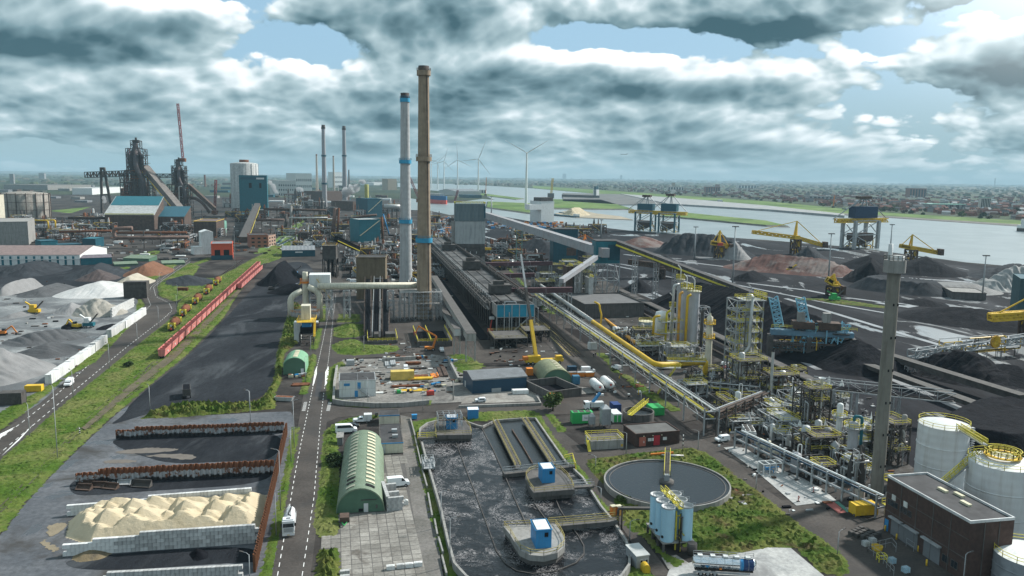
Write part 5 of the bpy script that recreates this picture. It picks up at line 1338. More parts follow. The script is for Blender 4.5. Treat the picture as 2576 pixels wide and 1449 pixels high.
for(i,j),nm in lab.items():
 q=a+Matrix.Rotation(YAW,3,'Z')@Vector((1.2+i*3.9,1.4+j*3.2,0))
 o=thing('pale_blue_silo','%s pale blue plastic silo of the six on the stand'%nm,'silo',(q.x,q.y,2.2),YAW,'pale blue silos')
 MB().lathe([(1.42,0),(1.42,7.2)],28).build('shell',M_ltblue,o)
 MB().lathe([(1.44,7.0),(1.5,7.05),(1.5,7.3),(1.3,7.3),(1.25,6.9),(.01,6.8)],28).build('rim',M_steel,o)
 q_=MB();q_.tube([(-1.25,-.55,1.0),(-1.45,-.62,1.0)],.3,12);q_.build('manhole',M_black,o)
 q_=MB();q_.rail([(-1.4,-1.4,7.3),(1.4,-1.4,7.3)],.9,1.4,.07);q_.build('handrail',M_steel,o)
MB().box(2.9,0,9.2,3.7,10,9.35).build('top_walkway',M_rail_y,fr)
q_=MB();q_.rail([(2.8,0,9.3),(2.8,10,9.3)],1.1,1.6,.1);q_.rail([(3.8,0,9.3),(3.8,10,9.3)],1.1,1.6,.1);q_.build('handrail',M_rail_y,fr)
pipe_cluster(fr,2.6,-.6,4.2,1.2,0,8.6,9,8,[M_black,M_steeld,M_rail_y],.22)
MB().cyl(5.6,-1.2,0,2.4,1.0,16).build('dark_drum',M_steeld,fr)
p=G(E(2,925,1050));r=thing('pipe_portal','black pipe portal carrying a lagged line across the path to the silos','pipe bridge',(p.x,p.y,0))
q=G(E(2,1225,900),4.0);mb=MB();pipe(mb,[(0,0,0),(0,0,5.0),(q.x-p.x,q.y-p.y,5.0)],.28,8,.5);mb.tube([(.9,.3,0),(.9,.3,5.6)],.18,8);mb.beam((0,0,5.3),(q.x-p.x,q.y-p.y,5.3),.9,.12);mb.build('pipe',M_steeld,r)
for x,lab in((885,'left orange portable toilet beside the path'),(935,'right orange portable toilet beside the path')):
 p=G(E(2,x,915));o=thing('portable_toilet',lab,'toilet',(p.x,p.y,0),.4,'orange portable toilets');MB().box(-.55,-.55,0,.55,.55,2.1).build('body',M_orange,o);MB().box(-.6,-.6,2.1,.6,.6,2.3).build('roof',M_skylight,o);MB().box(-.35,-.58,.15,.35,-.55,1.9).build('door',mat('pale orange',(.65,.33,.1)),o)
r,dm=bld('corrugated_cabin','grey cabin with a white corrugated roof at the tank corner','cabin',E(2,1090,1392),E(2,1198,1375),2.6,M_steel,mat('white ribbed roof',(.55,.56,.54),var=.1,wave=.8,wscale=1.5),d=4.6,style='mono',rise=.2,over=.15)
for x in(.8,1.9):window(r,'f',x,1.2,.5,.6,dm[:2],bars=0)
p=G(E(2,1180,1432));o=thing('round_top_box','yellow round topped box beside the corrugated cabin','box',(p.x,p.y,0),YAW)
MB().extr([(-.75,0),(.75,0)]+[(.75*cos(pi*k/8),1.1+.75*sin(pi*k/8))for k in range(9)],0,1.6).build('body',M_yellow,o);panel(o,'f',-.4,.2,.8,1.3,(1.5,1.6),M_yellow)
r,dm=bld('pump_house','dark red brick pump house with a flat grey roof and red doors','building',E(2,1080,318),E(2,1466,287),3.6,M_brick,mat('grey felt roof',(.10,.10,.095),var=.2,dirt=.3,dirtcol=(.05,.05,.05)),back=E(2,975,232),parapet=.3,over=.1)
panel(r,'f',dm[0]*.085,.05,2.0,2.7,dm[:2],mat('salmon door',(.42,.14,.10),var=.1))
panel(r,'f',dm[0]*.41,.05,1.9,2.9,dm[:2],mat('deep red door',(.36,.03,.04),var=.1))
lettering('8',.9,M_white,r,(dm[0]*.085+1.4,-.1,1.0),(pi/2,0,0),'door_number')
for x,w in((.28,1.2),(.375,.5),(.62,1.2)):panel(r,'f',dm[0]*x,1.4,w,.9,dm[:2],M_white,'notice_board',.05)
for x in(.17,.375,.575):mb=MB();mb.box(dm[0]*x,-.3,2.9,dm[0]*x+.3,-.02,3.15);mb.build('wall_lamp',M_skylight,r)
a,rz,w,d=corners(E(2,688,346),E(2,976,330),E(2,622,288))
r=thing('concrete_basin','square concrete basin with a yellow handrail and stairs','basin',(a.x,a.y,0),rz)
MB().box(0,0,0,w,d,2.6).build('wall',M_concw,r);MB().box(.4,.4,2.6,w-.4,d-.4,2.66).build('deck',M_concd,r)
q=MB();q.rail([(0,0,2.6),(w,0,2.6),(w,d,2.6),(0,d,2.6)],1.1,1.8,.11,True);q.build('handrail',M_rail_y,r)
q=MB();q.beam((-.6,d*.2,2.6),(-.6,-1.2,0),.9,.15);q.rail([(-1,d*.2,2.6),(-1,-1.2,0)],1,1.2,.1);q.build('stair',M_rail_y,r)
panel(r,'f',w*.92,.6,.6,.7,(w,d),M_yellow,'warning_sign',.04)
for x,y,wd,hh,lab in((700,150,1.8,3.4,'smaller square grey hopper on the basin roof'),(818,150,2.8,6.0,'tall square grey hopper with a ladder behind the basin')):
 p=G(E(2,x,y));o=thing('square_hopper',lab,'hopper',(p.x,p.y+1,0),YAW)
 MB().box(-wd/2,-wd/2,1.0,wd/2,wd/2,hh).build('body',M_steel,o);mb=MB();mb.add([(-wd/2,-wd/2,hh),(wd/2,-wd/2,hh),(wd/2,wd/2,hh),(-wd/2,wd/2,hh),(-.3,-.3,hh+1),(.3,-.3,hh+1),(.3,.3,hh+1),(-.3,.3,hh+1)],[(0,1,5,4),(1,2,6,5),(2,3,7,6),(3,0,4,7),(4,5,6,7)]);mb.build('cone_top',M_steel,o)
 for s in(-1,1):
  for s2 in(-1,1):MB().box(s*wd*.45-.1,s2*wd*.45-.1,0,s*wd*.45+.1,s2*wd*.45+.1,1.0).build('leg',M_steeld,o)
 q=MB();q.beam((wd*.2,-wd/2-.1,0),(wd*.2,-wd/2-.1,hh),.08);q.beam((wd*.4,-wd/2-.1,0),(wd*.4,-wd/2-.1,hh),.08);q.build('ladder',M_steel,o)
def container(label,p,w,d,h,m,name='shipping_container',rz=YAW,cat='container',z=0.05,doors=True):
 a=G(p);o=thing(name,label,cat,(a.x,a.y,z),rz)
 MB().box(0,0,.1,w,d,h).build('body',m,o)
 q=MB()
 for x in(0,w):
  for y in(0,d):q.box(x-.08,y-.08,0,x+.08,y+.08,h+.03)
 q.build('corner_post',m,o)
 if doors and w>2:
  q=MB();n=int(w/.5)
  for k in range(1,n):q.box(w*k/n-.05,-.05,.25,w*k/n+.05,-.005,h-.15)
  q.build('side_rib',m,o)
 return o
r=container('bright green machine container standing on green legs',E(2,530,118),6.6,2.5,3.6,M_green)
r.location.z=0
MB().box(3.1,-.11,.9,6.3,-.06,2.9).build('white_panel',M_white,r);lettering('Ine-e',.8,M_navy,r,(4.6,-.13,1.6),(pi/2,0,0))
for x in(.5,2.5,4.5):MB().box(x,.3,3.6,x+1.5,2.2,3.66).build('roof_panel',M_steeld,r)
r2=container('white cabin with green door panels beside the hoppers',E(2,885,108),2.9,5.5,2.8,M_white)
for x in(.3,1.6):panel(r2,'f',x,.2,1.0,2.2,(2.9,5.5),M_green)
container('bright green container beside the round dark thickener',E(2,1230,48),4.0,5.5,2.6,M_green)
container('dark blue container behind the white lorry',B(2,1020,1470),2.6,4.0,2.6,mat('dark blue paint',(.02,.05,.16)),z=.05)
c=G((1606,1040),1.5);th=thing('thickener','round dark thickener tank with a sloping yellow stair','tank',(c.x,c.y,0));MB().lathe([(4.6,.2),(4.6,2.4),(5.0,2.4),(5.0,0)],40,smooth=False).build('basin_wall',M_concd,th)
mb=MB();mb.add([(4.6*cos(2*pi*k/40),4.6*sin(2*pi*k/40),1.6)for k in range(40)],[tuple(range(40))]);mb.build('water',M_tank,th)
mb=MB();mb.beam((-3.5,-5,2.4),(3,3,4.6),1.4,.2);mb.build('stair',M_rail_y,th);mb=MB();mb.rail([(-4.2,-5,2.4),(2.3,3,4.6)],1.1,1.2,.12);mb.rail([(-2.8,-5,2.4),(3.7,3,4.6)],1.1,1.2,.12);mb.build('handrail',M_rail_y,th)
p=G(B(2,790,1449));r=thing('tipper_lorry','white lorry with a raised blue loading arm near the cross road','lorry',(p.x,p.y,.05),YAW)
MB().box(-1.8,0,.5,-.2,2.4,2.8).build('cab',M_whitep,r);MB().box(-.2,.2,.6,5.5,2.2,1.0).build('chassis',M_steeld,r)
mb=MB();mb.box(.2,.1,1.0,4.6,2.3,2.6);mb.build('body',M_white,r)
mb=MB();mb.beam((.2,1.2,1.4),(3.6,1.4,5.6),1.2,.6);mb.build('loading_arm',M_blue,r)
mb=MB();mb.box(-1.83,.2,1.7,-1.8,2.2,2.6);mb.build('windscreen',M_glass,r)
for x in(-1,3,4.4):
 for y in(.15,2.25):wheel(r,x,y,.48)
a=G(E(2,1580,1452));b=G(E(2,2140,1482));rz=atan2(b.y-a.y,b.x-a.x);L=(b-a).length
r=thing('tanker_trailer','polished silver tank trailer with a dark blue swoosh end','tank trailer',(a.x,a.y,.05),rz)
M_pol=mat('polished steel',(.62,.64,.66),rough=.14,metal=.9,var=.05)
mb=MB();mb.tube([(.1,1.25,2.5),(.5,1.25,2.5),(L-.5,1.25,2.35),(L,1.25,2.3)],[.8,1.22,1.22,.9],24);tb=mb.build('tank',M_pol,r)
for k in range(1,8):
 x=L*k/8;mb=MB();mb.tube([(x,1.25,2.5-.15*k/8),(x+.07,1.25,2.5-.15*k/8)],1.24,24,False);mb.build('tank_band',M_steel,tb)
mb=MB();mb.tube([(L*.80,1.25,2.38),(L-.5,1.25,2.35)],[1.235,1.235],24,False);mb.build('swoosh',mat('dark blue film',(.02,.045,.12),rough=.25),tb)
mb=MB();mb.tube([(L*.74,1.25,2.39),(L*.80,1.25,2.38)],[1.233,1.235],24,False);mb.build('swoosh',M_blue,tb)
for k in(1,2.6,4.2,5.6,7):
 x=L*k/8;MB().box(x-.45,.8,3.6,x+.45,1.7,3.95).build('manlid_box',M_white,r)
mb=MB();mb.box(.3,.9,3.62,L-.3,1.6,3.68);mb.rail([(.3,1.8,3.6),(L-.3,1.8,3.6)],.8,1.5,.07);mb.build('catwalk',M_steel,r)
MB().box(.5,.5,1.0,L-.5,2.0,1.25).build('chassis',M_steeld,r);MB().box(.6,-.1,.8,L*.9,0,1.2).build('side_guard',M_steel,r)
for k in range(3):
 for y in(.25,2.25):wheel(r,1.6+k*1.35,y,.52)
MB().box(L*.42,-.02,1.6,L*.46,.02,2.0).build('hazard_plate',M_orange,r)
lettering('VAN DER LEE',.62,M_navy,r,(L*.44,-.03,1.9),(pi/2,0,0))
for x,m in((L*.12,M_navy),(L*.19,M_blue)):mb=MB();mb.add([(x,-.05,2.35),(x+1.0,-.05,2.3),(x+.5,.02,1.85),(x,-.02,2.35),(x+1.0,-.02,2.3),(x+.5,.05,1.85)],[(0,2,1),(3,4,5),(0,1,4,3),(1,2,5,4),(2,0,3,5)]);mb.build('swoosh',m,r)
r,dm=bld('site_office','two storey white site office with blue doors and a dark flat roof','building',B(1,838,1318),B(1,1206,1303),5.8,M_white,M_bitumen,d=11,over=.05,parapet=.12,ends=M_steel)
W_=dm[0]
panel(r,'f',W_*.42,.05,1.1,2.2,dm[:2],M_blue);panel(r,'f',W_*.50,2.95,1.1,2.2,dm[:2],M_blue);panel(r,'f',W_*.13,4.0,2.0,.9,dm[:2],M_blue,'blue_panel')
mb=MB();mb.beam((W_*.52,-.7,2.9),(W_*.85,-.7,.1),1.0,.15);mb.rail([(W_*.52,-1.2,2.9),(W_*.85,-1.2,.1)],1,1,.07);mb.build('outside_stair',M_steel,r)
MB().box(0,-.03,2.85,W_,-.005,2.93).box(W_*.5-.04,0,5.9,W_*.5+.04,11,6.0).build('joint_strip',M_steel,r)
r,dm=bld('blue_shed','dark blue corrugated shed with a low pitched grey roof','shed',B(1,2178,1280),B(2,146,1240),5.0,M_navy,M_greyroof,back=B(1,2140,1180),style='gable',rise=1.4)
MB().box(0,-.06,4.7,dm[0],-.01,4.95).build('eaves_strip',M_steel,r);panel(r,'l',3,.05,1.2,2.2,dm[:2],M_white);panel(r,'f',dm[0]*.35,.05,3.5,1.4,dm[:2],M_steel,'bright_panel',.03)
hut,dm=bld('nissen_hut','olive green arched shed with pale skylights behind the open block bunker','shed',B(2,312,1180),B(2,600,1170),2.2,M_greend,mat('olive sheet',(.21,.23,.14),var=.12,dirt=.3,dirtcol=(.12,.12,.08),wave=.5,wscale=1.5,wdir='Y'),d=17,style='arch',rise=3.2)
R0,cz,th0=hut['_arc'];del hut['_arc']
for k in range(5):arc_patch('skylight',M_skylight,hut,dm[0],R0,cz,.05,.45,1.5+k*3,2.6+k*3)
hut,dm=bld('nissen_hut','small green arched shed beside the black coal strip','shed',B(1,280,1088),B(1,498,1082),4.4,M_greend,mat('fresh green sheet',(.16,.32,.20),var=.1,wave=.5,wscale=1.5,wdir='Y'),d=13.5,style='arch',rise=2.2)
R0,cz,th0=hut['_arc'];del hut['_arc']
for k in range(4):arc_patch('skylight',M_skylight,hut,dm[0],R0,cz,-.12,.22,1.0+k*3,3.4+k*3)
panel(hut,'f',dm[0]*.79,.05,1.1,2.2,dm[:2],M_white)
for h_ in(h for h in bpy.data.objects if '_arc' in h):del h_['_arc']
def bunker(label,p0,p1,back,h,m):
 a,rz,w,d=corners(p0,p1,back);r=thing('block_bunker',label,'bunker',(a.x,a.y,0),rz)
 for q in((0,0,w,.6),(0,d-.6,w,d),(0,.6,.6,d-.6),(w-.6,.6,w,d-.6)):MB().box(q[0],q[1],0,q[2],q[3],h).build('wall',m,r)
 return r,w,d
r,w,d=bunker('open square bunker of dark concrete blocks with a dark floor',B(2,375,1345),B(2,700,1300),B(2,600,1165),3.0,M_concd)
MB().box(.6,.6,.02,w-.6,d-.6,.3).build('floor',M_coal,r)
for lab,p,wd,dp,h,m in(('orange skip standing at the corner of the open bunker',B(2,395,1370),3.2,3.0,2.6,M_orange),('small blue kiosk beside the arched olive shed',B(2,618,1190),2.4,2.4,3.2,mat('kiosk blue',(.05,.16,.25))),('white container on the pale quay behind the blue shed',B(2,10,1290),5.6,2.4,1.5,M_white),('white double door cabinet beside the battery siding',B(2,778,840),3.6,2.6,3.2,M_white),('dark blue container beside the orange skips',B(2,568,1060),3.4,2.4,2.0,M_navy),('yellow cabin on the storage yard',B(1,1358,1150),8.6,3.2,3.4,mat('pale yellow paint',(.62,.46,.12),rough=.5,dirt=.3)),('grey cabinet beside the site office roof',B(1,912,1000),3.0,2.4,2.2,M_steel),('green skip beside the yellow cabin steelwork',B(1,1420,1280),1.2,1.0,1.2,M_green),('red and white box at the yard gate',B(1,1722,1300),2.4,1.6,1.6,M_red),('yellow skip on the dusty ground beside the white wall',B(0,250,1265),5.2,2.4,2.2,M_yellow),('black open shed at the left edge below the grey heap',B(0,-20,1400),7.0,4.0,4.0,M_steeld),('orange waste skip beside the rusty upright tank',Z5(2165,1440),5.6,2.6,2.6,M_yellow),('rusty goods box on the rough grass',B(0,1788,248),6.0,2.4,2.2,M_rust),('orange cabinet beside the crane',B(2,150,1100),2.4,2.2,2.8,M_orange),('black square building with yellow slots beside the pale heap',B(0,1248,320),13.0,7.0,10.0,M_steeld)):
 container(lab,p,wd,dp,h,m,name='skip' if 'skip' in lab else 'cabin_box')
a=G(B(1,182,1350));r=thing('open_skip','long grey open skip with rusty load beside the main road','skip',(a.x,a.y,.05),-.12)
MB().extr([(.6,0),(5.9,0),(6.4,1.3),(0,1.3)],0,2.3).build('body',M_steel,r);MB().box(.2,.2,1.25,6.2,2.1,1.34).build('load',M_rust,r)
for lab,p,nb,ln,m,rr,dirn in(('rusty pipes stacked beside the open skip',B(1,360,1205),6,6,M_rust,.25,0),('rusty beams stacked on the storage yard',B(1,1370,1220),9,12,M_rust,.2,0),('yellow beams stacked below the rusty ones',B(1,1400,1265),6,11,M_yellow,.2,0),('dark steel profiles stacked near the yard wall',B(1,1930,1110),9,15,M_steelb,.22,pi/2),('orange short bars stacked beside the dark profiles',B(1,1835,1118),7,6,M_orange,.2,pi/2),('grey grating panels stacked on the yard',B(1,1400,1005),9,7.5,M_steel,.3,pi/2),('rusty plates stacked beside the grey gratings',B(1,1515,990),8,5.6,M_rust,.3,0),('grey and brown bundle of small pipes at the right of the yard',B(1,1560,1035),8,6,M_steeld,.2,0),('rusty crane beam resting on the yellow one',B(1,1575,1120),3,6,M_rust,.4,0),('yellow lattice jib section beside the yellow cabin',B(1,1530,1145),3,9,M_yellow,.4,0),('long white tubes on a trailer in front of the dark brick building',E(3,1440,1500),7,12,M_white,.12,-.75)):
 a=G(p);R=random.Random(nb*7+int(a.x));o=thing('steel_stack',lab,'steel stack',(a.x,a.y,.06),YAW+dirn)
 me=MB().box(0,-rr,0,ln,rr,rr*1.6).mesh('beam',m)
 for k in range(nb):obj('beam',me,o,(R.uniform(-.5,.5),(k%6)*rr*2.4,(k//6)*rr*1.7))
R=random.Random(21);bmats=[M_steel,M_white,M_concw,M_rust,M_steeld,M_blue,M_skylight,M_wood];bm_=[MB().box(0,0,0,1.2,1.0,.9).mesh('crate',m)for m in bmats]
_col=('grey','white','concrete','rusty','dark','blue','cream','wooden')
for(x,y,nm,n,sp)in((1265,940,'at the back left of the storage yard',9,9),(1600,930,'at the back right of the storage yard',10,8),(1310,1280,'along the front of the storage yard',14,16),(1650,1220,'in front of the yellow cabin',12,9),(1860,960,'beside the yard wall near the conveyor trestle',9,8),(280,1125,'behind the open skip pad',9,7),(2020,1180,'left of the blue shed',5,5),(880,960,'behind the site office',6,7)):
 p=G(B(1,x,y))
 o=thing('pallet_goods','mixed crates and pallets %s'%nm,'crates',(p.x,p.y,.06),YAW)
 for k in range(n):
  i=R.randrange(len(bmats));q=obj('crate',bm_[i],o,(R.uniform(0,sp),R.uniform(-1.5,3),0),R.uniform(0,.5));s=R.uniform(.6,1.6);q.scale=(s,R.uniform(.6,1.4),R.uniform(.5,1.3))
for lab,pts,h in(('grey block wall along the front of the storage yard',(B(1,780,1330),B(1,900,1350),B(1,1200,1370),B(1,1480,1365),B(1,1740,1340)),1.6),('grey block wall left of the site office',(B(1,780,1330),B(1,790,1150),B(1,815,990)),1.4),('grey block wall right of the storage yard',(B(1,1930,900),B(1,2040,1115),B(1,2125,1115)),1.8),('grey block wall behind the storage yard',(B(1,1270,920),B(1,1600,900),B(1,1590,870)),1.6),('low concrete kerb wall along the pale quay',(B(1,2040,1395),B(2,290,1368),B(2,250,1290)),.9)):
 o=wall_path('block_wall',pts,h,.8,M_concw);tag(o,lab,'wall')
for kind,p,q,lab,nm,m in(('hatch',B(1,2258,1360),pi,'white hatchback parked on the pale quay','hatchback',M_whitep),('smallvan',B(1,1508,1040),-pi/2,'white small van parked on the storage yard','small_van',M_whitep),('pickup',B(1,1868,850),pi/2,'white pickup truck near the orange boom lift','pickup_truck',M_whitep),('car',B(1,612,570),pi/2,'white car parked beside the loading unit','parked_car',M_whitep),('smallvan',B(2,1050,1030),2.0,'white small van on the verge beside the pipe rack','small_van',M_whitep),('van',B(2,765,1065),0,'white van behind the orange skips','van',M_whitep),('smallvan',E(2,1842,268),pi+.2,'white small van parked at the plant edge','small_van',M_whitep),('car',B(2,890,355),.4,'white car near the pale blue kiosk','parked_car',M_whitep),('hatch',B(2,2140,990),.6,'white car parked behind the frame tower','hatchback',M_whitep),('car',B(2,2150,1035),.6,'dark red car parked behind the frame tower','parked_car',mat('dark red paint',(.15,.02,.02),rough=.3)),('car',B(2,2195,1060),.6,'blue car parked behind the frame tower','parked_car',mat('blue car paint',(.03,.10,.18),rough=.3)),('van',B(1,985,160),0,'white van parked in the row under the overhead duct','van',M_whitep),('car',B(1,985,108),0,'grey car parked behind the white van in the row','parked_car',mat('grey car paint',(.2,.21,.22),rough=.3)),('car',B(1,985,80),0,'pale car third in the row under the duct','parked_car',M_whitep),('car',B(1,945,180),0,'dark car at the near end of the row','parked_car',mat('dark car paint',(.03,.035,.04))),('car',B(1,940,140),0,'white car beside the van in the row','parked_car',M_whitep),('van',A(1,620,1275),pi/2,'white van parked near the dark screening tower','van',M_whitep)):
 vehicle(kind,lab,'van' if 'van' in kind else 'car',tuple(G(p,.05)),YAW+q,m,name=nm)
for x,y,lab in((835,1275,'left white horizontal gas tank with a round sign'),(945,1250,'right white horizontal gas tank')):
 p=G(B(2,x,y));q=G(B(2,x+95,y-85));o=thing('gas_tank',lab,'tank',(p.x,p.y,.05),YAW)
 MB().tube([(1.6,-.6,2.0),(1.6,0,2.0),(1.6,8,2.0),(1.6,8.6,2.0)],[.9,1.6,1.6,.9],20).build('shell',M_white,o)
 for yy in(1,7):MB().box(.6,yy-.3,0,2.6,yy+.3,.9).build('leg',M_concw,o)
 q_=MB();q_.rail([(-.3,-1,0),(3.4,-1,0),(3.4,9,0)],3.2,3,.1);q_.build('frame',M_steel,o)
 q_=MB();q_.tube([(1.6,-.65,2.3),(1.6,-.7,2.3)],.4,14);q_.build('round_sign',M_red,o)
for x,y,w_ in((575,1110,0),(655,1110,1),(740,1110,2)):
 a=G(B(2,x,y));o=thing('open_skip','%s orange open skip with rubble in the row behind the arched shed'%('left','middle','right')[w_],'skip',(a.x,a.y,.05),YAW)
 MB().extr([(.3,0),(3.3,0),(3.7,1.5),(-.1,1.5)],0,2.2).build('body',M_orange,o);MB().box(.1,.1,1.3,3.5,2.1,1.7).build('load',(M_gravelg,M_steel,M_white)[w_],o)
def person(label,p,top,z=0.05,rz=0.0,s=1.0):
 a=G(p,z);o=thing('person',label,'person',tuple(a),rz)
 v=[(0,0,.95),(0,0,1.2),(0,.0,1.45),(0,.02,1.58),(0,.03,1.72),(.11,0,.9),(.12,.05,.5),(.12,0,.06),(.12,.14,.03),(-.11,0,.9),(-.12,-.02,.5),(-.12,-.05,.06),(-.12,.09,.03),(.2,0,1.42),(.26,.02,1.12),(.25,.12,.88),(-.2,0,1.42),(-.26,.0,1.12),(-.25,.08,.88)]
 e=[(0,1),(1,2),(2,3),(3,4),(0,5),(5,6),(6,7),(7,8),(0,9),(9,10),(10,11),(11,12),(2,13),(13,14),(14,15),(2,16),(16,17),(17,18)]
 rad=[.15,.14,.15,.06,.10,.09,.065,.05,.045,.09,.065,.05,.045,.065,.05,.04,.065,.05,.04]
 me=bpy.data.meshes.new('body');me.from_pydata(v,e,[]);me.materials.append(top)
 b=obj('body',me,o);m=b.modifiers.new('skin','SKIN');m2=b.modifiers.new('sub','SUBSURF');m2.levels=m2.render_levels=1
 sk=me.skin_vertices[0].data if me.skin_vertices else None
 if sk is None:
  bpy.context.view_layer.objects.active=b;bpy.ops.mesh.customdata_skin_add();sk=me.skin_vertices[0].data
 for i,q in enumerate(rad):sk[i].radius=(q,q)
 sk[0].use_root=True
 h=MB();h.lathe([(.02,1.86),(.1,1.82),(.12,1.74),(.13,1.73)],10,0,.03);h.build('helmet',M_white,o)
 return o
M_cloth=mat('dark work clothes',(.02,.024,.035));M_hivis=mat('orange work clothes',(.6,.17,.02))
person('person in dark work clothes walking on the siding road, the left of two',B(2,820,912),M_cloth)
person('person in dark work clothes walking on the siding road, the right of two',B(2,838,905),M_cloth)
p=G(B(1,500,520));s=p.y/FPX
o,r0,r1,H_=chimney('white steel stack with an orange platform beside the main road',B(1,503,505),684,8.5,6.5,M_cream,[(B(0,0,155)[1],M_orange,1.9,1.0)],name='steel_stack_chimney')
q=thing('filter_unit','white filter house with two bent ducts at the foot of the white stack','filter unit',(p.x,p.y,0),YAW)
for sx in(-1,1):
 mb=MB();pipe(mb,[(sx*7.5,-1,0),(sx*7.5,-1,13+sx),(sx*1.5,0,16+sx)],1.6,14,5);mb.build('duct',M_cream,q)
MB().box(2,2,14,13,12,23).build('filter_house',M_white,q);mb=MB();mb.frame(2,2,13,12,0,14,2,1,3,.4);mb.build('frame',M_steel,q)
MB().cyl(0,0,0,4,8,24).build('base_drum',M_concw,q);mb=MB();mb.ring_rail(0,0,4,8,1.2,20,.15);mb.build('handrail',M_orange,q);mb=MB();mb.beam((13,2,10),(6,1,21),1.2,.3);mb.build('stair',M_yellow,q)
a=PT((799,720),p);b=G((1046,770));b=Vector((PT((1048,718),(0,p.y*1.02)).x,p.y*1.02,a.z))
o=thing('overhead_duct','long white round duct crossing over the road to the brown chimney','duct',(a.x,a.y,0));MB().tube([(0,0,a.z),((b.x-a.x),b.y-a.y,a.z)],1.75,16).build('duct',M_cream,o)
for f in(.12,.3,.75):mb=MB();mb.frame(f*(b.x-a.x)-1.5,-1.5,f*(b.x-a.x)+1.5,1.5,0,a.z-2,1,1,3,.35);mb.build('support',M_steel,o)
p=G(B(1,440,790));q=thing('loading_unit','white and yellow loading silo on a dark frame beside the coal strip','loading unit',(p.x,p.y,0),YAW)
mb=MB();mb.frame(0,0,6,6,0,5,1,1,2,.4);mb.build('frame',M_steeld,q);MB().box(.3,.3,5,5.7,5.7,8).build('hopper',M_coal,q);MB().box(.5,5,8,4.5,11,17).build('silo',M_cream,q);MB().box(1,1,8,5,5,10).build('drive_house',M_blue,q)
deck(q,-1,-1,7,11,10.5,M_yellow,True,M_yellow);mb=MB();mb.beam((6.5,6,10),(6.5,-1,4),1,.3);mb.build('stair',M_yellow,q);MB().box(-3,7,0,0,12,9).build('side_cabin',M_white,q)
M_cgrey=mat('pale grey concrete shaft',(.40,.41,.41),wave=.5,wscale=.09,wdir='Z',rough=.9,var=.1,dirt=.5,dirtcol=(.20,.20,.195),streak=True,dscale=.09)
M_cbrown=mat('brown stained shaft',(.27,.212,.155),wave=.5,wscale=.09,wdir='Z',rough=.9,var=.15,dirt=.55,dirtcol=(.13,.085,.05),streak=True,dscale=.08)
M_sky=mat('sky blue band',(.04,.28,.45),rough=.6,var=.15)
M_ctop=mat('sooty brick top',(.07,.06,.058),rough=.9,var=.3)
chimney('tall pale grey concrete chimney with blue bands',(1021,722),234,16.5,10.5,M_cgrey,[(252,M_sky,1.15,2.6),(407,M_sky,1.22,2.4),(557,M_sky,1.16,2.6)],topm=M_ctop)
o,r0,r1,H_=chimney('tallest brown stained concrete chimney with a bright blue band',(1067,800),166,19.5,13.0,M_cbrown,[(184,M_cbrown,1.3,2.6),(400,M_cbrown,1.28,2.4),(604,M_sky,1.22,2.4)],topm=M_ctop)
mb=MB();mb.beam((r0*.7,-r0*.8,0),(r1*.7,-r1*.8,H_*.97),.5,.12);mb.build('ladder',M_steeld,o)
p=G((1067,800));q=thing('scaffold','dense steel scaffold round the foot of the brown chimney','scaffold',(p.x,p.y,0),YAW)
mb=MB();mb.frame(-13,-7,9,6,0,15,9,5,7,.14,True,.1);mb.build('scaffold_tube',M_steel,q);mb=MB()
for z in(9,15):mb.box(-13,-7,z-.1,9,-4,z)
mb.box(-13,-7,14.9,-3,6,15.1);mb.build('plank',M_concw,q)
mb=MB();mb.frame(-20,-10,-14,-6,0,11,3,2,5,.12,True,.09);mb.build('side_tower',M_steel,q)
p=G((2205,1236));o,r0,r1,H_=chimney('slim grey concrete chimney with two white flues beside the tanks',(2205,1236),678,16.5,15.5,mat('grey brown shaft',(.20,.19,.165),rough=.9,var=.12,dirt=.5,dirtcol=(.08,.07,.06),streak=True,dscale=.2),[(669,M_concw,1.7,3.0)],topk=.01,yaw=.2)
MB().cyl(1.0,0,H_,H_+3.4,1.3,16).build('flue',M_white,o);MB().cyl(-1.6,-.2,H_,H_+6.2,.5,10).build('flue',M_white,o)
for k in range(6):
 z=H_*(.12+.145*k)
 for a_ in(-1.9,-1.1):
  x,y=1.53*cos(a_),1.53*sin(a_);MB().box(x-.14,y-.12,z,x+.14,y+.12,z+.6).build('opening',M_blackhole,o)
M_cfar=mat('far grey shaft',(.27,.275,.29),rough=.9,var=.1,dirt=.3,dirtcol=(.2,.19,.18),streak=True,dscale=.04)
chimney('left of the two slender grey chimneys in the far works',(817,525),314,6.5,4.2,M_cfar,[(322,M_ctop,1.2,4),(392,M_teald,1.25,3),(462,M_teald,1.2,3)],topm=M_ctop)
chimney('right of the two slender grey chimneys in the far works',(868,512),317,6.5,4.0,M_cfar,[(325,M_ctop,1.2,4),(392,M_teald,1.25,3)],topm=M_ctop)
chimney('thin buff chimney left of the slender grey pair',(798,487),388,3.6,2.0,mat('buff shaft',(.36,.31,.26)),topm=M_rust)
chimney('thin buff chimney between the slender grey pair',(840,482),392,3.2,1.9,MATS['buff shaft'],topm=M_rust)
chimney('thin dark brown chimney right of the slender grey pair',(878,470),427,2.4,1.8,M_steelb)
chimney('thin brown stack at the back of the left works',(516,470),440,2.6,2.2,M_rust)
def W3(p,base):return PT(p,base)
base=G(Z3(830,1400));s=base.y/FPX
o=thing('gas_column_group','tall grey gas columns with yellow downpipes and yellow top platforms','process columns',(base.x,base.y,0),YAW)
Ri=Matrix.Rotation(-YAW,3,'Z')
def loc3(px,dy=0):
 q=PT(px,(0,base.y+dy));return Ri@Vector((q.x-base.x,q.y-base.y,q.z))
M_col=mat('grey column paint',(.36,.37,.39),rough=.55,var=.08,dirt=.35,dirtcol=(.2,.19,.18),streak=True,dscale=.2)
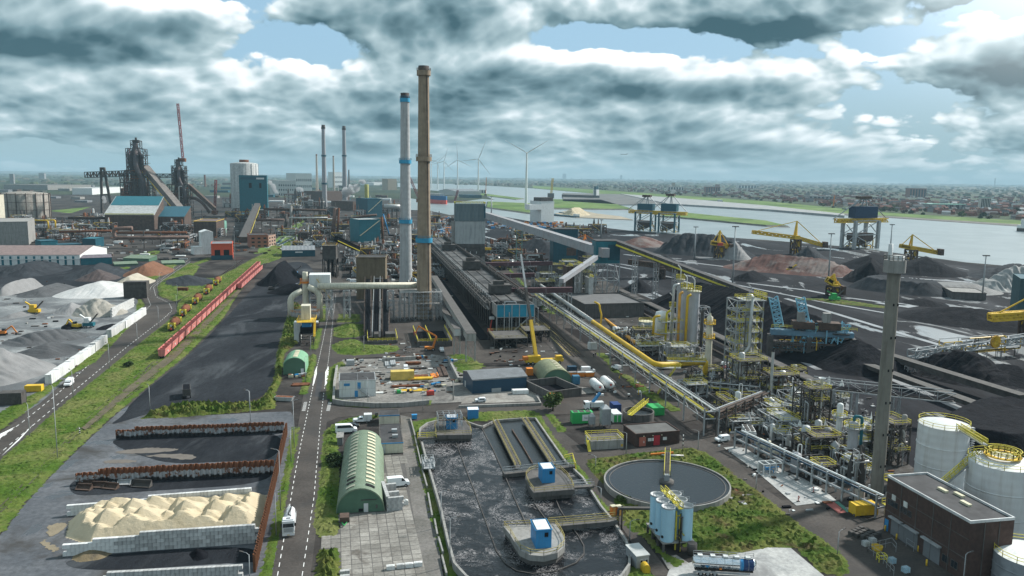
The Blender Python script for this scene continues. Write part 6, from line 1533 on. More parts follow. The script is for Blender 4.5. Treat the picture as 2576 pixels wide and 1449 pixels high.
for cx,top,rp,dy,m in((870,395,88,0,M_col),(748,350,74,6,M_col),(650,205,52,12,M_col),(520,650,34,4,M_white)):
 q=loc3((Z3(cx,top)[0],Z3(cx,top)[1]),dy);rr=rp*.1574*s*1.02
 column(o,q.x,q.y,0,q.z,rr,m,22,(),head=False)
 MB().lathe([(rr+.6,q.z),(rr+.6,q.z+.2),(.01,q.z+.5)],22,q.x,q.y).build('top_deck',M_skylight,o);mb=MB();mb.ring_rail(q.x,q.y,q.z+.2,rr+.5,2.0,14,.16);mb.build('handrail',M_rail_y,o)
 mb=MB();pipe(mb,[(q.x,q.y,q.z),(q.x,q.y,q.z+5),(q.x-1.5,q.y,q.z+6.5)],.22,6);mb.build('vent_pipe',M_white,o)
for pts,rp,m,nm in((((690,405),(640,430),(635,500),(600,1280)),22,mat('amber pipe',(.70,.36,.07),rough=.4),'amber_downpipe'),(((820,450),(765,470),(760,540),(715,1350)),22,M_yellow,'yellow_downpipe'),(((630,280),(545,300),(540,360),(490,1220)),20,M_pipe,'grey_downpipe'),(((490,700),(430,730),(425,800),(405,1180)),18,mat('lime yellow pipe',(.58,.48,.03),rough=.4),'yellow_downpipe'),(((325,785),(230,800),(222,860),(210,1080)),20,M_yellow,'yellow_downpipe'),(((1070,690),(1000,700),(1000,760),(955,1449)),24,M_steeld,'dark_downpipe')):
 mb=MB();pipe(mb,[loc3(Z3(*q),-3.5)for q in pts],rp*.1574*s,12,1.6);mb.build(nm,m,o)
q=loc3(Z3(345,780),2);q0=loc3(Z3(345,1110),2);MB().lathe([(.8,q0.z),(2.9,q0.z+.6),(2.9,q.z),(2.4,q.z+1.6),(.02,q.z+2.2)],20,q.x,q.y).build('bullet_vessel',M_white,o);MB().lathe([(2.95,q0.z+.9),(2.95,q0.z+1.6)],20,q.x,q.y).build('band',M_yellow,o)
mb=MB();mb.frame(loc3(Z3(950,440)).x,-3,loc3(Z3(1100,440)).x,2.5,0,loc3(Z3(1000,640)).z,1,1,6,.35);mb.build('stair_frame',M_steel,o)
for z in(5,10,15):deck(o,-16,-3,-6,1,z,M_steel)
deck(o,-26,-4,3,-1.5,5,M_steel)
o,rr,hh=tank('low round grey tank with a rusty roof behind the yellow downpipes',Z3(85,1080),18,Z3(0,870)[1],mat('grey green shell',(.25,.30,.31),dirt=.3),M_skylight)
base=G(B(2,1968,1030));o=thing('scrubber_column','cream scrubber column with two yellow platforms','column',(base.x,base.y,0),YAW)
s=base.y/FPX;H_=HT((1780,B(2,0,490)[1]),base)
MB().lathe([(9.5*s,0),(8.7*s,H_*.35),(8.5*s,H_*.75),(8.0*s,H_*.77),(7.6*s,H_*.97),(2.5*s,H_),(2.5*s,H_*1.04)],22).build('column',M_cream,o)
for f in(.58,.84):MB().lathe([(8.6*s,H_*f),(15*s,H_*f),(15*s,H_*f+.3),(8.6*s,H_*f+.3)],12,smooth=False).build('deck',M_yellow,o);mb=MB();mb.ring_rail(0,0,H_*f+.3,14.5*s,1.4,12,.15);mb.build('handrail',M_yellow,o)
base=G(B(2,2225,1195));s=base.y/FPX;H_=HT((B(2,2280,345)),base)
o=thing('frame_tower','tall open steel tower with yellow decks round a grey column','plant tower',(base.x,base.y,0),YAW);w=72*s
mb=MB();mb.frame(0,0,w,w*.8,0,H_,2,1,8,.4,True,.22);mb.build('frame',M_steel,o)
column(o,w*.68,w*.4,0,H_*1.03,w*.14,M_pipe,16)
for k in(2,3,4,5,6,7):deck(o,w*(.35 if k%2 else .0),-.4,w,w*.8,H_*k/8,M_steel)
deck(o,w*.3,-.8,w+.8,w*.85,H_,M_steel);mb=MB();mb.rail([(w*.3,-.8,H_+1.4),(w+.8,-.8,H_+1.4),(w+.8,w*.85,H_+1.4)],1.4,1.5,.16);mb.build('handrail',M_rail_y,o)
mb=MB();pipe(mb,[(w*.55,-.6,H_*1.05),(w*.5,-.6,H_*.7),(w*.5,-.6,H_*.45),(w*.3,-.6,H_*.38),(w*.28,-.6,0)],.55,10,2);pipe(mb,[(w*.9,-.5,H_*.3),(w*.9,-.5,3),(w*.2,-.5,3)],.4,8,1);mb.build('pipe',M_pipe,o)
mb=MB();pipe(mb,[(w*.6,w*.4,H_*1.05),(w*.75,w*.4,H_*1.12),(w*.6,w*.4,H_*1.17)],.2,6);mb.build('vent_pipe',M_steel,o)
pipe_cluster(o,0,-.5,w,w*.8,0,H_*.9,26,5,[M_steeld,M_pipe,M_steel,M_rail_y],.25)
U=[('open plant frame with a broad yellow deck in front of the framed tower',Z4(270,830),82,9,240,31,2,20,3,3),('plant frame with a grey drum and a bent white pipe on its yellow deck',Z4(730,900),90,10,470,32,2,22,4,1),('low plant bay with a steaming drum and grey pipes',Z4(740,1180),60,10,960,33,2,26,3,2),('yellow railed plant tower with dark column panels',Z4(1390,1430),60,9,690,34,4,22,3,0),('pipe crowded bay left of the small white upright vessel',Z4(40,1180),44,10,900,35,2,26,2,0),('sooty plant bay behind the grey tube bundles',Z4(900,1440),62,12,1190,36,2,24,2,2),('sooty plant bay with valves left of the slim grey chimney',Z5(1420,560),100,9,180,37,2,40,3,0),('dark rack of cooler tubes behind the loading pad',Z5(1500,880),70,8,640,38,1,30,1,2),('plant bay with a pale drum right of the white columns',Z5(2250,420),60,8,60,39,3,24,3,1),('plant bay behind the slim grey chimney',E(3,1060,480),55,8,120,40,3,24,3,0),('small plant frame at the far side of the frame tower',Z4(1180,560),36,7,380,41,2,14,1,0),('plant bay below the gas columns',B(2,1560,1010),75,9,810,42,2,26,2,1),('plant bay with yellow stairs at the foot of the cream scrubber',B(2,1900,1180),60,9,1060,43,1,24,2,1),('grey plant bay beside the white bullet vessel',B(2,1230,800),70,9,640,44,2,22,2,1),('pipe bay along the rack below the gas columns',B(2,1740,1330),60,7,1190,45,1,26,2,1)]
for lab,p,wp,dd,vt,sd,lv,pn,vn,ex in U:
 a=G(p);s=a.y/FPX;t_=(Z4 if vt>0 else Z4)
 src=Z4 if p[0]>=1811 and p[1]<1105 and 'Z5' not in lab else None
 vtop=(Z5(0,vt)[1]if lab.startswith(('sooty plant bay with valves','dark rack','plant bay with a pale'))else E(3,0,vt)[1]if 'behind the slim' in lab else B(0,0,vt)[1]if p in[u[1]for u in U[11:]]else Z4(0,vt)[1])
 unit(lab,p,wp*s,dd,max(3,HT((p[0],vtop),a)),sd,M_steeld if sd%3 else M_steel,lv,max(2,int(wp*s/5)),2,pn,vn,pm=[M_pipe,M_steel,M_steeld,M_steelb],exch=ex)
for lab,p,rp,vt,m,deckf in(('white slender column with a round yellow platform',Z4(1880,1560),8,Z4(0,930)[1],M_white,(.72,)),('grey upright vessel with a yellow platform and blue bent pipe',Z4(2090,1560+330),12.5,Z4(0,1240)[1],M_col,(.93,)),('shorter grey vessel with a yellow rim left of the slim chimney',Z5(2260,420),13,Z5(0,170)[1],M_pipe,(.9,)),('small white upright vessel with a hoop pipe',Z4(268,1120),7.6,Z4(0,740)[1],M_white,()),('grey upright tank behind the white frame skid',Z5(1205,715),13.5,Z5(0,460)[1],M_col,()),('rusty streaked upright tank beside the orange skip',Z5(2220,1230),12.5,Z5(0,1010)[1],mat('rust streaked shell',(.42,.40,.36),dirt=.8,dirtcol=(.20,.10,.05),streak=True,dscale=.3),())):
 a=G(p);s=a.y/FPX;h=HT((p[0],vt),a);o=thing('process_vessel',lab,'vessel',(a.x,a.y,0),YAW);column(o,0,0,0,h,rp*s,m,20,[h*f for f in deckf])
 if 'blue' in lab:mb=MB();pipe(mb,[(0,0,h+1),(0,0,h+2.2),(2,-.5,h+2.2),(2.2,-.6,0)],.42,10,1.4);mb.build('blue_pipe',M_teal,o)
 if 'hoop' in lab or 'skid' in lab:mb=MB();pipe(mb,[(.3,0,h),(.3,0,h+3),(1.4,0,h+3),(1.4,0,h*.2)],.12,6,.5);mb.build('hoop_pipe',M_white,o)
a=G(Z4(1575,1400));h=HT(Z4(1580,500),a);o=thing('flare_stack','thin white stack with a funnel top behind the yellow railed tower','stack',(a.x,a.y,0));MB().lathe([(.45,0),(.35,h-.5),(1.1,h)],10).build('shaft',M_white,o)
a=G(Z4(800,900));h=HT(Z4(800,80),a);o=thing('flare_stack','thin grey stack with a black mouth beside the bent white pipe','stack',(a.x,a.y,0));MB().lathe([(.6,0),(.5,h)],10).build('shaft',M_pipe,o);MB().lathe([(.52,h),(.3,h+.8)],10).build('rim',M_black,o)
a=G(Z5(640,400));b=G(Z5(840,500));o=thing('horizontal_tank','cream horizontal tank with rounded ends on saddles','tank',(a.x,a.y,0),atan2(b.y-a.y,b.x-a.x));L=(b-a).length+1.5
MB().tube([(-1.2,0,2.6),(-.4,0,2.6),(L,0,2.6),(L+.8,0,2.6)],[.5,1.3,1.3,.5],20).build('shell',M_cream,o);MB().cyl(L*.5,0,3.8,4.3,.6,12).build('manhole',M_cream,o)
for f in(.2,.8):MB().box(L*f-.3,-.9,0,L*f+.3,.9,1.6).build('leg',M_concw,o)
MB().box(L*.4,-1.36,1.6,L*.6,-1.32,2.4).build('sign',M_white,o)
a=G(Z5(690,778));b=G(Z5(990,750));w=(b-a).length;o=thing('frame_skid','white open steel frame skid with blue pipes on the loading pad','skid',(a.x,a.y,.06),atan2(b.y-a.y,b.x-a.x));mb=MB();mb.frame(0,0,w,2.6,0,2.8,3,1,1,.2,False);mb.build('frame',M_white,o);pipe_cluster(o,.3,.3,w-.3,2.3,.2,2.3,12,7,[M_blue,M_steel],.12);MB().box(.1,2.4,.1,w-.1,2.45,2.6).build('back_panel',M_pipe,o)
a=G(Z5(400,240));o=thing('air_cooler','white air cooler with eight round fans on legs','cooler',(a.x,a.y,0),YAW-.3);MB().box(0,0,1.4,3,6.5,3.2).build('body',M_white,o)
for i in range(2):
 for j in range(4):MB().cyl(.8+i*1.4,.9+j*1.55,3.2,3.4,.6,12).build('fan',M_steeld,o)
for x in(.1,2.9):
 for y in(.2,6.3):MB().box(x-.1,y-.1,0,x+.1,y+.1,1.4).build('leg',M_white,o)
for k,(p,lab)in enumerate(((Z5(1250,1200),'red and white traffic beacon on the front of the loading pad'),(Z5(1490,1055),'red and white traffic beacon at the back of the loading pad'))):
 o=post(p,1.7,lab,M_white,'traffic_beacon','beacon',.14,M_red);MB().box(-.4,-.25,0,.4,.25,.12).build('foot',M_black,o)
for p,lab,h in((Z5(155,95),'left yellow bollard near the air cooler',1.2),(Z5(235,100),'right yellow bollard near the air cooler',1.2),(E(3,1025,1055),'yellow bollard at the left shutter of the brick building',1.3),(E(3,1125,1130),'yellow bollard between the shutters',1.3),(E(3,1315,1235),'yellow bollard right of the blue drum',1.3),(E(3,1388,1360),'yellow bollard near the white tubes',1.3),(B(2,1273,1290),'yellow barrier post at the side road',1.8),(B(2,1080,1130),'small yellow post beside the gas tanks',1.2)):post(p,h,lab,M_yellow,r=.18)
post(E(2,1497,335),4.2,'black and white banded pole beside the pump house',M_white,'banded_pole','pole',.12,M_black);post(E(0,700,220),2.4,'black and white banded post beside the railway track',M_white,'banded_pole','pole',.14,M_black);post(B(1,1984,1345),7,'plain grey pole on the quay left of the blue shed',M_concw,'pole','pole',.2)
for k,(p,wp,dd,hh,lab)in enumerate(((Z4(420,1000),90,12,4,'tangle of low pipes left of the steaming drum'),(Z4(1000,900),80,14,6,'tangle of pipes behind the steaming drum'),(Z4(200,1360),90,8,3.5,'tangle of pipes beside the grey tube bundles'),(Z4(1250,1180),70,14,7,'tangle of pipes left of the yellow railed tower'),(Z5(1000,330),100,12,4,'tangle of sooty pipes behind the cream tank'),(Z5(1500,420),110,14,5,'tangle of sooty pipes under the white columns'),(Z5(1950,700),90,10,5,'tangle of pipes left of the slim chimney foot'),(Z5(2150,900),60,10,6,'tangle of pipes at the rusty upright tank'),(B(2,1300,900),90,14,6,'tangle of pipes below the white bullet vessel'),(B(2,1650,1000),90,14,6,'tangle of pipes under the gas columns'),(B(2,1850,1260),80,10,5,'tangle of pipes at the corner of the rack'),(E(3,1020,380),50,14,7,'tangle of pipes right of the slim chimney'),(Z4(1750,1000),60,12,7,'tangle of pipes right of the yellow railed tower'),(B(2,1050,760),60,10,5,'tangle of pipes beside the amber main'))):
 a=G(p);s=a.y/FPX;o=thing('pipe_cluster',lab,'pipework',(a.x,a.y,0),YAW);w=wp*s;pipe_cluster(o,0,0,w,dd,0,hh,46,200+k,[M_pipe,M_steel,M_steeld,M_steelb,M_pipe,M_white],.32);R=random.Random(k)
 for j in range(5):x,y,r_=R.uniform(0,w),R.uniform(0,dd),R.uniform(.5,1.2);MB().lathe([(r_,0),(r_,hh*R.uniform(.5,1.2)),(.02,hh*1.25)],10,x,y).build('vessel',R.choice((M_pipe,M_white,M_steel,M_steeld)),o)
 deck(o,0,dd*.3,w*.5,dd*.6,hh*.7);deck(o,w*.6,0,w,dd*.3,hh*.5)
 mb=MB();mb.frame(0,0,w,dd,0,hh*.9,max(2,int(w/4)),2,1,.22,True,.12);mb.build('frame',R.choice((M_steel,M_steeld)),o)
def rack(label,pa,pb,h,w,levels,seed,n,bays,m=M_steel,mats_=None,lattice=True):
 a,b=G(pa),G(pb);L=(b-a).length;o=thing('pipe_rack',label,'pipe rack',(a.x,a.y,0),atan2(b.y-a.y,b.x-a.x));R=random.Random(seed)
 me=MB();me.box(-.2,-w/2,0,.2,-w/2+.35,h+1);me.box(-.2,w/2-.35,0,.2,w/2,h+1)
 for l in range(levels):z=h-l*2.2;me.box(-.2,-w/2,z-.3,.2,w/2,z)
 me=me.mesh('trestle',m)
 for k in range(bays+1):obj('trestle',me,o,(L*k/bays,0,0))
 if lattice:
  mb=MB();n_=bays*4
  for s in(-1,1):
   for z in(h,h-2.2):mb.beam((0,s*w/2,z),(L,s*w/2,z),.2)
   for i in range(n_):mb.beam((L*i/n_,s*w/2,h-2.2 if i%2 else h),(L*(i+1)/n_,s*w/2,h if i%2 else h-2.2),.13)
  mb.build('side_lattice',m,o)
 mats_=mats_ or[M_pipe,M_steel,M_steeld,M_rail_y,M_white]
 for l in range(levels):
  z=h-l*2.2;y=-w/2+.5
  while y<w/2-.4:
   r_=R.choice((.1,.14,.2,.28));x0,x1=(0,L)if R.random()<.7 else sorted((R.uniform(0,L),R.uniform(0,L)))
   if x1-x0>5:MB().tube([(x0,y,z+r_),(x1,y,z+r_)],r_,6,False).build('pipe',R.choice(mats_),o)
   y+=r_*2+R.uniform(.15,.4)
 return o,L
pr,L=rack('long lattice pipe rack running past the battery to the gas plant',(1348,768),(1788,1095),7.5,5.0,2,4,8,16)
rack('low pipe rack along the loading pad towards the brick building',Z5(300,330),Z5(2560,1440),4.6,3.4,2,9,6,10,lattice=False,mats_=[M_pipe,M_steel,M_navy,M_white,M_steeld])
rack('pipe rack turning right from the end of the long rack',(1788,1092),Z4(700,1040),6.5,4.0,2,12,6,6,m=M_steeld,mats_=[M_steel,M_steeld,M_steelb],lattice=False)
rack('pipe rack in the upper plant between the tower and the chimney',Z4(1000,1210),Z4(2500,1520),6.0,3.2,2,14,6,7,lattice=False)
rack('cross pipe rack with grey pipes below the gas columns',B(2,1900,1290),Z4(620,860),5.0,3.6,2,15,5,6,lattice=False)
def zed(px,y0):return PT(px,(0,y0))
ys=[G(p).y for p in((1372,786),(1474,863),(1573,934),(1650,993))]
q0,q1,q2=zed(Z7(1330,250),ys[0]*1.18),zed(Z7(2230,880),G((1500,882)).y),zed(B(2,1440,985),ys[3])
o=thing('gas_main','large gas main turning from white to bright yellow above the pipe rack','pipe',(q1.x,q1.y,0))
def rel(v):return Vector((v.x-q1.x,v.y-q1.y,v.z))
MB().tube([rel(q0),rel(q1)],.95,14).build('white_section',M_pipe,o)
q3=zed(B(2,1600,985),ys[3]*1.015);q4=zed(B(2,1935,962),ys[3]*1.05)
mb=MB();pipe(mb,[rel(q1),rel(q2),rel(q3),rel(q4)],.95,16,3);mb.build('yellow_section',M_yellow,o)
mb=MB();v4=rel(q4);pipe(mb,[v4,v4+Vector((.5,0,0)),v4+Vector((.5,0,-5))],1.0,12,.5);mb.build('yellow_leg',M_yellow,o)
v=rel(q3);deck(o,v.x-6,v.y-3.5,v.x+3,v.y-1.2,v.z-.5);deck(o,v.x-1,v.y+1.5,v.x+13,v.y+3,v.z+.8);mb=MB();mb.beam((v.x+1,v.y-3,v.z-.6),(v.x-5,v.y-3,0),1,.2);mb.rail([(v.x+1,v.y-3.5,v.z-.6),(v.x-5,v.y-3.5,0)],1.1,1.4,.12);mb.build('stair',M_rail_y,o)
o=thing('amber_main','amber gas main running behind the pipe rack towards the gas columns','pipe',(0,0,0));yb=G(B(2,1100,840)).y
mb=MB();mb.tube([zed(B(2,915,515),yb*1.25),zed(B(2,1250,770),yb*1.0)],.85,12);mb.build('pipe',MATS['amber pipe'],o)
o=thing('yellow_riser','thin yellow riser pipe with a kink above the rack','pipe',(0,0,0));yb=G(B(2,900,790)).y
mb=MB();pipe(mb,[zed(B(2,828,352),yb),zed(B(2,880,380),yb),zed(B(2,885,430),yb),zed(B(2,900,480),yb),zed(B(2,893,600),yb)],.4,8,.8);mb.build('pipe',M_yellow,o)
M_tw=mat('white tank paint',(.58,.60,.60),rough=.5,var=.06,dirt=.3,dirtcol=(.30,.27,.22),streak=True,dscale=.12,wave=.35,wscale=.17,wdir='Z')
tank('white cylindrical tank with a domed roof behind the slim grey chimney',(2362,1214),61,1066,M_tw,stair=True)
tank('larger white tank with a yellow walkway round its roof',(2502,1342),80,1160,M_tw,dome=.16)
tank('low grey tank with a white roof in the bottom right corner',(2585,1474),88,1394,mat('grey tank shell',(.26,.28,.30),dirt=.2),M_white)
a=PT(E(3,1660,150),G((2362,1214)));b=PT(E(3,1900,300),G((2502,1342)));o=thing('tank_stair','yellow stair bridge between the two white tanks','stair',(a.x,a.y,0));d=b-a
mb=MB();mb.beam((0,0,a.z),(d.x,d.y,b.z),1.2,.25);mb.build('flight',M_steel,o);mb=MB();mb.rail([(-.6,0,a.z),(d.x-.6,d.y,b.z)],1.3,1.3,.13);mb.rail([(.6,0,a.z),(d.x+.6,d.y,b.z)],1.3,1.3,.13);mb.build('handrail',M_rail_y,o)
a=PT(E(3,1850,380),G((2470,1330)));b=PT(E(3,1490,690),G((2400,1340)));o=thing('roof_stair','yellow stair coming down from the larger white tank to the brick roof','stair',(a.x,a.y,0));d=b-a
mb=MB();mb.beam((0,0,a.z),(d.x,d.y,b.z),1.2,.25);mb.build('flight',M_steel,o);mb=MB();mb.rail([(-.6,0,a.z),(d.x-.6,d.y,b.z)],1.3,1.3,.13);mb.rail([(.6,0,a.z),(d.x+.6,d.y,b.z)],1.3,1.3,.13);mb.build('handrail',M_rail_y,o)
o=thing('roof_walkway','yellow railed round walkway on top of the larger white tank','walkway',(*G((2502,1342)).xy,0));zt=HT((2502,1160),G((2502,1342)))+1.3
mb=MB();mb.lathe([(2.6,zt),(3.7,zt),(3.7,zt+.2),(2.6,zt+.2)],20,smooth=False);mb.build('deck',M_yellow,o);mb=MB();mb.ring_rail(0,0,zt+.2,3.6,1.2,16,.13);mb.ring_rail(0,0,zt+.2,2.7,1.2,14,.13);mb.build('handrail',M_rail_y,o)
r,dm=bld('brick_works_building','large dark brick works building with roller shutters and a black roof','building',E(3,1012,1036),E(3,1725,1508),12.0,M_brick,M_bitumen,back=E(3,2080,1452),parapet=.5,ends=mat('pale roof edge',(.45,.46,.46)),over=.05)
W_=dm[0];D_=dm[1]
for k in range(1,5):MB().box(W_*k/5-.08,-.1,0,W_*k/5+.08,-.005,12).build('pilaster',M_concd,r)
for k in(1,2):MB().box(W_+.005,D_*k/3-.1,0,W_+.1,D_*k/3+.1,12).build('pilaster',M_concd,r)
for z in(4.6,8.6):MB().box(0,-.07,z,W_,-.004,z+.12).build('string_course',M_concd,r)
for x in(.03,.075,.12,.19,.245,.30):window(r,'f',W_*x,6.2,1.0,1.2,dm[:2],M_concd,bars=0)
for x in(.08,.235):panel(r,'f',W_*x,7.7,1.2,1.2,dm[:2],M_white,'vent_panel')
for x,w in((.10,4.0),(.27,4.2),(.52,4.6)):
 panel(r,'f',W_*x,.05,w,3.6,dm[:2],mat('grey shutter',(.16,.17,.18),var=.1),'roller_shutter');MB().box(W_*x-.3,-.8,3.8,W_*x+w+.3,-.01,4.1).build('canopy',M_steel,r)
panel(r,'f',.3,.05,1.2,2.6,dm[:2],M_blue);
for x in(.74,.84):window(r,'f',W_*x,1.5,1.6,1.4,dm[:2],M_concd)
for x,y in((.62,.55),(.45,.75),(.33,.6)):MB().box(W_*x,D_*y,12.05,W_*x+2.4,D_*y+.8,12.5).build('roof_light',M_skylight,r)
for z in(11,5.4):mb=MB();mb.box(-1.4,.2,z-.15,-.01,2.4,z);mb.rail([(-1.4,.2,z),(-1.4,2.4,z)],1.1,1,.1);mb.build('balcony',M_rail_y,r)
p=G(E(3,1300,1200));solo('blue_drum',MB().cyl(0,0,0,2.4,.55,14),M_blue,'tall blue drum standing beside the middle shutter','drum',(p.x,p.y,.02))
R=random.Random(5);me=MB().box(-.5,-.5,0,.5,.5,.95).box(-.4,-.4,.95,.4,.4,1.0).mesh('bin',M_steeld)
for i in range(4):
 for j in range(4):
  p=G(E(3,730+i*50+j*28,1065+i*17-j*14+30));o=obj('scrap_bin',me,None,(p.x,p.y,.02),R.uniform(-.1,.3)+YAW);tag(o,'dark square scrap bin in the block of bins before the brick building','bin','dark scrap bins')
for x,y,lab in((855,1190,'left stack of grey plastic tanks near the scrap bins'),(915,1165,'right stack of white plastic tanks near the scrap bins'),(1205,1420,'blue grey plastic tank at the bottom fence'),(1085,1340,'blue topped plastic tank inside the low fence')):
 p=G(E(3,x,y));o=thing('bulk_container',lab,'bulk container',(p.x,p.y,.02),.3);MB().box(-.6,-.5,.15,.6,.5,1.15).build('tank',M_white if 'blue' not in lab else M_ltblue,o);mb=MB();mb.frame(-.63,-.53,.63,.53,0,1.2,3,3,3,.05,False);mb.build('cage',M_steel,o);MB().box(-.62,-.52,0,.62,.52,.15).build('pallet',M_wood,o)
for pts,lab in(((E(3,870,1240),E(3,980,1310),E(3,1100,1449)),'wire fence beside the service road'),((E(3,870,1240),E(3,1080,1190),E(3,1120,1240)),'wire fence behind the yellow crate'),((E(3,1210,1190),E(3,1275,1235)),'loose fence panel beside the blue drum')):
 mb=MB();ps=[G(p)for p in pts];mb.rail([p-ps[0]for p in ps],1.9,1.6,.06);o=mb.build('wire_fence',M_steel,None,ps[0]);tag(o,lab,'fence')
p=G(E(3,955,1220));solo('round_crate',MB().lathe([(1.0,0),(1.15,.9),(1.0,.9),(.9,.2),(.01,.2)],16),M_yellow,'round yellow tub inside the low wire fence','tub',(p.x,p.y,.02))
p=G(E(3,995,1320));mb=MB();mb.frame(-.8,-.6,.8,.6,0,1.5,1,1,2,.12,False);solo('steel_rack',mb,M_rail_y,'small yellow steel rack inside the low wire fence','rack',(p.x,p.y,.02))
def at(o,v):return v
a=G(Z7(690,1125));b=G(Z7(1275,1100));w=(b-a).length;BYAW=heading((1700.5,1030.8),(1474,863))-pi/2
o=thing('coke_battery','long black coke oven battery with a pale track along its top','coke battery',(a.x,a.y,0),BYAW)
L=430.;H0=14.5
MB().box(1,16,0,w-1,L,H0-.3).build('oven_block',M_coal,o)
MB().box(0,16,H0-.3,w,L,H0).build('oven_top',mat('sooty pale top',(.11,.11,.108),var=.4,scale=.25,dirt=.95,dirtcol=(.022,.022,.023),dscale=.10,lo=.4,hi=.6),o)
mb=MB()
for x in(w*.28,w*.62):mb.box(x-.3,16,H0+.01,x+.3,L,H0+.35)
mb.build('charging_rail',M_steeld,o)
me=MB().box(-.25,-.25,0,.25,.25,H0+2.4).mesh('buckstay',M_concd);mb=MB()
for k in range(120):obj('buckstay',me,o,(-.4 if k%2 else w+.4,18+(k//2)*6.8,0))
mb.beam((-1.6,10,H0-3),(-1.6,L,H0-3),2.0,.3);mb.build('side_gallery',M_steeld,o)
mb=MB();mb.rail([(-2.5,10,H0-3),(-2.5,L,H0-3)],1.2,4,.12);mb.rail([(-.3,16,H0+1.2),(-.3,L,H0+1.2)],1.2,5,.12);mb.build('handrail',M_steel,o)
MB().beam((w+1.2,14,H0+1),(w+1.2,L,H0+1),1.8,1.8).build('collecting_main',M_steeld,o)
me=MB().tube([(w-.6,0,H0),(w-.6,0,H0+3.2),(w+.9,0,H0+2.6)],.35,6,False).mesh('standpipe',M_steeld)
for k in range(90):obj('standpipe',me,o,(0,18+k*4.5,0))
for y,hh in((40,5),(150,6),(290,5)):MB().box(w*.2,y,H0+.4,w*.8,y+9,H0+hh).box(w*.3,y+2,H0+hh,w*.6,y+5,H0+hh+2).build('charging_car',M_steeld,o)
pipe_cluster(o,w+.5,14,w+7,300,0,H0+2,60,66,[M_steeld,M_steelb,M_steel],.5)
MB().truss((-2.2,12,H0-1.4),(-2.2,L,H0-1.4),2.2,3,80,.25).build('side_lattice',M_concd,o)
MB().box(-9,-6,-.0,-4,L,.3).build('coke_wharf',M_coal,o)
q=thing('battery_end_house','blue panelled end housing on stilts at the front of the coke battery','plant building',(a.x,a.y,0),BYAW)
me=MB().box(.06,-.1,.05,w/5-.06,.05,5.9).mesh('panel',mat('bright teal panel',(.02,.22,.33),rough=.5,var=.15,dirt=.2))
for k in range(5):obj('panel',me,q,(k*w/5,0,9.6))
MB().box(-.2,-.2,9.4,w+.2,.2,9.6).box(-.2,-.2,15.5,w+.2,.2,15.7).build('edge_beam',M_steel,q);MB().box(0,.3,9,w,16,9.4).build('floor',M_steeld,q)
MB().box(-.1,0,9.6,.05,14,15.4).box(w-.05,.2,9.6,w+.1,14,15.4).build('side_panel',M_concw,q)
for k in range(6):MB().box(k*w/5-.2,-.2,0,k*w/5+.2,.2,15.6).build('leg',M_steel,q)
pipe_cluster(q,0,1,w,15,0,16.5,60,61,[M_steeld,M_coal,M_steel,M_concd],.35)
mb=MB();mb.beam((w*.85,-.8,9.4),(w*.45,-.8,3),1,.3);mb.beam((w*.33,-.5,0),(w*.33,-.5,12),.5,.2);mb.build('stair',M_steel,q)
for(x0,y0,x1,y1,z,lab)in((-5,-24,w*.55,-6,4.2,'lower'),(w*.6,-14,w+4.5,-2,5.5,'upper')):
 p=thing('service_platform','%s dark steel service platform in front of the coke battery'%lab,'platform',(a.x,a.y,0),BYAW);deck(p,x0,y0,x1,y1,z,M_concd,True,mat('dull yellow rail',(.3,.25,.1)));mb=MB();mb.frame(x0,y0,x1,y1,0,z-.2,3,3,1,.35,True,.2);mb.build('frame',M_steeld,p);pipe_cluster(p,x0,y0,x1,y1,0,z,16,62,[M_steeld,M_coal],.5)
a,rz,w,d=corners((1145,659),(1220,659),None,20);s=a.y/FPX;T=lambda v:HT((1182,v),a)
r=thing('coal_tower','tall coal tower with grey cladding above and pale concrete below','tower',(a.x,a.y,0),rz)
MB().box(0,0,T(614),w,d,T(557)).build('concrete_bunker',mat('pale streaked concrete',(.40,.42,.42),var=.14,scale=.15,dirt=.6,dirtcol=(.17,.18,.18),streak=True,dscale=.08),r)
me=MB().box(.04,-.12,0,w/8-.04,.1,T(513)-T(557)).mesh('cladding_panel',mat('grey teal cladding',(.11,.15,.165),var=.12,dirt=.3,dirtcol=(.2,.22,.22),streak=True,dscale=.1))
for k in range(8):obj('cladding_panel',me,r,(k*w/8,-.15,T(557)))
MB().box(0,.1,T(557),w,d,T(513)).build('top_house',MATS['grey teal cladding'],r)
MB().box(.3,.3,T(640),w-.3,d,T(614)).build('black_hopper',M_steeld,r);MB().box(0,-.3,T(645),w,1,T(640)).build('ledge',M_concd,r)
for k in range(4):MB().box(w*(.1+k*.2),-.8,T(638),w*(.12+k*.2),0,T(633)).build('chute',M_white,r)
for x in(.0,.88):MB().box(w*x,0,0,w*(x+.12),d,T(640)).build('leg',M_concw,r)
MB().box(-w*.12,2,0,-.05,7,T(557)).build('stair_shaft',M_concw,r);mb=MB();mb.rail([(0,0,T(513)),(w,0,T(513)),(w,d,T(513)),(0,d,T(513))],1.6,3,.25,True);mb.build('handrail',M_rail_y,r)
MB().box(w*.95,-.3,T(548),w+.15,.6,T(518)).build('side_door',M_teald,r);MB().box(w+.2,2,T(630),w+6,4,T(624)).build('side_platform',M_yellow,r)
r,dm=bld('screening_house','brown ribbed screening house high on legs over twin conveyors','building',(897,753),(970,753),648,mat('brown ribbed cladding',(.17,.135,.09),var=.15,dirt=.4,streak=True,wave=.6,wscale=1.2),M_bitumen,d=16,over=.6)
MB().box(dm[0]*.6,-.3,dm[2]*.5,dm[0]*.9,-.02,dm[2]*.52).build('stair',M_steel,r)
zt=dm[2]*.52
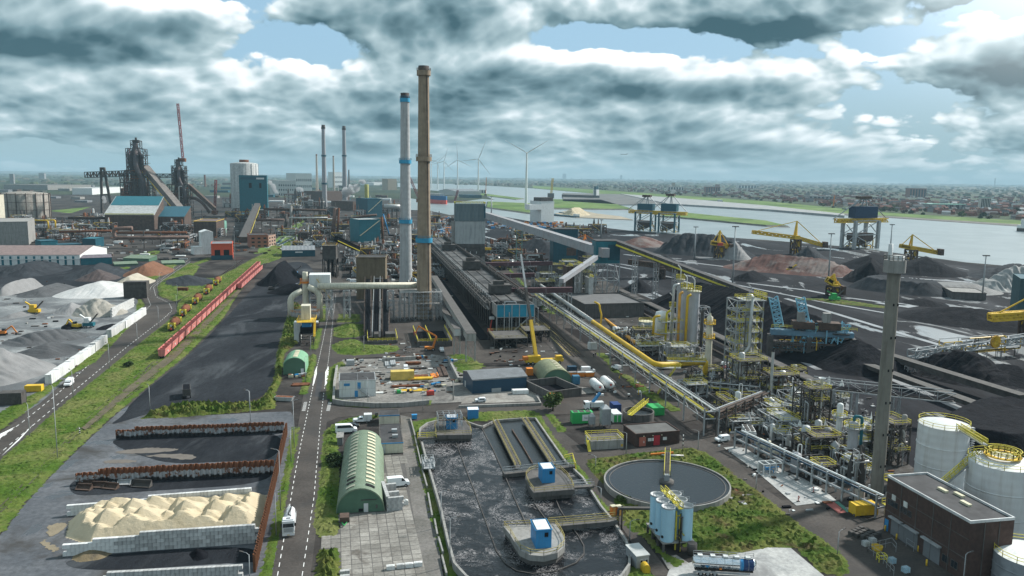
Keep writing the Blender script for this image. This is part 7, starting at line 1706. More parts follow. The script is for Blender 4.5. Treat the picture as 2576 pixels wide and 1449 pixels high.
for k,(x0,x1)in enumerate(((912,930),(935,950),(956,975))):
 b=PT((x0+14,705),G((930,756)));e=G((x1-4,848),1.0)
 gallery('%s conveyor of the twin conveyors rising to the screening house'%('left','stepped middle','right')[k],e,b,3.6,2.6,M_steelb if k!=1 else M_steel,open_=True,legs=(.3,.6),legm=M_steeld)
a=G((925,866));o=thing('conveyor_pit','railed concrete pit at the foot of the twin conveyors','pit',(a.x,a.y,0),YAW);s=a.y/FPX
for q in((0,0,76*s,.5),(0,.5,.5,22),(76*s-.5,.5,76*s,22)):MB().box(q[0],q[1],0,q[2],q[3],1.4).build('wall',M_concd,o)
mb=MB();mb.rail([(0,22,1.4),(0,0,1.4),(76*s,0,1.4),(76*s,22,1.4)],1.2,2,.16);mb.build('handrail',M_rail_y,o);MB().box(3,3,.1,28*s,9,4).box(46*s,3,.1,70*s,9,4).build('tail_house',M_steeld,o)
for k,(p0,p1,zz,wd,m,lab)in enumerate((((1092,705),(1186,858),13,5.0,M_concw,'long grey concrete conveyor gallery sloping beside the battery'),((1096,760),(1151,845),12,3.4,M_pipe,'shorter grey conveyor gallery with a round underside'))):
 b0=G((1170-k*25,915-k*18));e=PT(p1,b0);s_=PT(p0,(0,b0.y*1.65));gallery(lab,s_,e,wd*.75,3.0,m,M_concd,legs=(.35,.72,.985),legm=M_steel)
a=G(B(1,1630,810));o=thing('thickener_pit','dark square basin with yellow handrails below the scaffold','basin',(a.x,a.y,0),YAW);s=a.y/FPX
for q in((0,0,88*s,.6),(0,.6,.6,34),(34*s,.6,35*s,34),(88*s-.6,.6,88*s,34)):MB().box(q[0],q[1],0,q[2],q[3],2.4).build('wall',M_concd,o)
MB().box(.6,.6,.1,88*s-.6,34,.5).build('sludge',M_coal,o);mb=MB();mb.rail([(0,34,2.4),(0,0,2.4),(88*s,0,2.4),(88*s,34,2.4)],1.2,2,.15);mb.rail([(34*s,0,2.4),(34*s,34,2.4)],1.2,2,.15);mb.build('handrail',M_rail_y,o)
a=G(B(1,1700,850));o=thing('boom_lift','orange boom lift with its arm folded over the basin','boom lift',(a.x,a.y,.05),YAW);s=a.y/FPX
MB().box(0,0,.6,24*s,2.4,1.7).build('chassis',M_orange,o);mb=MB();mb.beam((22*s,1.2,1.8),(30*s,1.2,6),.8);mb.beam((30*s,1.2,6.2),(-16*s,.5,11),.6);mb.beam((-16*s,.5,11),(-24*s,.5,8),.4);mb.build('boom',M_orange,o);mb=MB();mb.frame(-27*s,0,-22*s,1.6,7,8.4,1,1,1,.15,False);mb.build('basket',M_red,o)
for x in(3,21):
 for y in(0,2.3):wheel(o,x*s,y,.6)
a=G(Z7(560,1075));o=thing('boom_lift','red boom lift with a raised basket beside the battery stilts','boom lift',(a.x,a.y,.05),YAW);MB().box(0,0,.4,2.4,3,2.2).build('chassis',M_red,o);MB().beam((1,1,2),(1.8,1,7),.5).build('boom',M_red,o);MB().box(.6,.4,7,3,1.8,8.2).build('basket',M_white,o)
a=G((1345,916));o=thing('mobile_crane','yellow mobile crane with a very long dark telescopic boom','crane',(a.x,a.y,.05),YAW+.05)
MB().box(-4,-1.4,.9,12,1.4,2.0).build('carrier',M_yellow,o);MB().box(9,-1.3,2.0,11.6,1.3,3.2).build('cab',M_yellow,o);MB().box(-3,-1.3,2.0,2.2,1.3,3.6).build('superstructure',M_yellow,o);MB().box(-5,-1.4,2.0,-3,1.4,3.4).build('counterweight',M_orange,o)
for x in(-3,-1.2,4,6,8.4,10.2):
 for y in(-1.3,1.3):wheel(o,x,y,.62)
Ri=Matrix.Rotation(-YAW-.05,3,'Z');tip=PT((1310,640),(0,a.y+22));tp=Ri@(tip-Vector((a.x,a.y,.05)));b0=Vector((.5,0,3.4));d_=tp-b0
for f0,f1,wd,m,nm in((0,.34,1.3,M_yellow,'boom_base'),(.3,.66,1.0,M_steeld,'boom_section'),(.62,1.0,.75,M_steel,'boom_section')):MB().beam(b0+d_*f0,b0+d_*f1,wd).build(nm,m,o)
def tower(lab,p0,p1,v0,v1,m,d,legm=None,feet=None):
 a,rz,w,_=corners(p0,p1,None,d);z0=HT((p0[0],v0),a);z1=HT((p0[0],v1),a);r=thing('transfer_tower',lab,'tower',(a.x,a.y,0),rz);MB().box(0,0,z0,w,d,z1).build('wall',m,r);MB().box(-.3,-.3,z1,w+.3,d+.3,z1+.4).build('roof',M_bitumen,r)
 if z0>1:mb=MB();mb.frame(0,0,w,d,0,z0,2,1,max(1,int(z0/8)),.5,True,.3);mb.build('frame',legm or M_steel,r)
 return r,(w,d,z1),a
t1,dm,ta=tower('teal transfer tower on tall white lattice legs',(1496,748),(1556,748),663,607,M_teal,14);panel(t1,'f',dm[0]*.5,HT((1540,655),ta),dm[0]*.5,10,dm[:2],M_teald,'lower_panel')
t2,dm,tb=tower('dark teal tower with a louvred opening behind the grey gallery',(1391,668),(1452,668),668,577,M_teald,18);panel(t2,'f',dm[0]*.55,dm[2]*.28,dm[0]*.4,dm[2]*.22,dm[:2],M_steelb,'louvre')
gallery('long pale grey conveyor gallery descending to the teal tower',PT((1221,548),(0,ta.y*1.55)),PT((1524,648),(0,ta.y*.99)),5,5.6,mat('pale grey gallery',(.30,.31,.325),var=.1,dirt=.3,dirtcol=(.25,.15,.12),dscale=.1),legs=(.38,),legm=mat('sea green leg',(.16,.27,.24)),lw=5)
gallery('lower grey conveyor gallery coming out of the teal tower',PT((1499,652),(0,ta.y*.985)),PT((1412,712),(0,ta.y*.9)),3,2.4,MATS['pale grey gallery'],legs=(.55,.97),legm=M_steel)
q=PT((1555,620),ta);gallery('conveyor with bright yellow sides running down to the coal yard',q,G((1960,775),4),6,3.5,M_steeld,M_bitumen,legs=(.12,.26,.38,.5,.62),legm=M_steel,edge=(M_rail_y,.35,1.0),lw=4)
gallery('low conveyor line continuing along the coal yard to the right',G((1700,735),3),G((2576,1010),3),4,2.2,M_steeld,M_concd,legs=(.2,.4,.6,.8))
gallery('black belt conveyor between the gas plant and the coal heap',G((1560,735),2),G((2080,985),2),4,1.8,M_coal,M_steeld,legs=(.25,.5,.75),edge=(M_concw,.9,.3))
gallery('second belt conveyor in front of the coal heap',G((1545,745),1.5),G((2060,1005),1.5),3,1.6,M_steeld,M_coal,legs=(.3,.7))
gallery('pale edged belt conveyor across the lower coal yard',G((2130,905),2),G((2620,1085),2),4,1.5,M_steeld,M_concd)
gallery('dark stacker conveyor over the lower coal heap',G(Z4(1500,640),9),G((2400,1010),8),4,3,M_steel,open_=True,legs=(.3,.6))
for x0,x1,y0,dp,vt,m,lab,cat in((1470,1600,800,40,768,M_concd,'long low dark works hall with grey roof lights behind the gas main','building'),):bld('works_hall',lab,cat,(x0,y0),(x1+20,y0-4),vt,m,mat('ribbed grey roof',(.13,.13,.13),var=.2),d=dp,parapet=.8)
r,dm=bld('blue_kiosk','pale blue hut with a black roof on the grey works hall side','hut',(1524,759),(1560,756),744,M_sky,M_bitumen,d=8)
for p,wp,dp,vt,m,lab in(((1443,762),22,12,668,M_concw,'grey louvred tower with a yellow railed top beside the lower gallery'),((1424,764),16,10,672,M_steelb,'brown cooler tower left of the grey louvred tower'),((1362,700),60,16,668,M_concd,'dark flat machine house below the grey gallery'),((1480,770),12,8,700,M_pipe,'grey bag filter beside the louvred tower'),((1340,770),26,8,735,M_white,'small white equipment house under the pipe bridges'),((1395,725),40,12,703,M_concd,'dark low building under the cable bridges')):
 a=G(p);s=a.y/FPX;r,dm=shell('plant_house',lab,'building',a,YAW,wp*s,dp,max(3,HT((p[0],vt),a)),m,M_bitumen);mb=MB();mb.rail([(0,0,dm[0]*0+HT((p[0],vt),a)),(wp*s,0,HT((p[0],vt),a)),(wp*s,dp,HT((p[0],vt),a))],1.6,2,.2);mb.build('handrail',M_rail_y,r)
for k,(x0,x1,y,v,lab)in enumerate(((1222,1345,742,700,'upper rust purple cable bridge crossing the battery siding'),(1240,1440,800,738,'lower rust purple cable bridge crossing the battery siding'),(1222,1390,720,670,'third dark cable bridge near the coal tower'))):
 b0=G((x0,y));gallery(lab,PT((x0,v),b0),PT((x1,v-3),b0),3,2.6,mat('rust purple steel',(.085,.045,.05),var=.3),legs=(.5,.97),legm=M_steel)
for k in range(9):
 a=G((1355+(k%3)*48+k*4,742-(k//3)*26));unit('dense grey plant bay %s under the cable bridges'%('nearest the rack','second along the rack','third along the rack','left in the middle row','centre of the middle row','right in the middle row','left in the back row','centre of the back row','right in the back row')[k],(1348+(k%3)*50+(k//3)*8,745-(k//3)*24),13,10,9+k%3*3,70+k,M_steel if k%2 else M_steeld,2,2,2,20,2)
r,dm,a=tower('black screening tower with yellow railings beside the main road',(812,700),(846,700),652,620,M_steeld,14,M_steeld);deck(r,0,-1,dm[0],14,dm[2]+.5,M_steeld,True,M_yellow);pipe_cluster(r,0,0,dm[0],14,0,dm[2],20,5,[M_coal,M_steeld],.8)
gallery('black conveyor with a yellow stripe running down from the screening tower',PT((845,606),(0,a.y*1.02)),PT((901,632),(0,a.y*1.05)),4,3.4,M_coal,legs=(.9,),edge=(M_rail_y,.1,.6))
WK=[('long pale hall with teal door strips and a brown roof','hall',(-70,668),(202,667),642,M_white,mat('brown hall roof',(.20,.15,.14)),dict(back=(248,647),style='gable',rise=5)),('grey windowless block at the left edge behind the long hall','building',(-20,618),(73,616),559,M_concw,M_concw,dict(back=(97,602))),('cream tower block at the far left edge','building',(-30,560),(14,555),492,M_cream,M_cream,dict(d=40)),('teal shed row in front of the pipe yard','shed',(104,623),(146,621),607,M_teal,M_teald,dict(d=20)),('long low teal shed with ramps','shed',(146,626),(206,624),616,M_teal,M_teald,dict(d=16)),('dark teal box building with a yellow stair tower','building',(208,624),(241,624),601,M_teald,M_teal,dict(d=24)),('teal low shed beside the green arched huts','shed',(204,667),(282,664),650,M_teal,mat('purple grey roof',(.16,.14,.16)),dict(d=14,style='gable',rise=2)),('big cast house with a teal shed roof under the left blast furnace','cast house',(265,578),(389,578),540,M_steelb,M_pipe,dict(d=60,style='mono',rise=22,over=1)),('dark cast house behind under the right blast furnace','cast house',(398,575),(465,575),545,M_steelb,M_teald,dict(d=50,style='mono',rise=12)),('brown factory hall with an ochre roof edge','hall',(488,597),(545,597),557,M_steelb,mat('rust flat roof',(.12,.085,.075)),dict(d=55,ends=M_yellow)),('white gabled tower on legs beside the brown hall','tower',(508,640),(538,639),585,M_white,M_white,dict(d=16,style='gabley')),('small white house below the gabled tower','building',(488,641),(512,640),622,M_white,M_white,dict(d=12)),('bright red engine shed with two dark doors','engine shed',(532,654),(586,653),614,mat('vermilion wall',(.58,.09,.04),var=.1),M_greyroof,dict(back=(601,645))),('red brick office beside the rows of parked cars','office',(629,624),(674,623),592,M_brickr,M_bitumen,dict(d=25)),('pale brick annex beside the brick office','office',(676,621),(694,617),593,mat('pale brick',(.33,.22,.17)),M_bitumen,dict(d=20)),('dark blue workshop with a grey shingled roof','workshop',(709,646),(793,645),630,M_teald,M_greyroof,dict(d=26,style='mono',rise=2)),('white office block behind the dark blue workshop','office',(750,624),(786,622),611,M_white,M_greyroof,dict(d=16)),('tall dark teal stove house with a slanted conveyor','building',(604,546),(674,546),441,M_teal,M_teald,dict(d=45)),('teal machine hall with a zigzag outside stair','building',(904,610),(957,608),553,M_teal,M_pipe,dict(d=26)),('dark teal hall behind the zigzag stair hall','building',(925,548),(962,547),500,M_teald,M_teald,dict(d=40)),('white and blue mill building on the far left horizon','mill',(745,488),(785,488),436,M_white,M_white,dict(d=120)),('grey low wing left of the white and blue mill','mill',(700,492),(745,492),454,M_pipe,M_pipe,dict(d=120)),('white tower block with a red top behind the slender chimneys','mill',(840,472),(861,472),433,M_white,M_red,dict(d=60)),('long white arcaded hall far behind the gantry','hall',(232,490),(310,484),474,M_white,M_pipe,dict(d=60)),('grey flat hall far behind the gasholder','hall',(120,478),(230,476),466,M_concw,M_concd,dict(d=200)),('buff silo block near the river bend','silo',(976,478),(998,478),450,MATS['far buff wall'],MATS['far buff wall'],dict(d=60)),('long white hall beyond the far works','hall',(940,466),(976,466),459,M_white,M_white,dict(d=150)),('white tower with an overhanging upper arm by the river','tower',(1361,562),(1393,561),506,M_white,M_white,dict(d=30)),('grey warehouse on the river tongue','warehouse',(1144,492),(1210,492),481,M_pipe,M_greyroof,dict(d=150,style='gable',rise=8)),('teal warehouse wing beside the ship','warehouse',(1180,498),(1212,498),491,M_teald,M_teald,dict(d=90)),('brown wide works hall on the ridge by the chimneys','hall',(822,508),(880,506),482,M_steelb,M_steelb,dict(d=80)),('brown dust filter hall in front of the slender chimneys','hall',(888,530),(930,528),507,M_steelb,M_bitumen,dict(d=60))]
for lab,cat,p0,p1,vt,wm,rm,kw in WK:
 r,dm=bld(cat.replace(' ','_'),lab,cat,p0,p1,vt,wm,rm,**kw)
 if 'teal door strips' in lab:
  for k in range(10):panel(r,'f',dm[0]*(.27+k*.073),.2,dm[0]*.022,dm[2]*.86,dm[:2],M_teal,'door_strip')
  MB().box(0,-.6,dm[2]*.55,dm[0],-.05,dm[2]*.62).build('canopy',M_white,r)
 elif 'vermilion' in wm.name:
  for x in(.16,.58):panel(r,'f',dm[0]*x,.1,dm[0]*.26,dm[2]*.62,dm[:2],M_blackhole)
  MB().box(-.1,-.1,0,dm[0]+.1,-.02,4).build('base_band',M_teald,r)
 elif 'big cast house' in lab:MB().box(.2,.0,dm[2]+.5,dm[0]-.2,.6,dm[2]+1.5).build('gutter',M_rail_y,r);mb=MB();k_=22/60;mb.quad((0,30,dm[2]+30*k_+.5),(dm[0],30,dm[2]+30*k_+.5),(dm[0],61,dm[2]+61*k_+.5),(0,61,dm[2]+61*k_+.5));mb.build('upper_roof',M_teal,r)
 elif 'office' in cat or 'mill' in cat or 'workshop' in cat:
  n=int(dm[0]/5)if dm[0]<60 else 8
  for k in range(n):
   for z in range(0 if 'workshop' in cat else 1 if dm[2]<7 else 3):window(r,'f',dm[0]*(k+.3)/n,1.2+z*dm[2]*.3,dm[0]/n*.5,min(1.6,dm[2]*.3)if dm[2]<20 else dm[2]*.12,dm[:2],wm,bars=0)
  if 'workshop' in cat:
   MB().box(dm[0]*.4,-.2,dm[2]*.6,dm[0]*.62,-.02,dm[2]*.8).build('sign',M_white,r)
   for i in range(9):
    for j in range(3):y=4+j*8;z=dm[2]+y*2/26+.22;MB().box(dm[0]*(i+.4)/9,y,z,dm[0]*(i+.8)/9,y+2,z+.12).build('skylight',M_white,r)
 elif 'overhanging' in lab:MB().box(-dm[0]*.9,0,dm[2]*.62,0,12,dm[2]*.86).build('upper_arm',M_white,r);MB().box(-.5,-.5,dm[2],dm[0]*.9,20,dm[2]+6).build('roof_house',M_steeld,r)
 elif 'zigzag' in lab:mb=MB();mb.beam((dm[0]*.02,-1,dm[2]*.3),(dm[0]*.95,-1,dm[2]*.95),1.4,.6);mb.build('stair',M_skylight,r)
 elif 'stove house' in lab:MB().box(dm[0]*.62,-.5,dm[2]*.91,dm[0]*.9,-.31,dm[2]*.95).build('sign',M_white,r);MB().box(dm[0]*.72,-.4,dm[2]*.7,dm[0]*.8,-.05,dm[2]*.82).build('louvre',M_blackhole,r);MB().box(dm[0]*.05,-.3,dm[2]*.9,dm[0]*.9,-.05,dm[2]*.96).build('top_strip',M_teald,r);MB().box(dm[0]*.35,-.4,dm[2]*.7,dm[0]*.45,-.05,dm[2]*.82).build('louvre',M_blackhole,r)
for p0,p1,vt,lab in((A(0,1155,1175),A(0,1390,1165),663,'left green arched store beside the brown heap'),(A(0,1240,1120),A(0,1500,1128),645,'green arched store behind the left one'),(A(0,1633,1168),A(0,1862,1160),660,'green arched store beside the curved access road')):
 a,rz,w,d=corners(p0,p1,None,12);h=HT((p0[0],vt),a);r,_=shell('arched_store',lab,'store',a,rz,w,12,h*.6,M_greend,M_greenh,'mono',rise=h*.45)
def cylth(name,lab,cat,p,rp,vt,m,prof=None,**kw):
 a=G(p);s=a.y/FPX;h=HT((p[0],vt),a);o=thing(name,lab,cat,(a.x,a.y,0),YAW);MB().lathe([(rp*s,0),(rp*s,h),(rp*s*.9,h+rp*s*.05),(rp*s*.3,h+rp*s*.12),(.1,h+rp*s*.13)],32).build('shell',m,o);return o,rp*s,h
o,R_,H_=cylth('gasholder','big rust streaked gasholder with a domed roof at the left','gasholder',(66,546),54,488,mat('streaked holder',(.27,.25,.22),var=.2,dirt=.8,dirtcol=(.075,.045,.035),streak=True,dscale=.05))
for k in range(16):a_=2*pi*k/16;MB().box(R_*1.02*cos(a_)-.5,R_*1.02*sin(a_)-.5,0,R_*1.02*cos(a_)+.5,R_*1.02*sin(a_)+.5,H_+2).build('guide_column',M_steelb,o)
for f in(.33,.66,1.0):MB().lathe([(R_+1.2,H_*f),(R_+1.2,H_*f+.6)],32).build('ring',M_steelb,o)
o,R_,H_=cylth('gas_tower','huge pale grey piston gasholder behind the teal house','gasholder',(618,532),33,412,mat('pale holder',(.36,.37,.36),dirt=.3,streak=True,dscale=.04))
for k in range(14):a_=2*pi*k/14;MB().box(R_*cos(a_)-.5,R_*sin(a_)-.5,0,R_*cos(a_)+.5,R_*sin(a_)+.5,H_).build('rib',MATS['pale holder'],o)
MB().cyl(0,0,H_,H_+R_*.3,R_*.35,16).build('roof_vent',M_rust,o)
cylth('green_silo','row of green silo cells beside the brown hall','silo',(556,586),14,556,mat('sea green silo',(.12,.27,.21),dirt=.3));cylth('stack_base','yellow green steel stack above the rusty works','stack',(923,530),5.2,464,mat('mustard green stack',(.27,.27,.08),dirt=.3));cylth('red_tank','red brown upright tank beside the left blast furnace','tank',(314,520),8,474,M_rust)
def furnace(p,lab,top,wp,sd,m):
 a=G(p);s=a.y/FPX;o=thing('blast_furnace',lab,'blast furnace',(a.x,a.y,0),YAW);H=HT((p[0],top),a);w=wp*s
 mb=MB();mb.lathe([(w*.36,0),(w*.36,H*.18),(w*.30,H*.22),(w*.34,H*.3),(w*.26,H*.5),(w*.17,H*.6),(w*.14,H*.8)],20);mb.build('shaft',m,o)
 mb=MB();mb.frame(-w/2,-w/2,w/2,w/2,0,H*.55,2,2,5,1.1,True,.6);mb.frame(-w*.3,-w*.3,w*.3,w*.3,H*.55,H*.86,2,2,4,1.0,True,.7);mb.frame(-w*.16,-w*.16,w*.16,w*.16,H*.86,H*.96,1,1,2,.9,True,.6);mb.build('frame',M_steeld,o)
 for z in(.2,.36,.55,.68,.78):deck(o,-w*.5 if z<.56 else-w*.3,-w*.5 if z<.56 else-w*.3,w*.5 if z<.56 else w*.4,w*.5 if z<.56 else w*.3,H*z,M_steeld,True,M_steelb)
 mb=MB()
 for sx in(-1,1):pipe(mb,[(sx*w*.16,-w*.1,H*.5),(sx*w*.2,-w*.1,H*.75),(0,-w*.1,H*.9)],w*.07,10)
 pipe(mb,[(0,-w*.1,H*.8),(0,-w*.1,H*.93)],w*.09,10);pipe(mb,[(0,-w*.15,H*.86),(w*.05,-w*.4,H*.62),(w*.3,-w*.5,H*.48),(w*.32,-w*.5,H*.24)],w*.085,12,w*.2);mb.build('downcomer',mat('dark duct',(.075,.07,.075),dirt=.5,dirtcol=(.11,.06,.045)),o)
 MB().box(-w*.1,-w*.1,H*.93,w*.1,w*.1,H*.97).cyl(0,0,H*.97,H,w*.04,8).build('top_valve',M_steeld,o);pipe_cluster(o,-w*.5,-w*.55,w*.5,w*.5,0,H*.6,46,sd,[M_steeld,M_steelb,M_pipe,M_rust],w*.03);return o,a,H,w
o,a1,H1,w1=furnace((352,548),'left blast furnace with a tall uptake tower and a thick dark downcomer',346,66,5,M_steelb)
o,a2,H2,w2=furnace((456,548),'right blast furnace with an arched gas pipe frame',396,50,6,M_steelb)
gallery('wide inclined skip bridge climbing to the left blast furnace',PT((466,548),(0,a1.y*.97)),PT((366,428),a1),w1*.3,8,mat('grey brown gallery',(.15,.135,.125),dirt=.3),edge=(M_yellow,-.3,1.5))
gallery('inclined conveyor on the right of the right blast furnace',PT((540,530),(0,a2.y)),PT((474,470),a2),8,6,M_steelb,M_concw)
gallery('brown inclined conveyor rising to the teal stove house',G((612,610)),PT((648,520),(0,G((640,546)).y*.98)),9,6,M_steelb,M_steeld,legs=(.5,.8),edge=(M_rail_y,.2,1))
o=thing('gantry','long dark crane gantry with two leaning legs left of the furnaces','gantry',(a1.x,a1.y,0));P=lambda u,v:(PT((u,v),a1).x-a1.x,0,PT((u,v),a1).z)
mb=MB();mb.truss(P(216,440),P(326,436),8,9,14,.8);mb.truss(P(390,442),P(440,442),8,6,6,.7);mb.build('girder',M_steeld,o)
mb=MB();mb.beam(P(254,424),P(257,545),3.2);mb.beam(P(262,424),P(278,512),3.2);mb.beam(P(252,424),P(264,424),4);mb.beam(P(257,490),P(272,490),2);mb.build('leg',M_steeld,o)
for(u0,v0,u1,v1,bs,lab)in((318,485,324,372,a1,'red lattice crane mast beside the left blast furnace'),(460,398,447,260,a2,'tall red lattice crane boom leaning over the right blast furnace'),(1054,500,1030,445,G((1040,520)),'red lattice crane boom behind the two tall chimneys'),(1144,505,1152,478,G((1140,505)),'small red crane boom beside the moored ship'),(540,530,543,452,G((540,545)),'thin red mast between the furnaces and the gasholder')):
 p0,p1=PT((u0,v0),bs),PT((u1,v1),bs);o=thing('lattice_crane',lab,'crane',(p0.x,p0.y,0));q0,q1=Vector((0,0,p0.z)),Vector((p1.x-p0.x,p1.y-p0.y,p1.z));mb=MB();wd=bs.y*.0022;mb.truss(q0,q1,wd,wd,14,wd*.13);mb.build('boom',mat('dark red lattice',(.20,.045,.045)),o);MB().box(-wd*1.5,-wd,max(0,p0.z-wd*2),wd*1.5,wd,p0.z).build('cab',M_rust,o)
def duct(lab,pts,rp,m,base,n=12):
 o=thing('gas_duct',lab,'duct',(0,0,0));s=base.y/FPX;mb=MB();pipe(mb,[PT(p,base)for p in pts],rp*s,n,rp*s*2.5);mb.build('pipe',m,o)
 mb=MB();q=PT(pts[0],base);k=PT(pts[-1],base)
 for f in(.2,.5,.8):c=q.lerp(k,f);mb.beam((c.x,c.y,0),(c.x,c.y,c.z),rp*s*.5)
 mb.build('support',M_steeld,o)
b0,b1=G((400,625)),G((880,600))
for lab,pts,rp,m,bs in(('thick rusty duct loop in front of the cast houses',[A(0,1330,790),A(0,1140,800),A(0,1150,890),A(0,1900,885)],4.5,mat('rusty lagged duct',(.16,.105,.085),dirt=.5),b0),('long dark duct above the rusty loop',[A(0,1180,840),A(0,1880,838)],3,M_rust,G((400,615))),('long rust coloured pipe across the front of the left works',[A(0,600,830),A(0,1120,820)],3,M_rust,G((300,610))),('dark pipe running left of the cast house',[A(0,690,690),A(0,1060,690)],3.5,M_steelb,G((220,575))),('yellow looped pipe over the left pipe yard',[A(0,270,715),A(0,480,715),A(0,490,800)],1.8,M_yellow,G((110,600))),('yellow pipe bend right of the loop',[A(0,480,712),A(0,555,712),A(0,560,790)],1.8,M_yellow,G((120,605))),('rusty curved duct sweeping down from the right blast furnace',[A(0,1720,490),A(0,1960,490),A(0,2040,540),A(0,2110,640)],3.6,mat('rust brown duct',(.13,.085,.07),dirt=.5),a2),('long brown pipe bridge with a yellow stripe across the middle works',[A(1,85,600),A(1,710,615)],3,M_steelb,G((760,585))),('lower brown duct across the middle works',[A(1,0,708),A(1,285,712)],3.4,MATS['rust brown duct'],G((700,590))),('pale pipe line across the middle works',[A(1,330,690),A(1,720,688)],2,M_pipe,G((780,588))),('rusty inclined duct left of the teal machine hall',[A(1,800,590),A(1,770,860)],5,MATS['rusty lagged duct'],b1),('rusty duct descending beside the first',[A(1,835,590),A(1,815,880)],2.5,M_rust,b1),('pink brown inclined duct over the teal machine hall',[A(1,870,720),A(1,1060,675),A(1,1215,660)],3,MATS['rust brown duct'],G((930,600))),('brown upright duct right of the teal machine hall',[A(1,1265,680),A(1,1275,910)],3,M_rust,G((960,606))),('bright blue inclined pipe beside the grey chimney',[A(1,1280,650),A(1,1340,855)],1.4,M_blue,G((970,610))),('grey horizontal duct behind the teal halls',[A(1,1230,945),A(1,1450,945)],3,M_pipe,G((950,622))),('thick pale duct running to the grey chimney',[A(1,1290,575),A(1,1450,580)],6,M_pipe,G((960,560))),('twin buff standpipes in the middle works',[A(1,352,835),A(1,352,570)],3.4,M_concw,G((732,585))),('dark thick standpipe left of the buff ones',[A(1,300,820),A(1,300,650)],4,M_steeld,G((720,586)))):duct(lab,pts,rp,m,bs)
R=random.Random(3);rows=[(0,120,560,600),(120,260,560,610),(390,530,560,632),(560,640,520,560),(690,830,500,575),(830,1000,500,620),(860,1000,625,700),(1020,1140,560,660),(1080,1140,620,700),(1230,1330,600,690),(1000,1050,640,735),(1085,1135,600,690),(940,1010,625,690),(1350,1500,585,640),(690,800,575,628)]
plc=('at the left edge','below the gasholder','under the furnaces','behind the brown hall','left of the slender chimneys','around the teal machine hall','behind the screening house','behind the chimneys','left of the coal tower','right of the coal tower','at the foot of the grey chimney','right of the brown chimney','between the screening house and the chimneys','behind the dark teal tower','beside the brown pipe bridge');ad=('squat','tall','narrow','broad','leaning','crowded','open','dark','brown','low','boxy','rusty','deep')
for i,(u0,u1,v0,v1)in enumerate(rows):
 for k in range(13):
  u,v=R.uniform(u0,u1),v0+(v1-v0)*(k+.5)/13;q=G((u,v));s=q.y/FPX;w=R.uniform(20,46)*s;d=R.uniform(14,34);h=R.uniform(16,34)*s
  o=thing('plant_bay','%s plant bay %s'%(ad[k],plc[i]),'plant unit',(q.x,q.y,0),YAW);mb=MB();mb.frame(0,0,w,d,0,h*.7,3,1,3,.8,True,.5);mb.build('frame',R.choice((M_steelb,M_steeld,M_steel)),o)
  for j in range(3):x,z,bw=R.uniform(0,w*.7),R.choice((0,0,h*.3)),R.uniform(.2,.5)*w;MB().box(x,R.uniform(0,5),z,x+bw,d*R.uniform(.5,.9),z+h*R.uniform(.25,.6)).build('machine_house',R.choice((M_steelb,M_steeld,M_steelb,M_teald,M_concd,M_rust,M_pipe,M_bitumen)),o)
  for j in range(2):vr=R.uniform(.04,.09)*w;MB().lathe([(vr,0),(vr,h*R.uniform(.6,1.1)),(vr*.4,h*1.15)],10,R.uniform(0,w),R.uniform(0,d)).build('vessel',R.choice((M_pipe,M_steelb,M_rust,M_steeld)),o)
  pipe_cluster(o,-w*.3,-2,w*1.3,d,0,h*.75,16,k*31+i,[M_rust,M_steelb,M_steeld,M_pipe,M_steel],1.1);mb=MB();mb.beam((0,-.5,h*.7),(w*.5,-.5,h*.25),1.6,.5);mb.rail([(0,0,h*.7),(w,0,h*.7)],1.4,4,.3);mb.build('stair',R.choice((M_yellow,M_steel,M_steeld)),o)
sc_=MB();R=random.Random(44)
for(u0,u1,v0,v1,n,sz)in((0,480,560,655,260,3),(480,1000,540,640,300,3),(880,1240,600,760,260,2),(1330,1500,640,790,160,1.6),(880,1160,905,990,160,.9),(1230,1400,860,960,110,.9),(1500,1800,790,1000,150,1),(1800,2260,1000,1300,190,.8),(0,200,700,950,60,1.2),(960,1060,860,900,40,.8)):
 for _ in range(n):p=G((R.uniform(u0,u1),R.uniform(v0,v1)));sc_.cur=R.randrange(8);a,b=sz*R.uniform(.4,1.6),sz*R.uniform(.4,3);sc_.beam((p.x,p.y,sz*.2),(p.x+b*cos(YAW+R.choice((0,1.57))),p.y+b*sin(YAW),sz*.2),a,sz*R.uniform(.2,.8))
stuff(sc_.build('loose_material',[M_steeld,M_steelb,M_concd,M_rust,M_steel,M_white,M_coal,M_concw]))
M_wag=mat('pinkish red wagon paint',(.54,.19,.17),rough=.6,var=.12,dirt=.4,dirtcol=(.22,.08,.07),streak=True,dscale=.3)
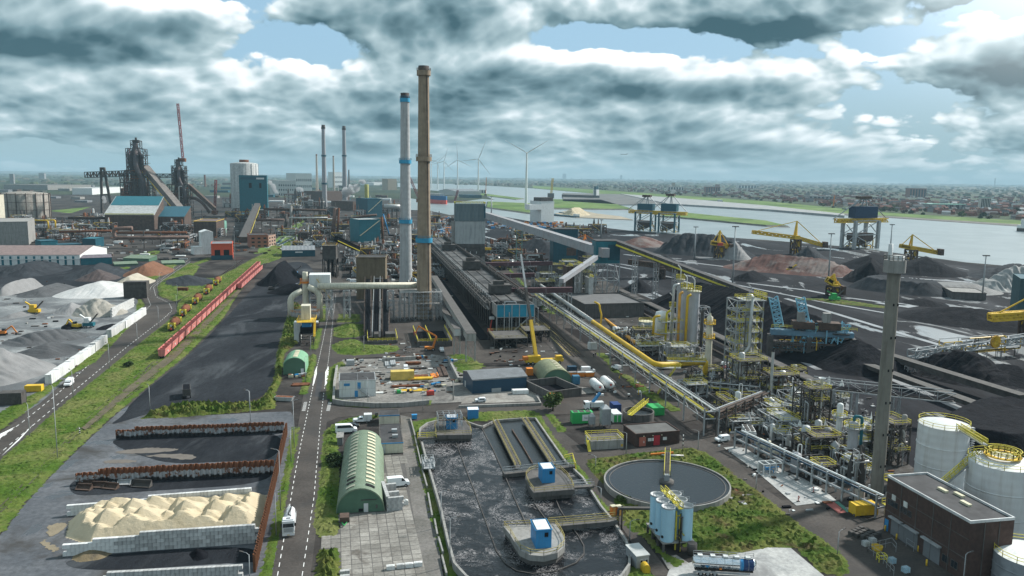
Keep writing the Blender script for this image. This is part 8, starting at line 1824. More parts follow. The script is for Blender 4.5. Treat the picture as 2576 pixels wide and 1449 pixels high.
def wagon():
 r=thing('hopper_wagon','','wagon',(0,0,0));L=11.6
 mb=MB();w0,w1,z0,z1=1.1,1.5,1.0,4.0
 mb.add([(.1,-w0,z0),(L,-w0,z0),(L,w0,z0),(.1,w0,z0),(.1,-w1,z1),(L,-w1,z1),(L,w1,z1),(.1,w1,z1),(.3,-w1+.2,z1),(L-.2,-w1+.2,z1),(L-.2,w1-.2,z1),(.3,w1-.2,z1),(.3,-w1+.2,z1-.8),(L-.2,-w1+.2,z1-.8),(L-.2,w1-.2,z1-.8),(.3,w1-.2,z1-.8)],[(0,1,5,4),(1,2,6,5),(2,3,7,6),(3,0,4,7),(4,5,9,8),(5,6,10,9),(6,7,11,10),(7,4,8,11),(8,9,13,12),(9,10,14,13),(10,11,15,14),(11,8,12,15)]);mb.build('body',M_wag,r)
 mb=MB();mb.quad((.3,-1.3,3.25),(L-.2,-1.3,3.25),(L-.2,1.3,3.25),(.3,1.3,3.25));mb.build('load',M_rust,r)
 for x in(L*.33,L*.66):MB().box(x-.08,-1.4,3.2,x+.08,1.4,3.95).build('cross_brace',M_wag,r)
 for x in(2,L-2):MB().box(x-1.4,-.9,.25,x+1.4,.9,1.0).build('bogie',M_black,r)
 for y in(-.8,.8):MB().tube([(0,y,1.1),(-.35,y,1.1)],.22,8).build('buffer',M_steeld,r)
 MB().box(L*.42,-1.42,2.0,L*.5,-1.3,2.7).build('plate',M_white,r);return r
w0_=None
ords='first second third fourth fifth sixth seventh eighth ninth tenth eleventh twelfth thirteenth fourteenth fifteenth sixteenth seventeenth eighteenth nineteenth twentieth twenty-first twenty-second twenty-third twenty-fourth twenty-fifth'.split()
for p0,p1,nm,gp,mx in(((407,903),(652,669),'long','red hopper wagons on the long siding',25),((603,729),(657,679),'short','red hopper wagons on the short siding',9)):
 a,b=G(p0,.3),G(p1,.3);d=(b-a).normalized();n=min(mx,int((b-a).length/12.4));
 for k in range(n):
  lab='pinkish red hopper wagon, %s from the near end of the %s row'%(ords[k],nm);l=a+d*k*(b-a).length/n
  if w0_ is None:w0_=r=wagon();r.location=l;r.rotation_euler=(0,0,atan2(d.y,d.x))
  else:r=dup(w0_,l,atan2(d.y,d.x))
  r['label']=lab;r['group']=gp
a,b=G(A(1,545,905)),G(A(1,600,800));d=(b-a).normalized()
for k in range(4):r=dup(w0_,a+d*(k*(b-a).length/4),atan2(d.y,d.x),'red wagon on the distant middle track, %s from the near end'%ords[k],'red wagons on the distant track')
t0_=None
for k,q in enumerate(((1722,655),(1835,510),(1962,385),(2075,285),(2170,195))):
 a=G(B(0,*q),.3);nx=G(B(0,2260,90),.3);rz=heading(B(0,1722,655),B(0,2170,195))
 if t0_ is None:
  t0_=r=thing('torpedo_wagon','','torpedo wagon',tuple(a),rz,'torpedo ladle wagons');MB().tube([(3.5,0,3.0),(6,0,3.0),(8,0,3),(13,0,3),(15,0,3),(17.5,0,3)],[.9,1.5,2.1,2.1,1.5,.9],16).build('ladle',M_rust,r);MB().lathe([(.9,4.9),(.9,5.4),(.6,5.4),(.6,5.0)],12,10.5,0).build('spout',M_rust,r)
  for x in(2,19):
   MB().box(x-2,-1.3,.5,x+2,1.3,1.3).build('bogie',M_black,r);mb=MB();mb.frame(x-1.6,-1.4,x+1.6,1.4,1.2,3.6,1,1,1,.35,True,.25);mb.build('cradle',M_rail_y,r);MB().tube([(x-1.7,0,2.9),(x-1.85,0,2.9)],.5,12).build('end_disc',M_white,r)
  MB().box(-.6,-.4,1.0,.0,.4,1.9).build('end_lamp',M_red,r)
 else:r=dup(t0_,a,rz)
 r['label']='rusty torpedo ladle wagon with yellow cradles, %s from the near end'%ords[k]
r=thing('element_wall','long wall of white concrete elements between the aggregate yard and the access road','wall',(0,0,0))
def elements(p0,p1,h,n,m):
 a,b=G(p0),G(p1);rz=atan2((b-a).y,(b-a).x);w=(b-a).length/n;me=MB().box(.05,-.2,0,w-.05,.25,h).box(.05,.25,0,w-.05,2.0,h*.96).mesh('element',m)
 for k in range(n):q=a+(b-a)*(k/n);obj('element',me,r,(q.x,q.y,RND.uniform(-.15,.1)),rz)
elements(B(0,515,1180),B(0,955,870),3.6,27,M_blockw[0]);elements(B(0,960,862),B(0,1080,770),4.0,9,M_blockw[1]);elements(B(0,1120,718),B(0,1260,622),3.9,12,M_blockw[1]);elements(B(0,1265,625),B(0,1470,480),3.9,18,M_blockw[0])
for lab,a,b,v,dp,m,kw in[('tall white limestone heap',B(0,390,322),B(0,1245,322),705,55,M_gravelw,{}),('dark grey heap left of the white limestone heap',B(0,60,315),B(0,520,315),715,50,M_graveld,{}),('beige gravel heap behind the white one',B(0,1040,205),B(0,1420,205),689,40,M_beige,{}),('reddish brown ore heap beside the access road',B(0,1150,110),B(0,1640,105),659,60,M_oreb,{}),('big slate grey heap left of the brown ore',B(0,560,145),B(0,1210,130),664,70,M_coalgrey,{}),('dark brown heap in front of the slate one',B(0,690,150),B(0,1110,150),676,30,mat('dull brown ore',(.065,.05,.048),bump=.5),{}),('black heap with pale ridges at the left edge',B(0,-250,110),B(0,420,110),659,70,M_coalgrey,dict(ridge=.6)),('dark heap at the left edge behind the crusher',B(0,-120,300),B(0,90,300),702,50,M_gravelg,{}),('broad tan grey heap beside the inner block wall',B(0,760,530),B(0,1340,480),752,34,mat('tan aggregate',(.25,.235,.205),var=.2,bump=.5),dict(ridge=.4)),('slate heap left of the tan one',B(0,520,500),B(0,880,480),764,30,M_gravelg,{}),('long dark heap behind the teal screener',B(0,220,830),B(0,1000,700),832,26,M_graveld,dict(ridge=.4)),('big grey heap against the white element wall',B(0,-100,1270),B(0,780,970),868,48,M_gravelg,dict(ridge=.25)),('striped dark heap beside the big grey one',B(0,560,940),B(0,960,800),862,24,M_graveld,{}),('black heap under the yellow excavator',B(0,610,640),B(0,760,630),812,14,M_coal,{}),('black heap beside the teal screener',B(0,930,640),B(0,1090,640),820,16,M_coal,{}),('grey heap behind the rusty crate at the left edge',B(0,-60,520),B(0,130,530),781,26,M_gravelg,{}),('grey slag heap with white streaks beside the torpedo wagons',B(0,1660,215),B(0,2200,190),694,50,M_coalgrey,{}),('black coal heap at the top of the coal strip',(630,722),(735,722),660,70,M_coal,{}),('low black coal bank along the coal strip',(655,740),(770,745),712,26,M_coal,{}),('huge black coal heap behind the gas columns',(1570,752),(2010,935),733,66,M_coal,dict(rough=.06)),('small black heap at the foot of the huge coal heap',(1555,735),(1640,740),700,30,M_coal,{}),('black heap beside the blue reclaimer',(1985,890),(2110,950),850,40,M_coal,{}),('grey blue heap with tipped humps beside the red crane',(1622,638),(1885,652),588,70,M_coalgrey,dict(ridge=.5)),('dark red ore heap left of the grey blue heap',(1522,617),(1642,625),593,70,M_orer,{}),('pale grey front cone of the grey blue heap',(1800,652),(1885,656),606,40,M_gravelg,{}),('low grey heap in the middle of the yard',(1400,668),(1520,672),600,80,M_coalgrey,{}),('second low dark heap left of the ore',(1240,640),(1400,650),600,60,M_coalgrey,{}),('grey heap with a pale end in front of the ore',(1600,690),(1770,694),640,60,M_coalgrey,{}),('long rust and white ore heap in the middle right',(1792,676),(2158,704),641,70,M_orer,dict(gully=.4)),('pale blue grey heap behind the long ore heap',(1980,655),(2080,660),618,60,M_coalgrey,{}),('dark teal black heap right of the long ore heap',(2080,672),(2250,685),637,80,M_coal,{}),('black heap left of the slim chimney top',(2110,710),(2260,720),646,70,M_coal,{}),('long flat topped grey heap right of the green machine',(2104,723),(2358,752),699,50,M_coalgrey,dict(flat=2.0,gully=.3)),('pale sandy grey heap at the right',(2345,744),(2562,743),713,50,mat('ash fines',(.13,.135,.135),var=.2,bump=.5,dirt=.4,dscale=.05),dict(flat=1.6)),('big dark coal heap at the right below the river',(2230,690),(2450,702),646,80,M_coal,{}),('dark ridge heap at the right edge below the river',(2420,700),(2700,720),664,90,M_coalgrey,dict(ridge=.4)),('pale gullied heap at the right edge',(2480,735),(2760,745),668,60,mat('pale fines',(.21,.215,.21),var=.2,bump=.5,dirt=.5,dirtcol=(.08,.085,.09),dscale=.06),dict(gully=.5)),('small black cone near the grey shed',(2290,770),(2400,775),752,30,M_coal,{}),('black heap behind the white steam',(1825,705),(1910,712),680,40,M_coal,{}),('broad black coal bank in the right middle',(2220,800),(2620,850),775,60,M_coal,dict(ridge=.3)),('gullied black coal ridge in the lower right',(2210,920),(2480,990),880,40,M_coal,dict(gully=.8,ridge=.4)),('flat black coal bed under the dark stacker',(2250,1120),(2640,1220),1035,60,M_coal,dict(flat=2.5,rough=.04)),('small black bank under the bucket wheel',(2380,940),(2620,990),915,30,M_coal,{}),('sand cone on the river peninsula',A(2,640,680),A(2,850,668),522,50,M_sand,dict(rough=.03))]:
 if not dict(kw).get('step')and False:pass
 heap(lab,a,b,v,dp,m,'stockpile','heap',**kw)
block_wall('tan block wall round the end of the tan heap',B(0,1120,510),B(0,1345,400),lambda f:6,lambda f,c,R:1,seed=5)
for lab,p,rz,s,m in(('yellow excavator with its arm down on the black heap',B(0,770,620),2.9,1.0,M_yellow),('yellow wheel loader on the coal heap',B(1,395,225),0.2,1.1,M_yellow),('dark loader at the foot of the coal strip',B(1,160,235),.4,1.0,M_steeld),('yellow wheel loader far in the stockyard',(2960*.67,686),.2,1.6,M_yellow),('orange machine at the left edge of the yard',B(0,20,690),.3,1.0,M_orange)):
 a=G(p);o=thing('digger',lab,'digger',(a.x,a.y,0),rz);MB().box(-2*s,-1.3*s,.9*s,1.6*s,1.3*s,2.2*s).build('body',m,o);MB().box(.3*s,-1*s,2.2*s,1.6*s,.6*s,3.3*s).build('cab',M_glass,o);mb=MB();mb.beam((1.4*s,0,2*s),(4.2*s,0,4.2*s),.6*s);mb.beam((4.2*s,0,4.2*s),(6.2*s,0,.8*s),.5*s);mb.build('arm',m,o)
 MB().box(5.6*s,-1*s,.1,6.6*s,1*s,1.1*s).build('bucket',M_steeld,o)
 for y in(-1.2,1.2):MB().box(-2.2*s,y*s-.3*s,0,2*s,y*s+.3*s,.9*s).build('track',M_black,o)
for lab,p,m,pm in(('teal mobile screener with inclined belts',B(0,830,620),M_teal,M_white),('yellow crusher plant with an inclined conveyor',B(0,280,480),M_yellow,M_yellow),('blue and white mobile crane standing on the coal',B(1,310,88),M_blue,M_white),('green mobile stacker beside the flat grey heap',(2090,758),M_green,M_green)):
 a=G(p);s=a.y/FPX;o=thing('screener',lab,'machine',(a.x,a.y,0),.1);MB().box(0,0,1,26*s,3,2.6).build('chassis',m,o);MB().box(4*s,0,2.6,16*s,3,5).build('hopper',pm,o);MB().beam((14*s,1.5,2),(36*s,1.5,7),1.2,.5).build('belt',M_steeld,o);MB().beam((6*s,1.5,4.5),(-8*s,1.5,6.5),1.0,.5).build('side_belt',pm,o)
 for x in(3,20):
  for y in(0,3):wheel(o,x*s,y,.5)
a=G((480,1003));r=thing('tipper_trailer','black tipper trailer parked on the coal strip','trailer',(a.x,a.y,.05),YAW+pi/2+.2);MB().box(0,0,1,7.5,2.5,3.3).build('body',M_steeld,r);MB().box(.15,.15,2.6,7.35,2.35,3.32).build('load',M_coal,r)
for x in(1,5.5,6.7):
 for y in(.1,2.4):wheel(r,x,y,.5)
def unloader(lab,pL,pR,vb,v_top,vbox,hm):
 a,b=G(pL),G(pR);s=a.y/FPX;w=(b-a).length;o=thing('ship_unloader',lab,'harbour crane',(a.x,a.y,0),atan2((b-a).y,(b-a).x));T=lambda v:HT((pL[0],v),a);d=18;zb=T(vb);zt=T(vbox);r_=w*.045
 for x in(0,w):
  for y in(0,d):MB().box(x-r_,y-r_,0,x+r_,y+r_,zb).build('leg',M_steel if hm else M_teald,o)
 mb=MB();mb.frame(0,0,w,d,0,zb,1,1,2,1.0,True,.8);mb.build('brace',M_steel,o);MB().box(w*.05,3,zb+3,w*1.02,d-5,zt).build('machine_house',M_teald if not hm else mat('navy house',(.015,.04,.085)),o)
 mb=MB();mb.truss((-w*.55,d/2,zb),(w*1.6,d/2,zb),6,4,16,.8);mb.beam((-w*.55,d/2,zb),(w*1.6,d/2,zb),4,1.2);mb.build('boom',M_yellow,o)
 z=T(v_top);mb=MB();mb.beam((w*.6,d/2-4,zt),(w*.6,d/2,z),1.2);mb.beam((w*.6,d/2+4,zt),(w*.6,d/2,z),1.2);mb.beam((w*.6,d/2,z),(-w*.7,d/2,zb+2),.9);mb.beam((w*.6,d/2,z),(w*1.6,d/2,zb+2),.9);mb.beam((w*.6,d/2,z),(w*.1,d/2,zt),.9);mb.build('stay',M_steel,o);MB().box(w*.3,d*.3,z-3,w*.8,d*.7,z).build('top_head',M_steelb,o)
 MB().box(w*.1,3,zb*.3,w*.9,d-3,zb*.55).add([(w*.1,3,zb*.3),(w*.9,3,zb*.3),(w*.9,d-3,zb*.3),(w*.1,d-3,zb*.3),(w*.5,d/2,zb*.1)],[(0,4,1),(1,4,2),(2,4,3),(3,4,0)]).build('hopper',M_steelb,o);pipe_cluster(o,0,0,w,d,0,zb*.35,16,9,[M_steelb,M_steel,M_yellow],.8)
unloader('left of the two harbour cranes with a dark machine house',(1597,581),(1636,583),533,490,512,0);unloader('right of the two harbour cranes, slightly nearer',(1656,584),(1696,586),536,487,512,0);unloader('big harbour crane with navy house and lattice pylon',(2148,627),(2206,625),556,494,520,1)
def stacker(lab,p,vt,L0,L1,m,tipdz=0,cw=True,body=None):
 a=G(p);s=a.y/FPX;o=thing('stacker_reclaimer',lab,'stacker',(a.x,a.y,0),0);H=HT((p[0],vt),a);z=H*.45
 mb=MB();mb.frame(-8*s,-6,8*s,6,0,z,1,1,1,1.2,True,.8);mb.build('portal',M_steelb,o);MB().box(-7*s,-4,z,7*s,4,z+H*.12).build('turntable',body or m,o);mb=MB();mb.beam((-4*s,-3,z),(0,0,H),1.4);mb.beam((4*s,3,z),(0,0,H),1.4);mb.beam((-4*s,3,z),(0,0,H),1.2);mb.build('pylon',m,o)
 e0,e1=Vector((L0*s,0,z+3+tipdz*s)),Vector((L1*s,6,z-2-tipdz*s));mb=MB();mb.truss(e0,(0,0,z+2),4,3,12,.8);mb.truss((0,0,z+2),e1,4,3,12,.8);mb.beam(e0,(0,0,z+2),2,.5);mb.beam((0,0,z+2),e1,2,.5);mb.build('boom',m,o);mb=MB();mb.beam((0,0,H),e0,.6);mb.beam((0,0,H),e1,.6);mb.build('stay',m,o);MB().box(e1.x-4*s,-3,e1.z-2,e1.x+4*s,5,e1.z+4).build('head',M_steelb,o);pipe_cluster(o,-8*s,-5,8*s,5,0,z*1.1,12,3,[M_steelb,M_steeld,m],.7);return o
stacker('yellow stacker with a long boom in front of the river',(2000,640),556,-110,75,M_yellow,10);stacker('yellow stacker with a dark red house on its mast',(1808,650),580,-20,30,M_yellow,0,body=M_red);stacker('yellow bucket reclaimer behind the slim chimney top',(2290,660),590,-28,75,M_yellow,2);stacker('small yellow crane boom beside the long ore heap',(2095,745),690,-16,24,M_yellow,6);stacker('orange brown stacker on the left of the ore heaps',(1470,640),590,-40,60,M_orange,0);stacker('brown boom stacker in front of the grey blue heap',(1660,700),645,-80,60,M_steelb,6)
stacker('yellow stacker boom entering at the right edge',(2590,850),740,-105,40,M_yellow,-14)
a=G((1935,895));s=a.y/FPX;o=thing('bridge_reclaimer','blue bridge reclaimer with slanting lattice rakes over the black coal','reclaimer',(a.x,a.y,0),heading((1935,895),(2130,905)));L=205*s;mb=MB();mb.truss((0,0,5),(L,0,5),5,3,16,.5);mb.build('lower_girder',M_steeld,o);MB().box(0,-2,9.8,L*.97,2,12).build('bridge_girder',mat('washed blue paint',(.11,.20,.27),var=.2,dirt=.5,dirtcol=(.2,.17,.14),dscale=.15),o)
for x,tilt in((.1,-1),(.42,-1),(.36,1),(.72,1)):mb=MB();mb.truss((L*x,0,13 if tilt<0 else 3),(L*(x-.09*1),1,26)if tilt<0 else(L*(x+.16),-1,16),3.4,2.2,7,.3);mb.build('rake',mat('light blue lattice',(.20,.42,.54)),o)
for x in(.25,.55):MB().box(L*x,-3,13,L*x+9,3,16).build('trolley',M_steelb,o);MB().box(L*x+2,-1.5,16,L*x+5,1.5,20).build('cab',M_concw,o)
for x in(0,.45,.97):MB().box(L*x-1,-3,0,L*x+1,3,9.5).build('leg',M_steeld,o)
pipe_cluster(o,0,-3,L,3,2,14,40,8,[M_steeld,M_yellow,M_steelb,MATS['light blue lattice']],.35);q=MB();q.rail([(0,-2.2,13),(L,-2.2,13)],1.3,3,.15);q.build('handrail',M_rail_y,o)
a=G((2500,905));o=thing('bucket_wheel','big yellow spoked cable wheel on the right hand conveyor line','wheel',(a.x,a.y,8),.35);R_=29*a.y/FPX*.55
MB().tube([(0,-.4,0),(0,.4,0)],[R_,R_],24).build('disc',mat('ochre wheel',(.40,.22,.03)),o)
mb=MB()
for k in range(20):mb.beam((0,-.5,0),(R_*cos(k*pi/10),-.5,R_*sin(k*pi/10)),.22)
mb.build('spoke',M_yellow,o);q=MB();q.truss((-45,2,-3),(30,3,0),4,3,14,.35);q.build('conveyor_frame',M_steel,o);pipe_cluster(o,-30,2,20,5,-8,2,30,4,[M_steel,M_yellow,M_steeld],.35)
for p,v,lab in(((1842,727),570,'tall floodlight mast in front of the huge coal heap'),((1747,652),571,'floodlight mast left of the red topped stacker'),((2083,715),588,'floodlight mast at the long ore heap'),((2237,660),565,'floodlight mast beside the big harbour crane'),((2470,755),643,'floodlight mast at the pale heaps on the right'),((1512,598),553,'distant floodlight mast near the teal towers'),((1236,555),495,'floodlight mast beside the coal tower')):mast(p,v,lab,red=2.5 if 'pale heaps' in lab else 0)
lamp_post((592,680),582,'very tall white light post beside the red engine shed',(1,0))
r,dm=bld('grey_shed','low grey shed with a pale edge among the heaps on the right','shed',(2395,752),(2480,756),735,M_concd,M_concw,d=25);bld('teal_house','teal house cut by the right edge of the stockyard','building',(2558,800),(2640,806),702,mat('grey teal wall',(.05,.10,.11)),M_teald,d=30)
def turbine(p,hub,bl,ang,lab):
 a=G(p);s=a.y/FPX;H=HT((p[0],hub),a);o=thing('wind_turbine',lab,'wind turbine',(a.x,a.y,0),0,'wind turbines by the river');r0=4.2*s if s*4.2<4 else 4;MB().lathe([(H*.026,0),(H*.014,H)],14).build('tower',M_white,o);MB().box(-2,-3,H-1.5,2,9,H+2).build('nacelle',M_white,o);MB().tube([(0,-3,H),(0,-5.5,H)],[2,.6],12).build('hub',M_white,o)
 for k in range(3):
  t_=radians(ang+120*k);u=Vector((sin(t_),0,cos(t_)));B_=bl*s;c=Vector((0,-4.2,H));q=MB();n=Vector((cos(t_),0,-sin(t_)));vs=[]
  for f,wd in((0,.02),(.2,.045),(1,.008)):vs+=[tuple(c+u*B_*f-n*wd*B_*.4+Vector((0,-.4,0))),tuple(c+u*B_*f+n*wd*B_*.6),tuple(c+u*B_*f+Vector((0,.7,0)))]
  q.add(vs,[(0,1,4,3),(1,2,5,4),(2,0,3,5),(3,4,7,6),(4,5,8,7),(5,3,6,8),(6,7,8)]);q.build('blade',M_white,o)
for p,hub,bl,ang,lab in(((1323,527),385,62,-61,'nearest and largest wind turbine beside the white tower'),((1203,490),400,48,22,'wind turbine second from the right'),((1151,480),402,42,-4,'middle wind turbine of the row'),((1117,478),406,36,15,'wind turbine third from the left in the row'),((1101,476),408,34,-72,'pale wind turbine second from the left'),((1085,474),410,30,60,'wind turbine half hidden by the brown chimney')):turbine(p,hub,bl,ang,lab)
def hull(name,lab,p,q,h,cols,sup,w=.15):
 a,b=G(p),G(q);L=(b-a).length;o=thing(name,lab,'ship',(a.x,a.y,0),atan2((b-a).y,(b-a).x));W_=L*w
 for z0,z1,m in((0,h*.5,cols[0]),(h*.5,h,cols[1])):MB().prism([(0,-W_/2),(L*.9,-W_/2),(L,0),(L*.9,W_/2),(0,W_/2)],z0,z1).build('hull',m,o)
 for x0,x1,z,m in sup:MB().box(L*x0,-W_*.35,h,L*x1,W_*.35,h+z).build('deck_house',m,o)
 return o
hull('cargo_ship','blue and red cargo ship moored at the quay behind the chimneys',(1075,510),(1122,514),22,(M_red,mat('hull blue',(.02,.10,.22))),[(.1,.8,6,M_pipe)]);hull('tanker_ship','dark tanker ship at the lock island',(1418,497),(1508,500),12,(M_steeld,M_steeld),[(.86,.95,22,M_white),(.88,.93,34,M_teald)]);hull('ferry','white and dark ship at the right edge of the river',(2562,581),(2640,587),10,(M_steeld,M_white),[(.1,.8,10,M_white)])
for k,(p,q,lab)in enumerate(((A(2,430,668),A(2,680,690),'long low barge beside the sand peninsula'),(A(2,1900,517),A(2,2120,528),'barge in the narrow channel behind the mole'),(A(2,480,645),A(2,560,655),'small barge moored at the sand peninsula'),(A(3,750,605),A(3,800,610),'small white boat at the far jetty'))):hull('barge',lab,p,q,3,(M_steeld,M_teald),[(.8,.95,4,M_white)],.1)
for p,v,lab,m in((A(2,390,490),448,'upright yellow crane boom behind the white tower',M_yellow),(A(1,2310,470),446,'thin orange crane mast by the far channel',M_orange),(A(3,655,590),492,'orange crane mast on the far bank',M_orange)):
 a=G(p);s=a.y/FPX;h=HT((p[0],v),a);o=thing('crane_mast',lab,'crane',(a.x,a.y,0));mb=MB();wd=4*s if 'yellow' in lab else 1.6*s;mb.truss((0,0,0),(wd,0,h),wd,wd,10,wd*.2);mb.build('mast',m,o);MB().box(-wd*2,-wd,0,wd*2,wd,wd*3).build('base',M_steeld,o)
hm=[]
for k in range(8):
 L=(9,12,24,36,14,30,10,18)[k];mb=MB();mb.prism([(0,0),(L,0),(L,9),(0,9)],0,6);mb.cur=1
 mb.add([(-.3,-.3,5.9),(L+.3,-.3,5.9),(L+.3,9.3,5.9),(-.3,9.3,5.9),(0,4.5,9.5),(L,4.5,9.5)],[(0,1,5,4),(2,3,4,5),(1,2,5),(3,0,4)]);mb.cur=2
 for i in range(int(L/3)):mb.box(i*3+.8,-.08,3.4,i*3+2.2,-.01,4.9)
 hm.append(mb.mesh('terraced_house',[M_farwall[(1,1,3,1,0,2,1,0)[k]],M_farroof[(0,0,2,0,1,1,2,3)[k]],M_glass]))
R=random.Random(8);ntree=0;tm=[bush_mesh(50+k,110,.3,m)for k,m in enumerate((M_leaf,M_leafd,mat('bare brown crown',(.075,.06,.04),var=.3)))];big=MB();pts=[]
while len(pts)<900:
 u=R.uniform(1560,2600);f=R.random()**.8;vb=np.interp(u,[1340,1563,1713,1932,2240,2576,3300],[466,481,491,506,535,555,615]);vt=np.interp(u,[1340,1600,1932,2240,2576],[462,466,478,490,500]);pts.append((u,vb-1-(vb-vt)*f))
pts.sort(key=lambda p:-p[1])
for i,p in enumerate(pts):
 a=G(p);
 if i<290:o=obj('terraced_house',R.choice(hm),None,a,R.choice((.1,.1+pi/2,-.4)));o.scale=(1,1,R.uniform(.9,1.5));tag(o,'small brick or pale house in the town across the river','house','houses of the town across the river')
 else:
  L=R.uniform(10,30);h=R.uniform(5,10);big.cur=R.choice((0,0,1,2));big.box(a.x,a.y,0,a.x+L,a.y+10,h)
stuff(big.build('far_houses',[M_farroof[0],M_farwall[0],M_farroof[1]]));c_=0
for p in sorted(((lambda u:(u,np.interp(u,[1340,1563,1713,1932,2240,2576],[466,481,491,506,535,555])-R.uniform(-2,26)*(u-1000)/1500))(R.uniform(1400,2600))for _ in range(240)),key=lambda p:-p[1]):
 a=G(p);o=obj('town_tree',R.choice(tm),None,a);q=R.uniform(5,10);o.scale=(q,q,q*.9);tag(o,'bushy tree among the houses across the river','tree','trees among the houses across the river')
wv=MB();rs=np.random.RandomState(3)
def wood(u0,u1,v0,v1,n,sz,hh):
 for _ in range(n):
  p=(rs.uniform(u0,u1),rs.uniform(v0,v1)+(rs.uniform(u0,u1)*0));p=(p[0],p[1]+(p[0]-1288)*.0136);a=G(p);s=a.y/FPX*sz;h=hh*rs.uniform(.6,1.2);w_=s*rs.uniform(.7,2.2);wv.cur=rs.choice((0,0,1,2,2))
  wv.add([(a.x+w_*cos(k*1.05)*rs.uniform(.8,1.2),a.y+w_*1.5*sin(k*1.05),0)for k in range(6)]+[(a.x+w_*.6*cos(k*1.05)*rs.uniform(.7,1.3),a.y+w_*.8*sin(k*1.05),h*rs.uniform(.8,1.15))for k in range(6)],[(k,(k+1)%6,6+(k+1)%6,6+k)for k in range(6)]+[(6,7,8,9,10,11)])
wood(-80,2700,449,453,900,9,40);wood(1000,2700,453,459,900,8,22);wood(-80,1000,452,466,520,7,16);wood(1330,2700,459,466,420,6,16);wood(-80,700,464,482,160,7,12);wood(1150,1700,462,468,160,5,14);wood(1900,2700,466,480,260,6,13)
stuff(wv.build('woodland',[mat('far dark wood',(.022,.034,.020)),mat('far green wood',(.040,.058,.022)),mat('far brown wood',(.055,.050,.032))]))
for p,w_,v,lab,m in(((2287,497),42,474,'brown brick tower block in the town',M_farwall[1]),((2466,530),24,497,'round cornered grey tower with a green roof in the town',M_farwall[0]),((1690,476),8,460,'square brick church tower in the wood',M_farwall[3]),((1680,479),40,470,'white flat office in the wood',M_farwall[0]),((1857,474),46,466,'white hospital block above the town',M_farwall[0]),((1775,485),36,470,'dark red tower in the wood',M_farwall[1]),((2340,525),90,514,'long grey green roofed hall on the dyke',M_farwall[2]),((1800,478),10,464,'thin brown block left of the hospital',M_farwall[1]),((2180,507),40,496,'grey school building in the town',M_farwall[2]),((2035,502),60,494,'blue grey flats in the town',M_farwall[2]),((1183,500-14),40,478,'blue white shed at the river bend',M_farwall[0]),((25,462),10,438,'pale block far left',M_farwall[2]),((98,452),14,436,'dark block on the left horizon',M_farwall[2]),((2501,470),2,448,'thin communication tower on the right horizon',M_farwall[2]),((1415,449),9,437,'dark block on the skyline',M_farwall[2]),((1560,452),5,441,'small spire block on the skyline',M_farwall[2])):
 a=G(p);s=a.y/FPX;h=max(6,HT((p[0],v),a));o=thing('tower_block' if h>25 else 'town_building',lab,'building',(a.x,a.y,0));W_=w_*s;MB().box(0,0,0,W_,W_*.5,h).build('wall',m,o);MB().box(-.5,-.5,h,W_+.5,W_*.5+.5,h+1.2).build('roof',mat('verdigris roof',(.12,.30,.24))if 'green roof' in lab else M_farroof[1],o)
 for i in range(6 if w_>15 else 0):
  q=MB();q.box(W_*(i+.2)/6,-.2,h*.1,W_*(i+.8)/6,-.02,h*.92);q.build('window_strip',M_glass,o)
sk=MB()
for _ in range(120):p=(R.uniform(1350,2000),448.5);a=G((p[0],p[1]+(p[0]-1288)*.0136));w_=R.uniform(1.2,5)*a.y/FPX;sk.box(a.x,a.y,0,a.x+w_,a.y+60,R.uniform(20,95))
stuff(sk.build('skyline',M_farwall[2]))
for k in range(60):
 u=R.uniform(-40,960);v=R.uniform(462,510);a=G((u,v));s=a.y/FPX
 o=obj('far_shed',MB().box(0,0,0,R.uniform(8,45)*s,30,R.uniform(2.5,6)*s).mesh('far_shed',R.choice((M_white,M_concw,M_teald,M_pipe,M_steelb,M_greyroof,M_steeld))),None,a,.1);tag(o,'plain distant shed among the far works halls on the left','shed','distant sheds of the far works')
R=random.Random(12);pm_=[M_whitep,M_whitep,M_whitep,M_steel,M_steeld,M_blue];cm=[]
for m in pm_:mb=MB();mb.box(-2,-.9,.3,2,.9,.95);mb.cur=1;mb.add([(-1.4,-.85,.95),(1.0,-.85,.95),(1.0,.85,.95),(-1.4,.85,.95),(-1.0,-.7,1.5),(.4,-.7,1.5),(.4,.7,1.5),(-1.0,.7,1.5)],[(0,1,5,4),(1,2,6,5),(2,3,7,6),(3,0,4,7),(4,5,6,7)]);cm.append(mb.mesh('parked_car',[m,M_glass]))
for q0,q1,n,gp in((A(1,200,965),A(1,290,880),9,'cars in the left row by the brick office'),(A(1,225,975),A(1,405,875),16,'cars in the long row by the brick office'),(A(1,110,995),A(1,190,940),6,'cars beside the pale brick annex')):
 for k in range(n):p=G((q0[0]+(q1[0]-q0[0])*k/n,q0[1]+(q1[1]-q0[1])*k/n));o=obj('parked_car',R.choice(cm),None,p,.1);tag(o,'small parked car, one of the %s'%gp,'car',gp)
sc_=MB()
for k in range(340):p=G((R.uniform(1082,1135),R.uniform(548,600)));sc_.cur=R.randrange(6);s=R.uniform(1,4);sc_.box(p.x,p.y,0,p.x+s*1.6,p.y+s,s*.8)
for k in range(240):p=G((R.uniform(1225,1420),R.uniform(560,575)));sc_.cur=R.randrange(6);s=R.uniform(1,4);sc_.box(p.x,p.y,0,p.x+s*1.6,p.y+s,s*.8)
stuff(sc_.build('scrap_and_vehicles',[M_white,M_blue,M_rust,M_steeld,M_steel,M_orange]))
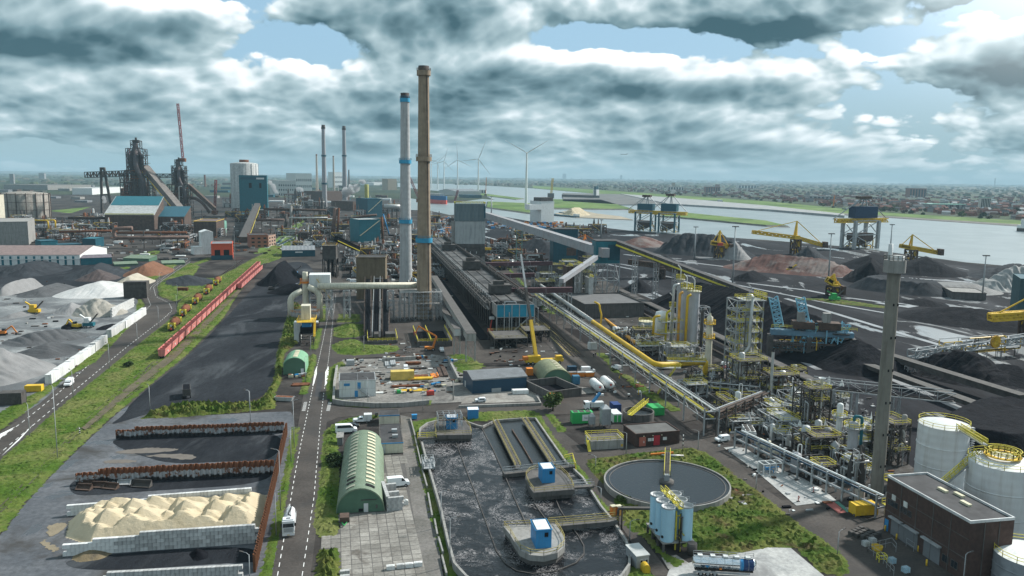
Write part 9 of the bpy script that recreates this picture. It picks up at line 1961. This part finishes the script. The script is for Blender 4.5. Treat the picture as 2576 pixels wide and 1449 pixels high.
ms=bpy.data.materials.new('steam');ms.use_nodes=True;t=NT(ms.node_tree);t.n.clear();v=t.new('ShaderNodeVolumePrincipled');v.inputs['Density'].default_value=.16;v.inputs['Color'].default_value=(.97,.98,1,1);t.l.new(v.outputs[0],t.new('ShaderNodeOutputMaterial').inputs['Volume'])
def steam(path,base,rp):
 s=base.y/FPX;mb=MB();pts=[PT(p,base)for p in path];rs_=random.Random(len(path)+int(base.x));P_=[];R_=[]
 for a,b in zip(pts,pts[1:]):
  for f in(0,.33,.66):P_.append(a.lerp(b,f)+Vector((rs_.uniform(-1,1),rs_.uniform(-1,1),rs_.uniform(-1,1)))*rp*s*.35);R_.append(rp*s*rs_.uniform(.5,1.2))
 R_[0]*=.3;R_[-1]*=.3;mb.tube(P_,R_,10);o=mb.build('steam',ms);o['kind']='stuff'
for path,b,rp in(((A(1,225,450),A(1,180,380),A(1,140,330),A(1,125,300)),G((700,560)),6),((A(1,880,470),A(1,940,420),A(1,1000,380),A(1,1040,360)),G((880,540)),13),((A(1,1030,330),A(1,1080,325),A(1,1120,340)),G((900,500)),6),((A(1,480,420),A(1,440,395),A(1,380,385)),G((760,520)),6),((Z3(1580,380),Z3(1400,350),Z3(1250,310),Z3(1080,270)),G((1850,740)),5),((Z4(960,730),Z4(880,660),Z4(790,600)),G((1950,1000)),4),((A(3,900,900),A(3,1000,880),A(3,1060,900)),G((2150,622)),6),((A(0,1060,545),A(0,1050,490),A(0,1060,460)),G((270,560)),5)):steam(path,b,rp)
a=PT((1569,388),(0,5000));o=thing('airliner','small airliner flying low in the sky over the river','aeroplane',tuple(a),0);MB().tube([(-22,0,0),(-18,0,0),(20,0,0),(24,0,.5)],[.6,2,2,.3],10).build('fuselage',M_steel,o);MB().add([(-3,0,-.5),(4,0,-.5),(8,20,.5),(6,20,.5),(-3,0,0),(4,0,0),(8,20,.9),(6,20,.9)],[(0,1,2,3),(4,7,6,5),(0,4,5,1),(1,5,6,2),(2,6,7,3)]).build('wing',M_steel,o);MB().extr([(18,1),(23,1),(24,7),(22,7)],-.2,.2).build('tail',M_steel,o)
